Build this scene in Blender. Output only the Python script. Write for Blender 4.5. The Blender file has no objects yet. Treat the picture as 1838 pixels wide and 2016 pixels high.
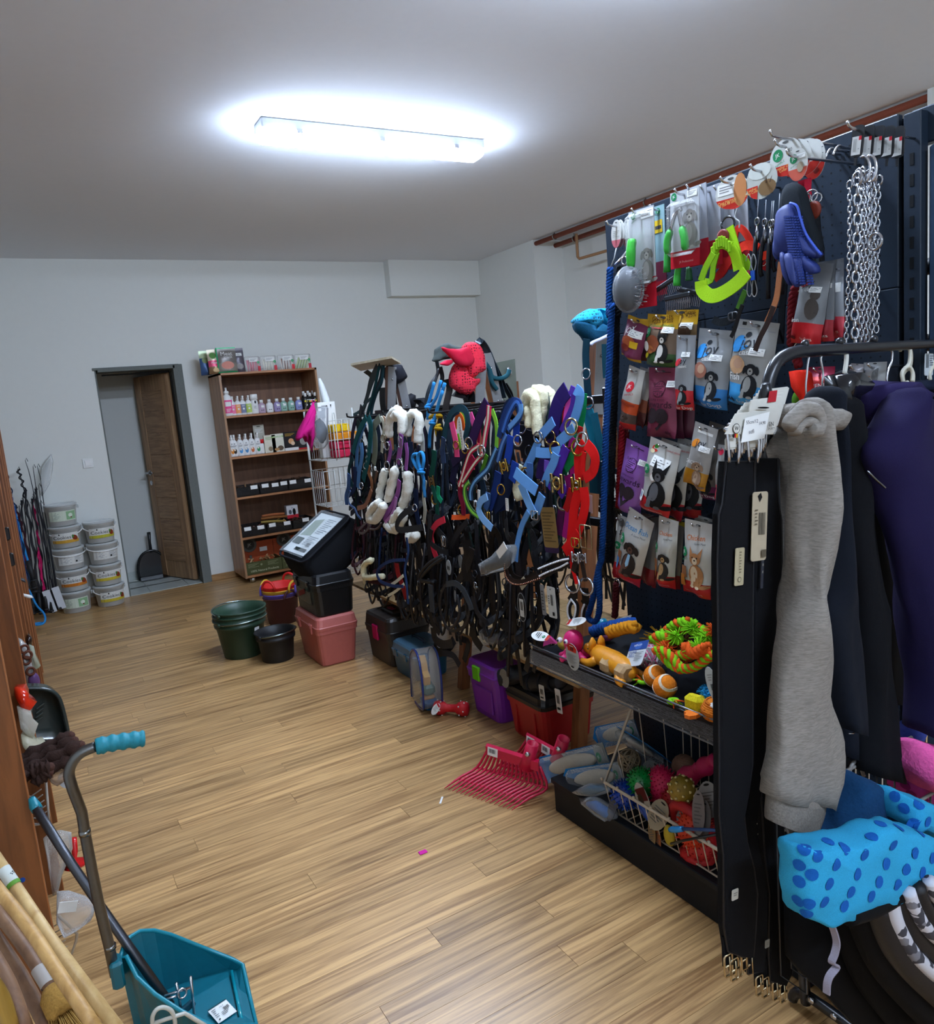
import bpy, math, random
from mathutils import Vector, Matrix, noise
C = bpy.context.scene.collection
scene = bpy.context.scene
PI = math.pi
rnd = random.Random(7)

# ---------------- camera, world, exposure ----------------
cam = bpy.data.objects.new('camera', bpy.data.cameras.new('camera'))
C.objects.link(cam)
cam.data.sensor_fit = 'HORIZONTAL'
cam.data.sensor_width = 36
cam.data.lens = 36 * 1502 / 1838
cam.data.clip_start = .02
def _rot():
 y, p, r = (math.radians(a) for a in (-29.529, 8.643, -5.055))
 base = Matrix(((1, 0, 0), (0, 0, -1), (0, 1, 0)))
 Rz = Matrix(((math.cos(y), math.sin(y), 0), (-math.sin(y), math.cos(y), 0), (0, 0, 1)))
 Rx = Matrix(((1, 0, 0), (0, math.cos(p), -math.sin(p)), (0, math.sin(p), math.cos(p))))
 Rr = Matrix(((math.cos(r), -math.sin(r), 0), (math.sin(r), math.cos(r), 0), (0, 0, 1)))
 return Rr @ Rx @ base @ Rz
_m = _rot()
_w = Matrix((_m[0], -_m[1], -_m[2])).transposed().to_4x4()
_w.translation = (0, 0, 1.514)
cam.matrix_world = _w
scene.camera = cam
world = bpy.data.worlds.new('world')
scene.world = world
world.use_nodes = True
world.node_tree.nodes['Background'].inputs[0].default_value = (.75, .85, 1, 1)
world.node_tree.nodes['Background'].inputs[1].default_value = .1
vs = scene.view_settings
scene.display_settings.display_device = 'sRGB'
vs.view_transform = 'Standard'
vs.look = 'None'
vs.exposure = .6
vs.gamma = 1
vs.use_curve_mapping = False
scene.cycles.max_bounces = 8
scene.cycles.transparent_max_bounces = 24
scene.cycles.caustics_reflective = False
scene.cycles.caustics_refractive = False
scene.cycles.sample_clamp_indirect = 6
LAMP = 82.0

# ---------------- mesh building ----------------
# points in millimetres: q3 'x y z ...'; qX, qY, qZ share one coordinate (a world plane)
def _mm(s): return [int(a) / 1000 for a in s.split()]
def q3(s): a = _mm(s); return [tuple(a[i:i + 3]) for i in range(0, len(a), 3)]
def qX(v, s): a = _mm(s); return [(v / 1000, a[i], a[i + 1]) for i in range(0, len(a), 2)]
def qY(v, s): a = _mm(s); return [(a[i], v / 1000, a[i + 1]) for i in range(0, len(a), 2)]
def qZ(v, s): a = _mm(s); return [(a[i], a[i + 1], v / 1000) for i in range(0, len(a), 2)]
V = Vector
def Rx(a): return Matrix.Rotation(a, 4, 'X')
def Ry(a): return Matrix.Rotation(a, 4, 'Y')
def Rz(a): return Matrix.Rotation(a, 4, 'Z')
def Tr(x, y=None, z=None): return Matrix.Translation(V((x, y, z)) if y is not None else V(x))
def Sc(x, y, z): return Matrix.Diagonal((x, y, z, 1))
def aim(a, b, up=(0, 0, 1)):
 """matrix placing local +Z along a->b with origin a"""
 z = (V(b) - V(a)).normalized(); u = V(up)
 if abs(z.dot(u)) > .99: u = V((1, 0, 0))
 x = u.cross(z).normalized(); y = z.cross(x)
 m = Matrix((x, y, z)).transposed().to_4x4(); m.translation = V(a); return m
def frame(o, x, z):
 """matrix with local X along x, local Z near z, at o (local -Y is the front)"""
 x = V(x).normalized(); z = V(z); y = z.cross(x).normalized(); z = x.cross(y)
 m = Matrix((x, y, z)).transposed().to_4x4(); m.translation = V(o); return m
def smooth(P, n=4, closed=False):
 P = [V(p) for p in P]
 if len(P) < 3 and not closed: return [P[0].lerp(P[-1], i / n) for i in range(n + 1)]
 out = []; L = len(P)
 for i in range(L if closed else L - 1):
  p0 = P[(i - 1) % L] if closed or i > 0 else P[0] * 2 - P[1]
  p1 = P[i]; p2 = P[(i + 1) % L]
  p3 = P[(i + 2) % L] if closed or i + 2 < L else p2 * 2 - p1
  for k in range(n):
   t = k / n
   out.append(.5 * ((2 * p1) + (p2 - p0) * t + (2 * p0 - 5 * p1 + 4 * p2 - p3) * t * t + (3 * p1 - p0 - 3 * p2 + p3) * t ** 3))
 if not closed: out.append(P[-1])
 return out
def rrect(w, h, r, n=3):
 out = []
 r = min(r, w / 2 - 1e-5, h / 2 - 1e-5)
 for cx,cy,a0 in ((w / 2 - r,h / 2 - r,0),(-w / 2 + r,h / 2 - r,90),(-w / 2 + r,-h / 2 + r,180),(w / 2 - r,-h / 2 + r,270)):
  for k in range(n + 1):
   a = math.radians(a0 + 90 * k / n)
   out.append((cx + r * math.cos(a), cy + r * math.sin(a)))
 return out
def circ(r,n=16,r2=None): return [(r * math.cos(2 * PI * k / n),(r2 or r) * math.sin(2 * PI * k / n)) for k in range(n)]

class MB:
 def __init__(s): s.v = []; s.f = []; s.m = []; s.s = []
 def add(s, vs_, fs, m=0, sm=False, T=None):
  o = len(s.v)
  s.v += [tuple(T @ V(v)) for v in vs_] if T is not None else [tuple(v) for v in vs_]
  for i, f in enumerate(fs):
   s.f.append([o + k for k in f]); s.m.append(m[i] if isinstance(m,list) else m); s.s.append(sm)
  return s
 def box(s, c, d, m=0, R=None, ch=0, T=None):
  x, y, z = (a / 2 for a in d)
  M_ = Tr(c) @ (R if R is not None else Matrix.Identity(4))
  if T is not None: M_ = T @ M_
  if not ch:
   vs_ = [(i * x, j * y, k * z) for i in (-1, 1) for j in (-1, 1) for k in (-1, 1)]
   return s.add(vs_,[(0,1,3,2),(4,6,7,5),(0,4,5,1),(2,3,7,6),(0,2,6,4),(1,5,7,3)],m,False,M_)
  rings = []
  for zz, i in ((-z, ch), (-z + ch, 0), (z - ch, 0), (z, ch)):
   rings.append([(px,py,zz) for px,py in rrect(2 * x - 2 * i,2 * y - 2 * i,max(ch - i * .5,1e-4),1)])
  return s.loft(rings, m, T=M_, sm=False)
 def loft(s, rings, m=0, cap=(1, 1), sm=True, T=None, closed=True):
  n = len(rings[0]); vs_ = [p for r in rings for p in r]; fs = []
  for i in range(len(rings) - 1):
   for k in range(n if closed else n - 1):
    a = i * n + k; b = i * n + (k + 1) % n
    fs.append((a, b, b + n, a + n))
  if isinstance(m,list): m = [q for q in m for _ in range(n if closed else n - 1)] + [m[-1]] * 2
  if cap[0]: fs.append(tuple(range(n - 1, -1, -1)))
  if cap[1]: fs.append(tuple((len(rings) - 1) * n + k for k in range(n)))
  return s.add(vs_, fs, m, sm, T)
 def lathe(s, prof, m=0, n=16, T=None, cap=(1, 1), sm=True):
  return s.loft([[(r * math.cos(2 * PI * k / n),r * math.sin(2 * PI * k / n),z) for k in range(n)] for r,z in prof],m,cap,sm,T)
 def tube(s, path, r, n=6, m=0, closed=False, T=None, cap=True, sm=True):
  P = [V(p) for p in path]; L = len(P); rings = []; u = None
  for i in range(L):
   t = (P[(i + 1) % L] - P[i - 1]) if closed or 0 < i < L - 1 else (P[1] - P[0] if i == 0 else P[-1] - P[-2])
   if t.length < 1e-9: t = V((0, 0, 1))
   t.normalize()
   if u is None: u = t.orthogonal().normalized()
   u = (u - t * u.dot(t))
   u = u.normalized() if u.length > 1e-6 else t.orthogonal().normalized()
   w = t.cross(u); rr = r[i] if isinstance(r, (list, tuple)) else r
   rings.append([P[i] + u * rr * math.cos(2 * PI * k / n) + w * rr * math.sin(2 * PI * k / n) for k in range(n)])
  if closed: rings.append(rings[0])
  return s.loft(rings, m, (cap and not closed,) * 2, sm, T)
 def ribbon(s, path, w, t, nrm, m=0, closed=False, T=None):
  P = [V(p) for p in path]; L = len(P); rings = []
  for i in range(L):
   d = (P[(i + 1) % L] - P[i - 1]) if closed or 0 < i < L - 1 else (P[1] - P[0] if i == 0 else P[-1] - P[-2])
   N = V(nrm(i / L)) if callable(nrm) else V(nrm)
   b = d.cross(N)
   if b.length < 1e-9: b = d.orthogonal()
   b.normalize(); q = b.cross(d).normalized() * t / 2
   ww = (w[i] if isinstance(w, list) else w) / 2
   rings.append([P[i] + b * ww + q,P[i] - b * ww + q,P[i] - b * ww - q,P[i] + b * ww - q])
  if closed: rings.append(rings[0])
  return s.loft(rings, m, (not closed,) * 2, False, T)
 def prism(s, poly, d, m=0, T=None, ms=None):
  """polygon in local XZ (front at y=0 facing -Y), depth d towards +Y"""
  n = len(poly); vs_ = [(x, 0, z) for x, z in poly] + [(x, d, z) for x, z in poly]
  a = sum(poly[i][0] * poly[(i + 1) % n][1] - poly[(i + 1) % n][0] * poly[i][1] for i in range(n))
  fr = list(range(n)); bk = [n + k for k in range(n)]
  if a < 0: fr.reverse()
  else: bk.reverse()
  side = [(k,n + k,n + (k + 1) % n,(k + 1) % n) if a > 0 else (k,(k + 1) % n,n + (k + 1) % n,n + k) for k in range(n)]
  return s.add(vs_,[tuple(fr),tuple(bk)] + side,[m,m] + [ms if ms is not None else m] * n,False,T)
 def ball(s, c, r, m=0, n=12, k=8, T=None, fn=None):
  rr = r if isinstance(r, (tuple, list)) else (r, r, r)
  rings = []
  for i in range(1, k):
   a = PI * i / k; ring = []
   for j in range(n):
    b = 2 * PI * j / n; d = V((math.sin(a) * math.cos(b),math.sin(a) * math.sin(b),-math.cos(a)))
    q = fn(d) if fn else 1
    ring.append((c[0] + d.x * rr[0] * q,c[1] + d.y * rr[1] * q,c[2] + d.z * rr[2] * q))
   rings.append(ring)
  o = [p for r_ in rings for p in r_]; fs = []; K = k - 1
  for i in range(K - 1):
   for j in range(n): fs.append((i * n + j,i * n + (j + 1) % n,(i + 1) * n + (j + 1) % n,(i + 1) * n + j))
  o.append((c[0], c[1], c[2] - rr[2])); o.append((c[0], c[1], c[2] + rr[2])); b = len(o) - 2
  for j in range(n): fs.append((b,(j + 1) % n,j)); fs.append((b + 1,(K - 1) * n + j,(K - 1) * n + (j + 1) % n))
  return s.add(o, fs, m, True, T)
 def grid(s, fn, nu, nv, m=0, T=None, sm=True):
  vs_ = [fn(i / nu, j / nv) for j in range(nv + 1) for i in range(nu + 1)]; fs = []; mm = []
  for j in range(nv):
   for i in range(nu):
    a = j * (nu + 1) + i; fs.append((a,a + 1,a + nu + 2,a + nu + 1)); mm.append(m((i + .5) / nu,(j + .5) / nv) if callable(m) else m)
  return s.add(vs_, fs, mm, sm, T)
 def torus(s, c, R, r, m=0, n=14, k=5, T=None, arc=(0, 1), ax=None):
  q = Tr(c) if ax is None else aim(c, V(c) + V(ax))
  full = arc == (0, 1); N = n if full else n + 1
  P = [q @ V((R * math.cos(2 * PI * (arc[0] + (arc[1] - arc[0]) * i / n)),R * math.sin(2 * PI * (arc[0] + (arc[1] - arc[0]) * i / n)),0)) for i in range(N)]
  return s.tube(P, r, k, m, full, T)
 def shift(s, d):
  d = V(d); s.v = [(x - d.x, y - d.y, z - d.z) for x, y, z in s.v]; return s
 def warp(s, fn):
  s.v = [tuple(fn(V(p))) for p in s.v]; return s

# ---------------- materials ----------------
_mats = {}
def lin(h):
 h = h.lstrip('#'); o = []
 for i in (0, 2, 4):
  c = int(h[i:i + 2], 16) / 255
  o.append(c / 12.92 if c <= .04045 else ((c + .055) / 1.055) ** 2.4)
 return (*o, 1)
KIND = dict(plastic=(.38,0,60,.02,.04),gloss=(.14,0,40,.02,.02),matte=(.7,0,80,.05,.06),fabric=(.92,0,700,.25,.14),knit=(.95,0,240,.5,.2),
   leather=(.5,0,300,.15,.1),metal=(.25,1,90,.02,.05),darkmetal=(.4,.6,120,.03,.05),paper=(.6,0,50,.02,.03),
   fleece=(1,0,160,.7,.1),wall=(.85,0,25,.02,.008),foil=(.22,.25,30,.12,.05),rubber=(.6,0,200,.08,.08))
def M(h, kind='plastic', rough=None):
 key = (h, kind, rough)
 if key in _mats: return _mats[key]
 r, met, sc, bump, var = KIND[kind]
 m = bpy.data.materials.new('%s_%s' % (kind, h.lstrip('#'))); m.use_nodes = True
 nt = m.node_tree; b = nt.nodes['Principled BSDF']
 tc = nt.nodes.new('ShaderNodeTexCoord'); nz = nt.nodes.new('ShaderNodeTexNoise')
 nz.inputs['Scale'].default_value = sc; nz.inputs['Detail'].default_value = 2
 nt.links.new(tc.outputs['Object'], nz.inputs['Vector'])
 mx = nt.nodes.new('ShaderNodeMix'); mx.data_type = 'RGBA'
 c = lin(h); mx.inputs[6].default_value = tuple(a * (1 - 2 * var) for a in c[:3]) + (1,); mx.inputs[7].default_value = tuple(min(1,a * (1 + 2 * var)) for a in c[:3]) + (1,)
 nt.links.new(nz.outputs['Fac'],mx.inputs[0]); nt.links.new(mx.outputs[2],b.inputs['Base Color'])
 b.inputs['Roughness'].default_value = r if rough is None else rough
 b.inputs['Metallic'].default_value = met
 if kind == 'leather': b.inputs['Specular IOR Level'].default_value = .3
 if kind in ('fabric','knit','fleece','matte','paper','wall'): b.inputs['Specular IOR Level'].default_value = .18
 if bump:
  bp = nt.nodes.new('ShaderNodeBump'); bp.inputs['Strength'].default_value = bump; bp.inputs['Distance'].default_value = .003
  nt.links.new(nz.outputs['Fac'],bp.inputs['Height']); nt.links.new(bp.outputs['Normal'],b.inputs['Normal'])
 _mats[key] = m; return m
def _k(kind): return lambda h: M(h, kind)
Mpa,F_,L_,Mme,Mpl,Mgl,Mru,Mkn,Mma,Mfo = (_k(k) for k in ('paper','fabric','leather','metal','plastic','gloss','rubber','knit','matte','foil'))
def clear(h='#ffffff', alpha=.2, rough=.08):
 key = ('clear', h, alpha, rough)
 if key in _mats: return _mats[key]
 m = bpy.data.materials.new('clear_film'); m.use_nodes = True; nt = m.node_tree
 b = nt.nodes['Principled BSDF']; out = nt.nodes['Material Output']
 b.inputs['Base Color'].default_value = lin(h); b.inputs['Roughness'].default_value = rough
 tr = nt.nodes.new('ShaderNodeBsdfTransparent'); mix = nt.nodes.new('ShaderNodeMixShader')
 fr = nt.nodes.new('ShaderNodeFresnel'); fr.inputs[0].default_value = 1.2
 nz = nt.nodes.new('ShaderNodeTexNoise'); nz.inputs['Scale'].default_value = 25
 bp = nt.nodes.new('ShaderNodeBump'); bp.inputs['Strength'].default_value = .4; bp.inputs['Distance'].default_value = .004
 nt.links.new(nz.outputs['Fac'],bp.inputs['Height']); nt.links.new(bp.outputs['Normal'],b.inputs['Normal']); nt.links.new(bp.outputs['Normal'],fr.inputs['Normal'])
 ma = nt.nodes.new('ShaderNodeMath'); ma.operation = 'ADD'; ma.inputs[1].default_value = alpha; ma.use_clamp = True
 nt.links.new(fr.outputs[0], ma.inputs[0]); nt.links.new(ma.outputs[0], mix.inputs[0])
 nt.links.new(tr.outputs[0],mix.inputs[1]); nt.links.new(b.outputs[0],mix.inputs[2]); nt.links.new(mix.outputs[0],out.inputs['Surface'])
 _mats[key] = m; return m
def wood(h1, h2, sc=(2, 30, 30), rough=.45, rand=False, name='wood', knots=False):
 key = ('wood', h1, h2, sc, rough, rand, knots)
 if key in _mats: return _mats[key]
 m = bpy.data.materials.new(name); m.use_nodes = True; nt = m.node_tree; b = nt.nodes['Principled BSDF']
 tc = nt.nodes.new('ShaderNodeTexCoord'); mp = nt.nodes.new('ShaderNodeMapping'); mp.inputs['Scale'].default_value = sc
 nt.links.new(tc.outputs['Object'], mp.inputs['Vector'])
 if rand:
  oi = nt.nodes.new('ShaderNodeObjectInfo'); cb = nt.nodes.new('ShaderNodeCombineXYZ')
  for i, k in enumerate((37., 91., 53.)):
   ml = nt.nodes.new('ShaderNodeMath'); ml.operation = 'MULTIPLY'; ml.inputs[1].default_value = k
   nt.links.new(oi.outputs['Random'],ml.inputs[0]); nt.links.new(ml.outputs[0],cb.inputs[i])
  nt.links.new(cb.outputs[0], mp.inputs['Location'])
 nz = nt.nodes.new('ShaderNodeTexNoise'); nz.inputs['Scale'].default_value = 1; nz.inputs['Detail'].default_value = 6; nz.inputs['Roughness'].default_value = .6; nz.inputs['Distortion'].default_value = .6
 nt.links.new(mp.outputs[0], nz.inputs['Vector'])
 cr = nt.nodes.new('ShaderNodeValToRGB'); cr.color_ramp.elements[0].position = .34; cr.color_ramp.elements[1].position = .62
 cr.color_ramp.elements[0].color = lin(h2); cr.color_ramp.elements[1].color = lin(h1)
 nt.links.new(nz.outputs['Fac'], cr.inputs[0]); last = cr.outputs[0]
 if rand:
  mr = nt.nodes.new('ShaderNodeMapRange'); mr.inputs[3].default_value = .8; mr.inputs[4].default_value = 1.12
  nt.links.new(oi.outputs['Random'], mr.inputs[0])
  vm = nt.nodes.new('ShaderNodeVectorMath'); vm.operation = 'SCALE'
  nt.links.new(last,vm.inputs[0]); nt.links.new(mr.outputs[0],vm.inputs['Scale']); last = vm.outputs[0]
 nt.links.new(last, b.inputs['Base Color'])
 b.inputs['Roughness'].default_value = rough
 _mats[key] = m; return m
def crochet(h):
 key = ('crochet', h)
 if key in _mats: return _mats[key]
 m = bpy.data.materials.new('crochet'); m.use_nodes = True; nt = m.node_tree; b = nt.nodes['Principled BSDF']; b.inputs['Roughness'].default_value = .95
 tc = nt.nodes.new('ShaderNodeTexCoord'); vo = nt.nodes.new('ShaderNodeTexVoronoi'); vo.inputs['Scale'].default_value = 75; vo.inputs['Randomness'].default_value = .35
 cr = nt.nodes.new('ShaderNodeValToRGB'); e = cr.color_ramp.elements; c = lin(h); e[0].position = .22; e[0].color = (c[0] * .12,c[1] * .12,c[2] * .12,1); e[1].position = .36; e[1].color = c
 bp = nt.nodes.new('ShaderNodeBump'); bp.inputs['Strength'].default_value = .6; bp.inputs['Distance'].default_value = .005
 for a,d in ((tc.outputs['Object'],vo.inputs['Vector']),(vo.outputs['Distance'],cr.inputs[0]),(cr.outputs[0],b.inputs['Base Color']),(vo.outputs['Distance'],bp.inputs['Height']),(bp.outputs[0],b.inputs['Normal'])): nt.links.new(a,d)
 _mats[key] = m; return m
ORD = 'first second third fourth fifth sixth seventh eighth ninth tenth eleventh twelfth thirteenth fourteenth fifteenth sixteenth seventeenth eighteenth nineteenth twentieth'.split() + ['twenty-' + a for a in ('first','second','third','fourth','fifth')]
def emit(h, s):
 key = ('emit', h, s)
 if key in _mats: return _mats[key]
 m = bpy.data.materials.new('lit_diffuser'); m.use_nodes = True; b = m.node_tree.nodes['Principled BSDF']
 b.inputs['Base Color'].default_value = lin(h); b.inputs['Emission Color'].default_value = lin(h); b.inputs['Emission Strength'].default_value = s
 _mats[key] = m; return m

# ---------------- objects ----------------
def mesh_of(name, mb, mats):
 me = bpy.data.meshes.new(name); me.from_pydata(mb.v, [], mb.f)
 if not isinstance(mats, (list, tuple)): mats = [mats]
 for m in mats: me.materials.append(m)
 me.polygons.foreach_set('material_index', mb.m); me.polygons.foreach_set('use_smooth', mb.s)
 me.update(); return me
def part(name, mb, mats, parent=None, label=None, kind=None, w=0):
 """one mesh object; w=1 means mb is in world space and parent is an unrotated Empty"""
 if w and parent is not None: mb.shift(parent.location)
 o = bpy.data.objects.new(name,mb if isinstance(mb,bpy.types.Mesh) else mesh_of(name,mb,mats)); C.objects.link(o)
 if parent is not None: o.parent = parent
 if label: o['label'] = label
 if kind: o['kind'] = kind
 return o
def thing(name, label, cat, loc=(0, 0, 0), R=None, group=None):
 o = bpy.data.objects.new(name, None); C.objects.link(o); o.empty_display_size = .05
 o.location = loc
 if R is not None: o.rotation_euler = R.to_euler()
 o['label'] = label; o['category'] = cat
 if group: o['group'] = group
 return o
def one(name, mb, mats, label, cat, loc=None, R=None, group=None, kind=None, w=1):
 """a thing that is a single mesh; world mesh gets its origin moved to loc"""
 if w and loc is not None and R is None: mb.shift(loc)
 o = part(name, mb, mats)
 if loc is not None: o.location = loc
 if R is not None: o.rotation_euler = R.to_euler()
 o['label'] = label; o['category'] = cat
 if group: o['group'] = group
 if kind: o['kind'] = kind
 return o
def struct(name, mb, mats, parent=None):
 o = part(name, mb, mats, parent)
 if parent is None: o['kind'] = 'structure'
 return o
def dup(root, loc=None, R=None, label=None, group=None):
 r = root.copy(); C.objects.link(r)
 if loc is not None: r.location = loc
 if R is not None: r.rotation_euler = R.to_euler()
 if label: r['label'] = label
 if group: r['group'] = group
 for ch in list(root.children):
  c = ch.copy(); C.objects.link(c); c.parent = r
  for g in list(ch.children):
   d = g.copy(); C.objects.link(d); d.parent = c
 return r
_txt = {}
def txt(s, bold=False):
 if s in _txt: return _txt[s]
 cu = bpy.data.curves.new('lettering','FONT'); cu.body = s; cu.align_x = 'CENTER'; cu.align_y = 'CENTER'; cu.resolution_u = 2; cu.size = 1
 if bold: cu.offset = .012
 ob = bpy.data.objects.new('lettering', cu); me = bpy.data.meshes.new_from_object(ob)
 r = ([tuple(v.co) for v in me.vertices], [tuple(p.vertices) for p in me.polygons])
 bpy.data.objects.remove(ob); bpy.data.curves.remove(cu); bpy.data.meshes.remove(me)
 _txt[s] = r; return r
def lettering(mb, s, T, size, m=0):
 """flat text standing in local XZ of T facing -Y"""
 vs_, fs = txt(s)
 return mb.add([(x * size, 0, y * size) for x, y, z in vs_], fs, m, False, T)
WHITE = Mpl('#e8e8e4'); PAPER = Mpa('#e6e6e2'); BLACK = Mpl('#0d0d0f'); STEEL = Mme('#c8c8cc'); INK = Mpa('#161616')

# ---------------- kit of recurring builders ----------------
def sst(a, b, x):
 t = max(0, min(1, (x - a) / (b - a))); return t * t * (3 - 2 * t)
class Print:
 """flat print laid on a curved front: surf(x, z) -> y"""
 def __init__(s, w, h, surf): s.w, s.h, s.surf, s.mb, s.mats, s.k = w, h, surf, MB(), [], 0
 def mi(s, m):
  if m not in s.mats: s.mats.append(m)
  s.k += 1; return s.mats.index(m)
 def put(s, pts, fs, m):
  e = .0006 + s.k * .00012
  s.mb.add([(x, s.surf(x / s.w, -z / s.h) - e, z) for x, z in pts], fs, m)
 def ell(s, u, v, ru, rv, mat, rot=0, n=14):
  i = s.mi(mat); a = ru * s.w; b = rv * s.w if rv else a; c, d = math.cos(rot), math.sin(rot)
  P = [(0,0)] + [(a * k * math.cos(2 * PI * j / n),b * k * math.sin(2 * PI * j / n)) for k in (.55,1) for j in range(n)]
  P = [(u * s.w + x * c - y * d, -v * s.h + x * d + y * c) for x, y in P]
  s.put(P,[(0,1 + j,1 + (j + 1) % n) for j in range(n)] + [(1 + j,1 + n + j,1 + n + (j + 1) % n,1 + (j + 1) % n) for j in range(n)],i); return s
 def rect(s, u0, v0, u1, v1, mat, n=4):
  i = s.mi(mat)
  P = [((u0 + (u1 - u0) * a / n) * s.w,-(v0 + (v1 - v0) * b / n) * s.h) for b in range(n + 1) for a in range(n + 1)]
  s.put(P,[(b * (n + 1) + a,(b + 1) * (n + 1) + a,(b + 1) * (n + 1) + a + 1,b * (n + 1) + a + 1) for b in range(n) for a in range(n)],i); return s
 def poly(s, pts, mat):
  i = s.mi(mat); P = [(u * s.w, -v * s.h) for u, v in pts]
  ar = sum(P[j][0] * P[(j + 1) % len(P)][1] - P[(j + 1) % len(P)][0] * P[j][1] for j in range(len(P)))
  s.put(P, [tuple(range(len(P)))[::1 if ar > 0 else -1]], i); return s
 def text(s, t, u, v, size, mat, rot=0):
  i = s.mi(mat); s.k += 3; q = size * s.w; c, d = math.cos(rot), math.sin(rot)
  vs_, fs = txt(t)
  s.put([(u * s.w + q * (x * c - y * d),-v * s.h + q * (x * d + y * c)) for x,y,z in vs_],fs,i); return s
 def jk(s, u, v, r, mat):
  s.ell(u,v,r,None,mat); s.text('JK',u,v,r * .95,PAPER,.15); s.text('ANIMALS',u + r * .3,v + r * 2.1 * s.w / s.h * .7,r * .55,mat,.35); return s
 def bars(s, u0, v0, u1, v1, mat, n=9, seed=1):
  r = random.Random(seed); x = u0
  while x < u1:
   w = (u1 - u0) / n * r.uniform(.2,.7); s.rect(x,v0,min(u1,x + w),v1,mat,1); x += w + (u1 - u0) / n * r.uniform(.25,.6)
  return s
 def lines(s, u0, v0, u1, v1, mat, n=5, th=.35):
  for k in range(n):
   a = v0 + (v1 - v0) * k / n; s.rect(u0,a,u1 - (u1 - u0) * .35 * ((k * 7 % 3) / 2),a + (v1 - v0) / n * th,mat,2)
  return s
 def dog(s, u, v, q, dark, light, ears='up', nose=None):
  """sitting dog, feet at v, size q of the width"""
  r = s.w / s.h
  s.ell(u + .02 * q,v - .33 * q * r,.26 * q,.36 * q,dark); s.ell(u - .04 * q,v - .4 * q * r,.13 * q,.24 * q,light)
  for k in (-.13,.1): s.ell(u + k * q,v - .12 * q * r,.06 * q,.16 * q,light if k < 0 else dark); s.ell(u + k * q - .01 * q,v,.08 * q,.045 * q,light)
  s.ell(u + .3 * q, v - .05 * q * r, .15 * q, .06 * q, dark, .2)
  hy = v - .86 * q * r
  if ears == 'up':
   for k in (-1,1): s.poly([(u + k * .06 * q,hy - .1 * q * r),(u + k * .2 * q,hy - .06 * q * r),(u + k * .23 * q,hy - .36 * q * r)],dark)
  else:
   for k in (-1,1): s.ell(u + k * .2 * q,hy + .02 * q * r,.07 * q,.14 * q,dark,k * .3)
  s.ell(u,hy,.19 * q,.18 * q,dark); s.ell(u,hy + .06 * q * r,.09 * q,.11 * q,light); s.ell(u,hy + .04 * q * r,.035 * q,.025 * q,nose or INK)
  for k in (-.08, .08): s.ell(u + k * q, hy - .04 * q * r, .025 * q, None, INK)
  return s
 def make(s, parent, name='print', T=None):
  if s.mb.v: part(name, s.mb, s.mats, parent)
def pillow(u, v, d, top=.16):
 return -d / 2 * max(0,1 - (2 * u) ** 2) ** .6 * sst(top * .6,top + .25,v) * (1 - .85 * sst(.9,1,v))
def hangR(roll=0, yaw=0): return Rz(-PI / 2 + yaw) @ Ry(roll)
_pm = {}
def pouch(label,pos,w,h,d,bands,deco=None,R=None,group=None,name='treat_pouch',cat='pet treat bag',wav=.004,seed=0,slot=True,round_top=False):
 t = thing(name, label, cat, pos, R, group)
 mats = []; idx = []
 for _, m in bands:
  if m not in mats: mats.append(m)
 def mi(v):
  for ve, m in bands:
   if v <= ve: return mats.index(m)
  return mats.index(bands[-1][1])
 vsplit = sorted(set([k / 12 for k in range(13)] + [ve for ve,_ in bands if ve < 1])); nv = len(vsplit) - 1; nu = 8
 r = random.Random(seed)
 ph_ = r.random() * 9
 def sf(u, v, sg):
  wob = wav * math.sin(v * 9 + u * 5 + ph_) * v + wav * 1.5 * math.sin(u * 7 + v * 3 + ph_) * v * v
  return (u * w * (1 - .02 * math.sin(v * PI)),sg * pillow(u,v,d) + wob,-v * h - .004 * math.sin(v * PI) * (2 * u) ** 2)
 mb = MB()
 for sg in (-1, 1):
  mb.grid(lambda a,b: (lambda p: (p[0] if sg < 0 else p[0],p[1] if sg < 0 else p[1] + .0012,p[2]))(sf((a - .5) * -sg,vsplit[min(nv,round(b * nv))],-sg)),nu,nv,lambda a,b: mi(b and (vsplit[int(b * nv)] + vsplit[int(b * nv) + 1]) / 2))
 # front of the film faces -Y
 part('pouch', mb, mats, t)
 pr = Print(w, h, lambda u, v: sf(u, v, 1)[1])
 if slot: pr.ell(0, .035 + .02, .09, .028, Mpa('#3a3a3a'))
 if deco: deco(pr)
 pr.make(t)
 return t
def swing_tag(label,pos,R,w,h,face,deco=None,group=None,oval=True,name='swing_tag',cat='tag',th=.0012,parent=None):
 t = thing(name, label, cat, pos, R, group) if parent is None else parent
 poly = [(x,y - h / 2) for x,y in (circ(w / 2,20,h / 2) if oval else rrect(w,h,min(w,h) * .12))]
 part('card', MB().prism(poly, th), face, t)
 pr = Print(w, h, lambda u, v: 0)
 if deco: deco(pr)
 pr.make(t)
 return t
def price(p, u, v, s=.3):
 p.rect(u - s / 2,v,u + s / 2,v + s * .45 * p.w / p.h,PAPER); p.lines(u - s * .4,v + s * .1 * p.w / p.h,u + s * .4,v + s * .4 * p.w / p.h,Mpa('#777777'),3); return p
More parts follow.
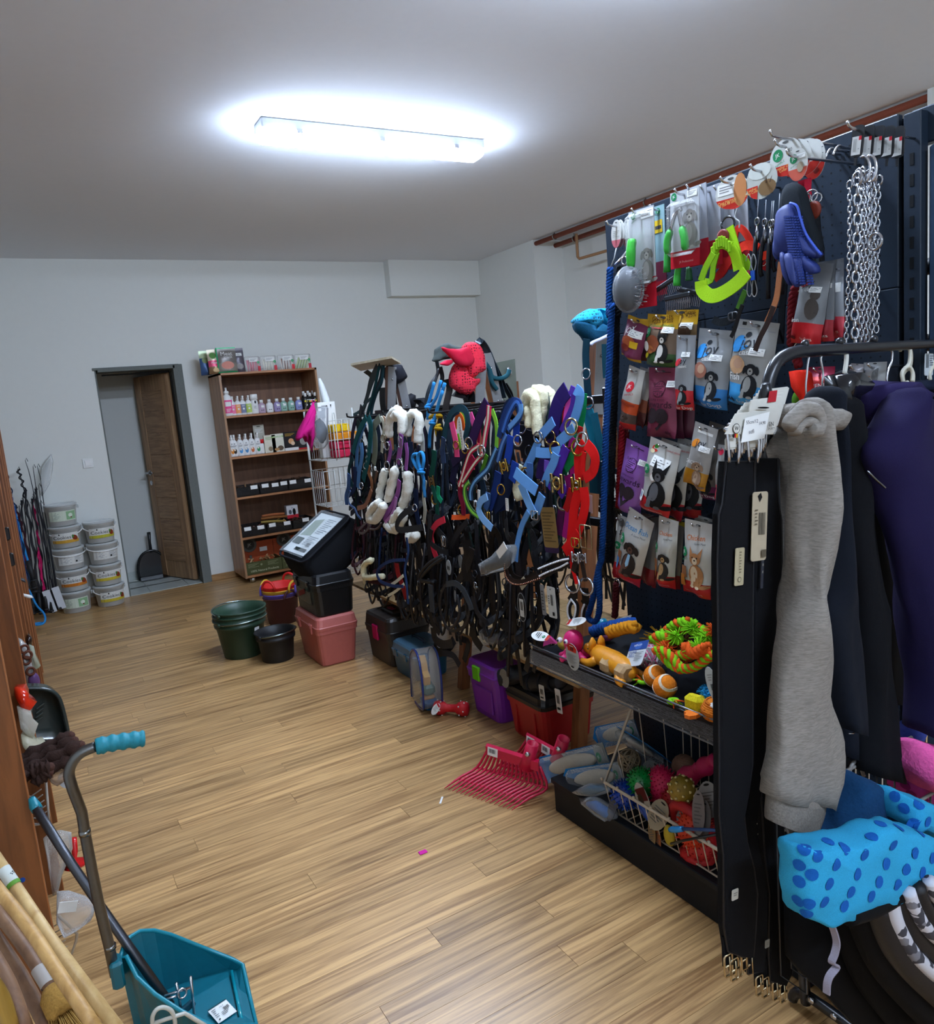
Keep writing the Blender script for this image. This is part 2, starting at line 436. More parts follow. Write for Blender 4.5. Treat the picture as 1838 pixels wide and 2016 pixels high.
def braid(path, r, m=(0, 1), strands=3, pitch=.04, n=5, mb=None):
 """twisted rope: strands wound round the path"""
 mb = mb or MB(); P = smooth(path, 6); L = 0; acc = [0]
 for a, b in zip(P, P[1:]): L += (b - a).length; acc.append(L)
 # parallel frame
 u = None; F = []
 for i, p in enumerate(P):
  t = (P[min(i + 1, len(P) - 1)] - P[max(i - 1, 0)]).normalized()
  if u is None: u = t.orthogonal().normalized()
  u = (u - t * u.dot(t)).normalized(); F.append((p, u.copy(), t.cross(u)))
 N = max(8, int(L / pitch * 7))
 for k in range(strands):
  Q = []
  for j in range(N + 1):
   s_ = L * j / N; i = 0
   while i < len(acc) - 2 and acc[i + 1] < s_: i += 1
   f = (s_ - acc[i]) / max(1e-6,acc[i + 1] - acc[i]); p = F[i][0].lerp(F[i + 1][0],f); uu = F[i][1].lerp(F[i + 1][1],f); ww = F[i][2].lerp(F[i + 1][2],f)
   a = 2 * PI * (s_ / pitch + k / strands); Q.append(p + (uu * math.cos(a) + ww * math.sin(a)) * r * .55)
  mb.tube(Q, r * .62, n, m[k % len(m)])
 return mb
def tuft(mb, c, d, L, n, r, m=0, spread=.5, seed=1, k=3):
 rr = random.Random(seed); c = V(c); d = V(d).normalized()
 for i in range(n):
  e = (d + V((rr.uniform(-1,1),rr.uniform(-1,1),rr.uniform(-1,1))) * spread).normalized(); l = L * rr.uniform(.6,1)
  s_ = V((rr.uniform(-1, 1), rr.uniform(-1, 1), rr.uniform(-.6, .6))) * l * .35
  mb.tube([c,c + e * l * .5 + s_ * .4,c + e * l + s_ - V((0,0,l * .2))],[r,r,r * .6],k,m if not isinstance(m,(list,tuple)) else m[i % len(m)])
 return mb
def hook(p, L, rise, parent, m=STEEL, r=.0032):
 p = V(p); part('peg_hook',MB().tube(smooth([p,p + V((-L * .5,0,0)),p + V((-L + .02,0,.001)),p + V((-L,0,min(rise,.014)))],4),r,6),m,parent,w=1)
def crumple(mb, a, sc=30):
 return mb.warp(lambda p: p + V((noise.noise(p * sc),noise.noise(p * sc + V((9,0,0))),noise.noise(p * sc + V((0,9,0))))) * a)

# ---------------- the setting ----------------
HC = 2.93; YB = 7.345; XL = -.8; XR = 4.5; XRR = 4.85; YF = -2.4
wallm = M('#dfe0da', 'wall'); ceilm = M('#e6e9ee', 'wall')
plankm = wood('#c99f69', '#846039', (2.2, 55, 30), .34, True, 'laminate')
fl = struct('floor',MB().box(((XL + XRR) / 2,(YB + YF) / 2,-.053),(XRR - XL + .4,YB - YF + .3,.1)),wood('#b78f60','#85603c',(2.2,55,30),.4,False,'laminate_base'))
ph = .0945
for r in range(int((YB - .6) / ph) + 1):
 y1 = YB - r * ph; x = XL - rnd.random() * 1.29
 while x < 2.75:
  L = 1.29; a = max(x, XL); b = min(x + L, 2.75)
  if b - a > .05:
   p = part('plank',MB().box((0,0,-.0015),(b - a - .0012,ph - .0009,.003 + rnd.random() * .0002)),plankm,fl)
   p.location = ((a + b) / 2, y1 - ph / 2, 0)
  x += L
def wall(name, boxes, m=wallm):
 mb = MB()
 for x0,x1,y0,y1,z0,z1 in boxes: mb.box(((x0 + x1) / 2,(y0 + y1) / 2,(z0 + z1) / 2),(x1 - x0,y1 - y0,z1 - z0))
 return struct(name, mb, m)
DX0, DX1, DH = .62, 1.30, 2.01
wall('wall_back',[(XL - .15,DX0,YB,YB + .2,0,HC),(DX1,XRR + .15,YB,YB + .2,0,HC),(DX0,DX1,YB,YB + .2,DH,HC)])
wall('wall_left', [(XL - .15, XL, YF, YB, 0, HC)])
wall('wall_right',[(XR,XRR + .15,6.2,YB,0,HC),(XRR,XRR + .15,2.5,6.2,0,HC),(XR,XRR + .15,YF,2.5,0,HC)])
wall('wall_front', [(XL - .15, XRR + .15, YF - .15, YF, 0, HC)])
struct('ceiling',MB().box(((XL + XRR) / 2,(YB + YF) / 2 + .5,HC + .05),(XRR - XL + .5,YB - YF + 1.4,.1)),ceilm)
struct('trim_soffit',MB().box(((3.44 + XR) / 2,YB - .06,(2.575 + HC) / 2),(XR - 3.44,.12,HC - 2.575)),wallm)
bbm = wood('#b58c5c', '#8d6840', (3, 40, 40), .4)
bb = struct('baseboard_back',MB().box(((XL + DX0 - .06) / 2,YB - .008,.03),(DX0 - .06 - XL,.016,.06),ch=.004).box(((DX1 + .03 + XR) / 2,YB - .008,.03),(XR - DX1 - .03,.016,.06),ch=.004),bbm)
# small room behind the door
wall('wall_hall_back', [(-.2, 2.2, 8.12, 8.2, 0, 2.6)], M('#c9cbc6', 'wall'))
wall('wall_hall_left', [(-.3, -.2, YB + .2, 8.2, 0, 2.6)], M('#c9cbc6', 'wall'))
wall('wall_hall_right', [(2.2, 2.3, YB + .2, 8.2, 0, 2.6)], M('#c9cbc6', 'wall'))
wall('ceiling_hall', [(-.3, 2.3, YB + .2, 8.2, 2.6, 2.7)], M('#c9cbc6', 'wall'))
tm = M('#b4bab4', 'gloss', .3)
hf = struct('floor_hall',MB().box((1,(YB + 8.12) / 2 + .02,-.03),(2.4,.84,.05)),Mma('#7c7c78'))
for i in range(7):
 for j in range(3):
  t = part('tile',MB().box((0,0,0),(.33,.33,.01),ch=.001),tm,hf); t.location = (-.03 + i * .333,YB + .02 + .166 + j * .3,-.003)
hb = struct('baseboard_hall', MB().box((1, 8.113, .04), (2.4, .014, .08), ch=.002), tm)
# door 1: steel frame, open oak leaf
fm = Mma('#6d716c'); dk = Mma('#23221f')
d = thing('door_1','oak veneer door with stacked panels standing open in a grey steel frame','door',(DX0,YB,0)); d['kind'] = 'structure'
del d['category'], d['label']
mb = MB()
mb.box((DX0 + .006,YB + .1,DH / 2),(.012,.2,DH)).box((DX1 - .02,YB + .085,DH / 2),(.04,.23,DH)).box(((DX0 + DX1) / 2,YB + .085,DH - .012),(DX1 - DX0 - .05,.23,.024))
mb.box((DX1 + .016,YB - .01,DH / 2),(.05,.02,DH + .02),ch=.004).box(((DX0 + DX1) / 2 ,YB - .006,DH + .002),(DX1 - DX0 + .03,.012,.022),ch=.003)
part('door_frame', mb, fm, d, w=1)
for c_,s_ in (((DX1 - .045,YB + .12,DH / 2),(.012,.03,DH - .09)),(((DX0 + DX1) / 2,YB + .12,DH - .045),(.55,.03,.012))): part('rebate_seal',MB().box(c_,s_),dk,d,w=1)
oak = wood('#b8936c','#8d6a4c',(30,30,2),.45); oakh = wood('#b8936c','#8d6a4c',(5,5,60),.45)
lw = .58; lf = Tr(DX1 - .065, YB + .165, .012) @ Rz(math.radians(111))
leaf = MB().box((lw / 2, 0, .975), (lw, .036, 1.95), T=lf)
lp = part('door_leaf', leaf, oak, d, w=1)
def doorpiece(name, b, m):
 b.v = [tuple(lf @ V(v)) for v in b.v]; b.shift(d.location); part(name, b, m, lp)
nP = 8
for k in range(nP):
 z0 = .16 + k * (1.66 / nP);
 for sgn in (-1,1): doorpiece('panel',MB().box((lw / 2,sgn * .0195,z0 + .83 / nP),(lw - .22,.006,1.66 / nP - .012),ch=.003),oakh)
for x in (.055, lw - .055):
 for sgn in (-1,1): doorpiece('stile',MB().box((x,sgn * .0205,.975),(.1,.008,1.94),ch=.002),oak)
hd = MB()
for sgn in (-1, 1):
 hd.lathe([(.025,0),(.025,.008),(.01,.01),(.01,.05)],0,12,Tr(lw - .06,sgn * .02,1.03) @ Rx(-sgn * PI / 2))
 hd.tube([(lw - .06,sgn * .066,1.03),(lw - .1,sgn * .07,1.03),(lw - .18,sgn * .066,1.03)],.009,8)
 hd.lathe([(.024,0),(.024,.008),(.018,.01)],0,12,Tr(lw - .06,sgn * .02,.93) @ Rx(-sgn * PI / 2))
doorpiece('door_handle', hd, STEEL)
# light switch
t = thing('light_switch','square white light switch on the wall left of the door','switch',(.459,YB,1.224))
part('switch_plate',MB().box((0,-.005,0),(.082,.01,.082),ch=.003),WHITE,t); part('rocker',MB().box((0,-.012,0),(.05,.008,.05),R=Rx(.06),ch=.002),Mgl('#f0f0ee'),t)
# heating pipes along the right recess
pm = Mma('#8a4a38')
for nm,x,z,y1,lab in (('heating_pipe',4.53,2.895,6.2,'long rusty red heating pipe closest to the ceiling corner'),('heating_pipe',4.76,2.88,6.2,'second rusty heating pipe running behind the ceiling pipe')):
 t = thing(nm, lab, 'pipe', (x, 2.5, z))
 part('pipe_run', MB().tube([(0, 0, 0), (0, y1 - 2.5, 0)], .021, 10), pm, t)
 for yy in (.9,2.2,3.4): part('clamp',MB().torus((0,yy,0),.024,.006,ax=(0,1,0)).tube([(0,yy,.02),(0,yy,HC - z)],.005,5),Mme('#9a9a96'),t)
t = thing('branch_pipe','thin copper branch pipe bending down the right wall beside the rack','pipe',(4.76,5.35,1.2))
part('pipe_run',MB().tube(smooth([(4.56,5.62,2.86),(4.56,5.62,2.66)],3) + smooth([(4.56,5.6,2.64),(4.62,5.0,2.64),(4.66,4.86,2.62),(4.66,4.83,2.5),(4.66,4.83,.1)],5),.013,8),Mma('#a07a58'),t,w=1)
t = thing('drop_pipe','straight copper drop pipe on the right wall beside the bent one','pipe',(4.79,4.63,0))
part('pipe_run', MB().tube([(0, 0, 2.86), (0, 0, .1)], .013, 8), Mma('#a07a58'), t)
# ceiling lamps
def lamp(x0, x1, y, label):
 t = thing('fluorescent_lamp', label, 'ceiling lamp', ((x0 + x1) / 2, y, HC))
 L = x1 - x0; base = MB(); lens = MB()
 base.box((0, 0, -.0265), (L - .01, .138, .051), ch=.006)
 prof = [(-.07,-.052),(-.076,-.068),(-.062,-.09),(-.03,-.1),(.03,-.1),(.062,-.09),(.076,-.068),(.07,-.052)]
 rings = [[(x,a * k,-.052 + (b + .052) * k) for a,b in prof] for x,k in ((-L / 2,.6),(-L / 2 + .03,1),(L / 2 - .03,1),(L / 2,.6))]
 lens.loft(rings)
 part('housing', base, Mpl('#c9ccce'), t); part('diffuser', lens, emit('#d0e3ff', LAMP), t)
 for k in (-.35, 0, .35):
  for sd in (-.07, .07): part('clip', MB().box((k * L, sd, -.06), (.03, .01, .03)), STEEL, t)
lamp(1.22, 2.5, 3.9, 'long fluorescent ceiling lamp in view above the halters')
lamp(1.05, 2.3, 1.78, 'long fluorescent ceiling lamp just above the top of the frame')
lamp(.2, 1.5, -1.3, 'unseen fluorescent lamp added behind the camera for more light')  # unseen lamp, added to raise the bounce light on the ceiling

# ---------------- shelf cabinet at the back wall ----------------
cw = wood('#b08660','#8e6444',(25,25,2),.45); cwh = wood('#b47c50','#925f3a',(2.5,25,25),.45); cwb = wood('#80583c','#6a452e',(25,25,2),.55)
cab = thing('shelf_cabinet','tall oak veneer shelf cabinet with six levels and metal feet by the door','cabinet',(2.0,7.11,0))
CX0, CX1, CY0, CY1 = 1.555, 2.445, 6.9, 7.325
ZS = [p[2] for p in qY(6900,'1560 72 1559 424 1557 792 1547 1155 1548 1518')]
ZT = 1.893
for x in (CX0 + .009,CX1 - .009): part('side_panel',MB().box((x,(CY0 + CY1) / 2,(ZS[0] + ZT) / 2 - .01),(.018,CY1 - CY0,ZT - ZS[0] + .02)),cw,cab,w=1)
part('top_panel',MB().box((2.0,(CY0 + CY1) / 2,ZT - .009),(CX1 - CX0,CY1 - CY0,.018)),cwh,cab,w=1)
part('back_panel',MB().box((2.0,CY1 - .004,(ZS[0] + ZT) / 2),(CX1 - CX0 - .04,.006,ZT - ZS[0] - .02)),cwb,cab,w=1)
for z in ZS: part('shelf',MB().box((2.0,(CY0 + CY1) / 2 - .005,z - .009),(CX1 - CX0 - .037,CY1 - CY0 - .015,.018)),cwh,cab,w=1)
for x in (CX0 + .07, CX1 - .07):
 for y in (CY0 + .05,CY1 - .05): part('foot',MB().lathe([(.026,0),(.026,ZS[0] - .02)],0,14,Tr(x,y,0)),Mme('#b9b9b4'),cab,w=1)
part('hinge_plate',MB().box((CX0 + .021,CY0 + .03,1.86),(.006,.02,.05),ch=.001),WHITE,cab,w=1)
SY = 6.98
def bottle(label, x, z, h, r, body, lab, cap, top='spray', y=SY, group=None, deco=None, flat=.7):
 x = max(x, CX0 + .02 + r)
 t = thing('care_bottle', label, 'bottle', (x, y, z + .0005), None, group)
 b = MB(); n = 14
 prof = [(r * .92,0),(r,.008),(r,h * .62),(r * .8,h * .7),(r * .42,h * .76),(r * .42,h * .8)]
 b.lathe(prof, 0, n, Sc(1, flat, 1)); part('body', b, body, t)
 lb = MB().lathe([(r * 1.012,h * .1),(r * 1.012,h * .56)],0,n,Sc(1,flat,1),cap=(0,0)); part('label_wrap',lb,lab,t)
 c = MB()
 if top == 'spray':
  c.lathe([(r * .45,h * .79),(r * .45,h * .88),(r * .3,h * .9)],0,10).box((0,-r * .15,h * .95),(r * .55,r * 1.5,h * .1),ch=.002).box((0,-r * .75,h * .86),(r * .35,r * .2,h * .14))
 elif top == 'flip':
  c.lathe([(r * .5, h * .78), (r * .5, h * .95), (r * .42, h)], 0, 10)
 elif top == 'nozzle':
  c.lathe([(r * .55, h * .78), (r * .55, h * .86), (r * .22, h * .9), (r * .2, h)], 0, 10)
 else:
  c.lathe([(r * 1.03, h * .72), (r * 1.03, h * .97), (r * .9, h)], 0, n, Sc(1, flat, 1))
 part('cap', c, cap, t)
 pr = Print(2 * r,h,lambda u,v: -r * 1.015 * flat * math.sqrt(max(0,1 - min(1,abs(u) * 1.9) ** 2)) if abs(u) < .5 else 0)
 if deco: deco(pr)
 pr.mb.v = [(a, b, c + h) for a, b, c in pr.mb.v]; pr.make(t); return t
wb = Mgl('#e4e3e0')
_x = [p[0] for p in qY(6980,'1594 1538 1658 1536 1705 1536 1750 1536 1800 1535 1854 1536 1917 1538 1989 1534 2060 1534 2121 1533 2191 1532 2264 1531 2327 1533 2372 1532 2422 1530')]
z5 = ZS[4]
bottle('tall white bottle with bright pink labels at left end of top shelf',_x[0],z5,.25,.042,wb,Mgl('#e8558f'),WHITE,'nozzle',deco=lambda p: p.rect(-.3,.5,.3,.66,PAPER).lines(-.25,.75,.25,.88,PAPER,3))
for k,(c,n_) in enumerate((('#f07fa6','pink'),('#f2a66a','orange'),('#7d86a2','slate blue'),('#b9d06a','lime green'))):
 bottle('white spray bottle with %s label on the top shelf' % n_,_x[1 + k],z5,.17,.027,wb,Mgl(c),WHITE,'spray',deco=lambda p: p.ell(0,.68,.16,None,PAPER).lines(-.25,.5,.25,.58,PAPER,2))
bottle('plain white cylinder can beside the spray bottles on top shelf',_x[5],z5,.175,.033,wb,wb,WHITE,'can',deco=lambda p: p.ell(.05,.4,.12,.2,INK).lines(-.2,.6,.2,.75,Mpa('#888888'),4))
for k,(c,n_) in enumerate((('#b79fb0','mauve'),('#e8e8e4','white and orange'),('#9d8fb5','lilac'),('#8fb3a2','sage green'),('#8db5a4','pale sea green'),('#8e94c8','periwinkle blue'))):
 bottle('small square shouldered bottle with %s label on the top shelf' % n_,_x[6 + k],z5,.12,.033,Mgl(c),Mpa(c),WHITE,'flip',deco=lambda p: p.rect(-.15,.42,.25,.58,PAPER).ell(-.12,.78,.07,None,INK).ell(.12,.78,.07,None,INK))
for k in range(3):
 for j in range(2):
  bottle('%s black labelled bottle with white cap in %s row at shelf end' % (('left','middle','right')[k],('front','rear')[j]),_x[12 + k] + j * .012,z5,.15 + .02 * j,.026,Mgl('#1c1c1c'),Mpa('#222222'),WHITE,'flip',y=SY - .02 + j * .08,group='black labelled bottles at the shelf end',deco=lambda p: p.rect(-.3,.45,.3,.56,Mpa('#e0c83c')).ell(0,.72,.2,None,PAPER))
# second shelf
_x = [p[0] for p in qY(6980,'1580 1169 1627 1166 1680 1166 1731 1164 1784 1163 1837 1162 1873 1160 1928 1164 2013 1163 2121 1160 2230 1156 2309 1152')]
z4 = ZS[3]
for k,(c,n_) in enumerate((('#d98a3a','tan dog'),('#3a3026','black dog'),('#5a9bd0','blue swirl'),('#4e88b8','blue dog'),('#c96a3c','red cat'),('#3f8f5f','green leaf'))):
 bottle('white spray bottle with %s picture on the second shelf' % n_,_x[k],z4,.195,.029,wb,wb,WHITE,'spray',deco=lambda p: p.text('JK',0,.42,.3,INK).lines(-.3,.5,.3,.58,INK,2).ell(0,.76,.26,.4,Mpa(c)).ell(-.05,.7,.12,.15,Mpa('#efe0c8')))
bottle('small tube with red cap on the second shelf',_x[6],z4,.13,.021,wb,Mpa('#e0ded8'),Mgl('#c8202a'),'can')
def boxcard(label,x,y,z,w,h,d,face,deco=None,name='product_box',cat='box',R=None,group=None):
 t = thing(name, label, cat, (x, y, z + .0005), R, group)
 part('carton', MB().box((0, 0, h / 2), (w, d, h), ch=.0015), face, t)
 pr = Print(w, h, lambda u, v: -d / 2);
 if deco: deco(pr)
 pr.mb.v = [(a, b, c + h) for a, b, c in pr.mb.v]; pr.make(t); return t
cream = Mpa('#d9d3bf')
boxcard('beige grey hang card propped at the back of second shelf',_x[7] - .03,7.12,z4,.1,.26,.015,Mpa('#b9b4a4'),lambda p: p.ell(0,.06,.2,.05,Mpa('#55524a')).lines(-.35,.15,.35,.3,PAPER,4))
boxcard('cream blister pack with small rabbit picture on second shelf',_x[7] + .02,SY,z4,.105,.16,.03,cream,lambda p: p.lines(-.4,.1,.4,.3,Mpa('#7ca05a'),3).ell(0,.78,.2,.2,Mpa('#8a7a62')))
boxcard('cream blister pack with green header in middle of second shelf',_x[8] + .01,SY,z4,.115,.165,.03,Mpa('#dcd8c6'),lambda p: p.rect(-.45,.12,.45,.2,Mpa('#9ab86e')).text('NATURAL',0,.16,.16,PAPER).ell(.15,.8,.25,.2,Mpa('#5b4a3a')).ell(-.15,.85,.2,.12,Mpa('#b58a5a')))
boxcard('black box with orange flower picture on second shelf',_x[9] + .02,SY,z4,.13,.17,.05,Mpa('#241f20'),lambda p: p.ell(0,.5,.2,None,Mpa('#d8a070')).ell(.12,.62,.14,None,Mpa('#e0c0a0')).rect(-.5,.85,.5,1,PAPER).lines(-.4,.08,.3,.25,Mpa('#c09a3a'),3))
boxcard('black and white box with red stripe half hidden by the pink hat',_x[10] + .03,SY + .01,z4,.13,.17,.05,Mpa('#2a2526'),lambda p: p.ell(0,.55,.26,.3,Mpa('#9a9490')).rect(-.5,.93,.5,1,Mpa('#c3222e')))
# trays of chews on the third and fourth shelves
tray_m = Mpl('#17161a')
def tray(label, x0, x1, z, fill, tags, seed):
 y0, y1, hh = 6.93, 7.2, .085; x0 = max(x0, CX0 + .022) + .002; x1 -= .002
 t = thing('chew_tray',label,'tray',((x0 + x1) / 2,(y0 + y1) / 2,z + .0005)); L = x1 - x0; D = y1 - y0
 part('bin',MB().box((0,0,.004),(L,D,.006)).box((0,-D / 2 + .003,hh / 2),(L,.006,hh)).box((0,D / 2 - .003,hh / 2),(L,.006,hh)).box((-L / 2 + .003,0,hh / 2),(.006,D,hh)).box((L / 2 - .003,0,hh / 2),(.006,D,hh)),clear('#1a1a1c',.72,.15),t)
 r = random.Random(seed)
 for k in range(9):
  a = V((r.uniform(-.42,.42) * L,r.uniform(-.3,.3) * D,.03 + .06 * r.random())); e = V((r.uniform(-.5,.5),r.uniform(-.4,.4),r.uniform(-.05,.25))) * .09
  part('chew',MB().tube(smooth([a - e,a + V((0,0,.008)),a + e],3),r.uniform(.005,.009),5),M(r.choice(fill),'matte'),t)
 for k,u in enumerate(tags): part('price_label',MB().box((u * L,-D / 2 - .004,hh - .012 - .004 * (k % 2)),(.062,.0012,.034),R=Rx(-.15)),PAPER,t)
xs = [p[0] for p in qY(6930,'1555 819 1788 821 2055 818 2324 811')]
tray('black tray with one price label at left of third shelf',xs[0],xs[1],ZS[2],('#6b4a32','#8a6a4a','#4a3424'),(.28,),1)
tray('black tray with three price labels in middle of third shelf',xs[1],xs[2],ZS[2],('#5a4030','#3a2a20'),(-.3,.05,.36),2)
tray('black tray with two price labels at right of third shelf',xs[2],xs[3] - .01,ZS[2],('#4a3424','#2a201a'),(-.32,.24),3)
xs = [p[0] for p in qY(6930,'1561 445 1807 429 2051 421 2277 423')]
tray('black tray with pink bits and two labels at left of fourth shelf',xs[0],xs[1],ZS[1],('#a86a5a','#c08a7a','#5a4a3a'),(-.25,.28),4)
tray('black tray holding long tan chew sticks on fourth shelf',xs[1],xs[2],ZS[1],('#b08a52','#8a6a3a','#c09a6a'),(-.28,.3),5)
tray('black tray behind the rug bag on fourth shelf',xs[2],xs[3] - .01,ZS[1],('#3a2a20','#6a4a3a'),(.1,),6)
_p = qY(7000,'1786 559 2029 547 1782 528 2011 504 1796 583 2007 576')
for a,b,c,lab in ((0,1,'#8e5a30','reddish'),(2,3,'#9a8040','olive'),(4,5,'#a5603a','rust')):
 one('chew_stick',MB().tube(smooth([_p[a],(V(_p[a]) + V(_p[b])) / 2 + V((0,0,.004)),_p[b]],4),.012,8),Mma(c),'%s rolled chew stick lying across the fourth shelf trays' % lab,'dog chew',loc=tuple(_p[a]),group='rolled chew sticks on trays')
_q = (2.1,7.05,.512)
t = boxcard('clear tub of red and white dental chews above the trays',_q[0],7.08,ZS[1] + .09,.11,.12,.07,Mgl('#d4d4d8'),lambda p: p.rect(-.5,.72,.5,1,Mpa('#c22834')).ell(.15,.5,.14,.3,INK).ell(-.2,.5,.13,.2,Mpa('#55585e')).text('jk',0,.18,.2,Mpa('#3a4a6a')),name='treat_tub')
# display boxes on the bottom level
def display(label, x0, x1, z):
 L = x1 - x0; t = thing('display_carton', label, 'carton', ((x0 + x1) / 2, 7.05, z + .0005))
 g = Mpa('#4c4f2e'); orr = Mpa('#b3502c')
 part('front_wall',MB().box((0,-.12,.06),(L,.004,.11)).box((-L / 2 + .002,0,.06),(.004,.24,.11)).box((L / 2 - .002,0,.06),(.004,.24,.11)).box((0,0,.002),(L,.24,.003)),g,t)
 part('back_flap', MB().box((0, .12, .13), (L, .004, .26)), orr, t)
 ro = MB().prism([(.066 * (1 + .07 * (k % 2)) * math.cos(2 * PI * k / 32),.3 + .066 * (1 + .07 * (k % 2)) * math.sin(2 * PI * k / 32)) for k in range(32)] ,.003,T=Tr(-.06,.1,-.06))
 ro.prism([(-.012,.2),(.012,.2),(.008,.14),(.04,.1),(.012,.12),(0,.09),(-.012,.12),(-.04,.1),(-.008,.14)],.003,T=Tr(-.06,.1,-.06))
 part('rosette', ro, Mpa('#5e5a52'), t)
 pr = Print(L,.11,lambda u,v: -.123); pr.text('100% Natural Products',.0,.78,.085,Mpa('#c8c8a8')); pr.lines(-.45,.15,-.15,.5,Mpa('#8a8c6a'),4); pr.ell(-.08,.3,.03,None,Mpa('#8a8c6a')); pr.lines(.1,.15,.4,.5,Mpa('#8a8c6a'),4)
 pr.mb.v = [(a, b, c + .115) for a, b, c in pr.mb.v]; pr.make(t)
 pr = Print(.13,.13,lambda u,v: .097); pr.ell(0,0,.38,None,Mpa('#5e5a52')); pr.ell(0,0,.36,None,Mpa('#3e3a34')); pr.text('JK',0,.0,.3,Mpa('#b0aca0')); pr.mb.v = [(a - .06,b,c + .24) for a,b,c in pr.mb.v]; pr.make(t,'emblem')
 pr = Print(.07,.04,lambda u,v: .116); pr.rect(-.5,0,.5,1,PAPER); pr.mb.v = [(a + .07,b,c + .2) for a,b,c in pr.mb.v]; pr.make(t,'price_label')
 r = random.Random(int(x0 * 999))
 for k in range(12):
  a = V((r.uniform(-.42,.42) * L,r.uniform(-.09,.06),.09 + .035 * r.random())); e = V((r.uniform(-1,1),r.uniform(-1,1),r.uniform(-.2,.6))) * .03
  part('chew',MB().tube(smooth([a - e,a + V((0,0,.01)),a + e],2),.009,5),M(r.choice(('#b08058','#94683f','#c09a70')),'matte'),t)
xs = [p[0] for p in qY(6950,'1572 87 1907 60 2202 37')]
display('orange and green cardboard display of natural chews at bottom left',CX0 + .024,xs[1],ZS[0])
display('second orange and green chew display partly behind black boxes',xs[1] + .004,xs[2] + .03,ZS[0])
# pouches and packs on the cabinet top
zt = ZT
def toppack(lab, px0, px1, hpx, bands, deco, y=7.02, R=None):
 w = px1 - px0
 pouch(lab, ((px0 + px1) / 2, y, zt + hpx), w, hpx, .05, bands, deco, R or Rx(-.05), slot=False)
P_ = lambda h_: M(h_, 'foil', .35)
xs = [p[0] for p in qY(7000,'1451 1912 1520 1908 1501 1915 1629 1907 1623 1913 1745 1906 1738 1912 1822 1907')]
hh = .2127
toppack('blue treat pouch at far left of the cabinet top',xs[0],xs[1] + .02,hh,[(.3,P_('#b8c8a0')),(1,P_('#3d5a86'))],lambda p: p.ell(0,.4,.3,.3,Mpa('#8a9a6a')),y=7.1)
toppack('pink and brown treat pouch with plant picture on the cabinet top',xs[2],xs[3] - .03,hh,[(.45,P_('#d0c4a8')),(.7,P_('#d0486a')),(1,P_('#8a6a4a'))],lambda p: p.ell(-.05,.25,.3,.3,Mpa('#5d8a4a')).text('Meat',0,.55,.26,PAPER).ell(.1,.85,.28,.2,Mpa('#d8b888')),y=7.0)
toppack('green edged grey treat pouch with white script on cabinet top',xs[4] - .05,xs[5],hh * 1.05,[(.04,P_('#2fa36a')),(.6,P_('#77706a')),(.93,P_('#8c8478')),(1,P_('#2fa36a'))],lambda p: p.rect(-.5,0,-.44,1,Mpa('#2fa36a')).text('Meat',0,.25,.3,PAPER).text('snack',.05,.38,.2,PAPER).ell(0,.7,.32,.2,Mpa('#d08a7a')),y=6.98)
toppack('dark grey treat pouch with price label on the cabinet top',xs[6] - .015,xs[7],hh * 1.02,[(1,P_('#5e5860'))],lambda p: price(p,0,.2,.6).ell(0,.75,.34,.25,Mpa('#9a9490')),y=7.02)
xs = [p[0] for p in qY(7000,'1818 1908 1953 1906 1960 1905 2104 1903 2121 1906 2271 1902 2280 1905 2430 1905')]
hs = .1331
for k,(c1,c2,lab) in enumerate((('#c86070','#e08a98','pink'),('#d8d4c0','#efe9d8','cream'),('#8a5a4a','#e8e0d4','brown and white'),('#7f9a3c','#c8d49a','olive green'))):
 x0, x1 = xs[2 * k], xs[2 * k + 1]; w = x1 - x0
 t = thing('stick_pack','clear pack of %s chew sticks on the cabinet top' % lab,'pet treat bag',((x0 + x1) / 2,7.0,zt + .0005))
 for j in range(9):
  u = (j - 4) / 9.5; lean = (.3 if k == 3 else .06) * (1 if k == 3 else ((j * 5) % 3 - 1))
  part('stick',MB().tube([(u * w * .82 - lean * .08,-.012 + .016 * (j % 2),.004),(u * w * .82 + lean * .08 * .6,-.012 + .016 * (j % 2),hs * .78)],w * .042,6),M(c1 if j % 2 else c2,'matte'),t)
 part('film', MB().box((0, 0, hs / 2), (w * .98, .05, hs), ch=.006), clear('#ffffff', .12), t)
 pr = Print(w,hs,lambda u,v: -.0262); price(pr,.05,.1,.55); pr.jk(.36,.4,.08,Mpa('#1f9a56')); pr.rect(.3,.65,.48,.98,M('#c8404a' if k != 2 else '#d83a40','paper'))
 pr.mb.v = [(a, b, c + hs) for a, b, c in pr.mb.v]; pr.make(t)
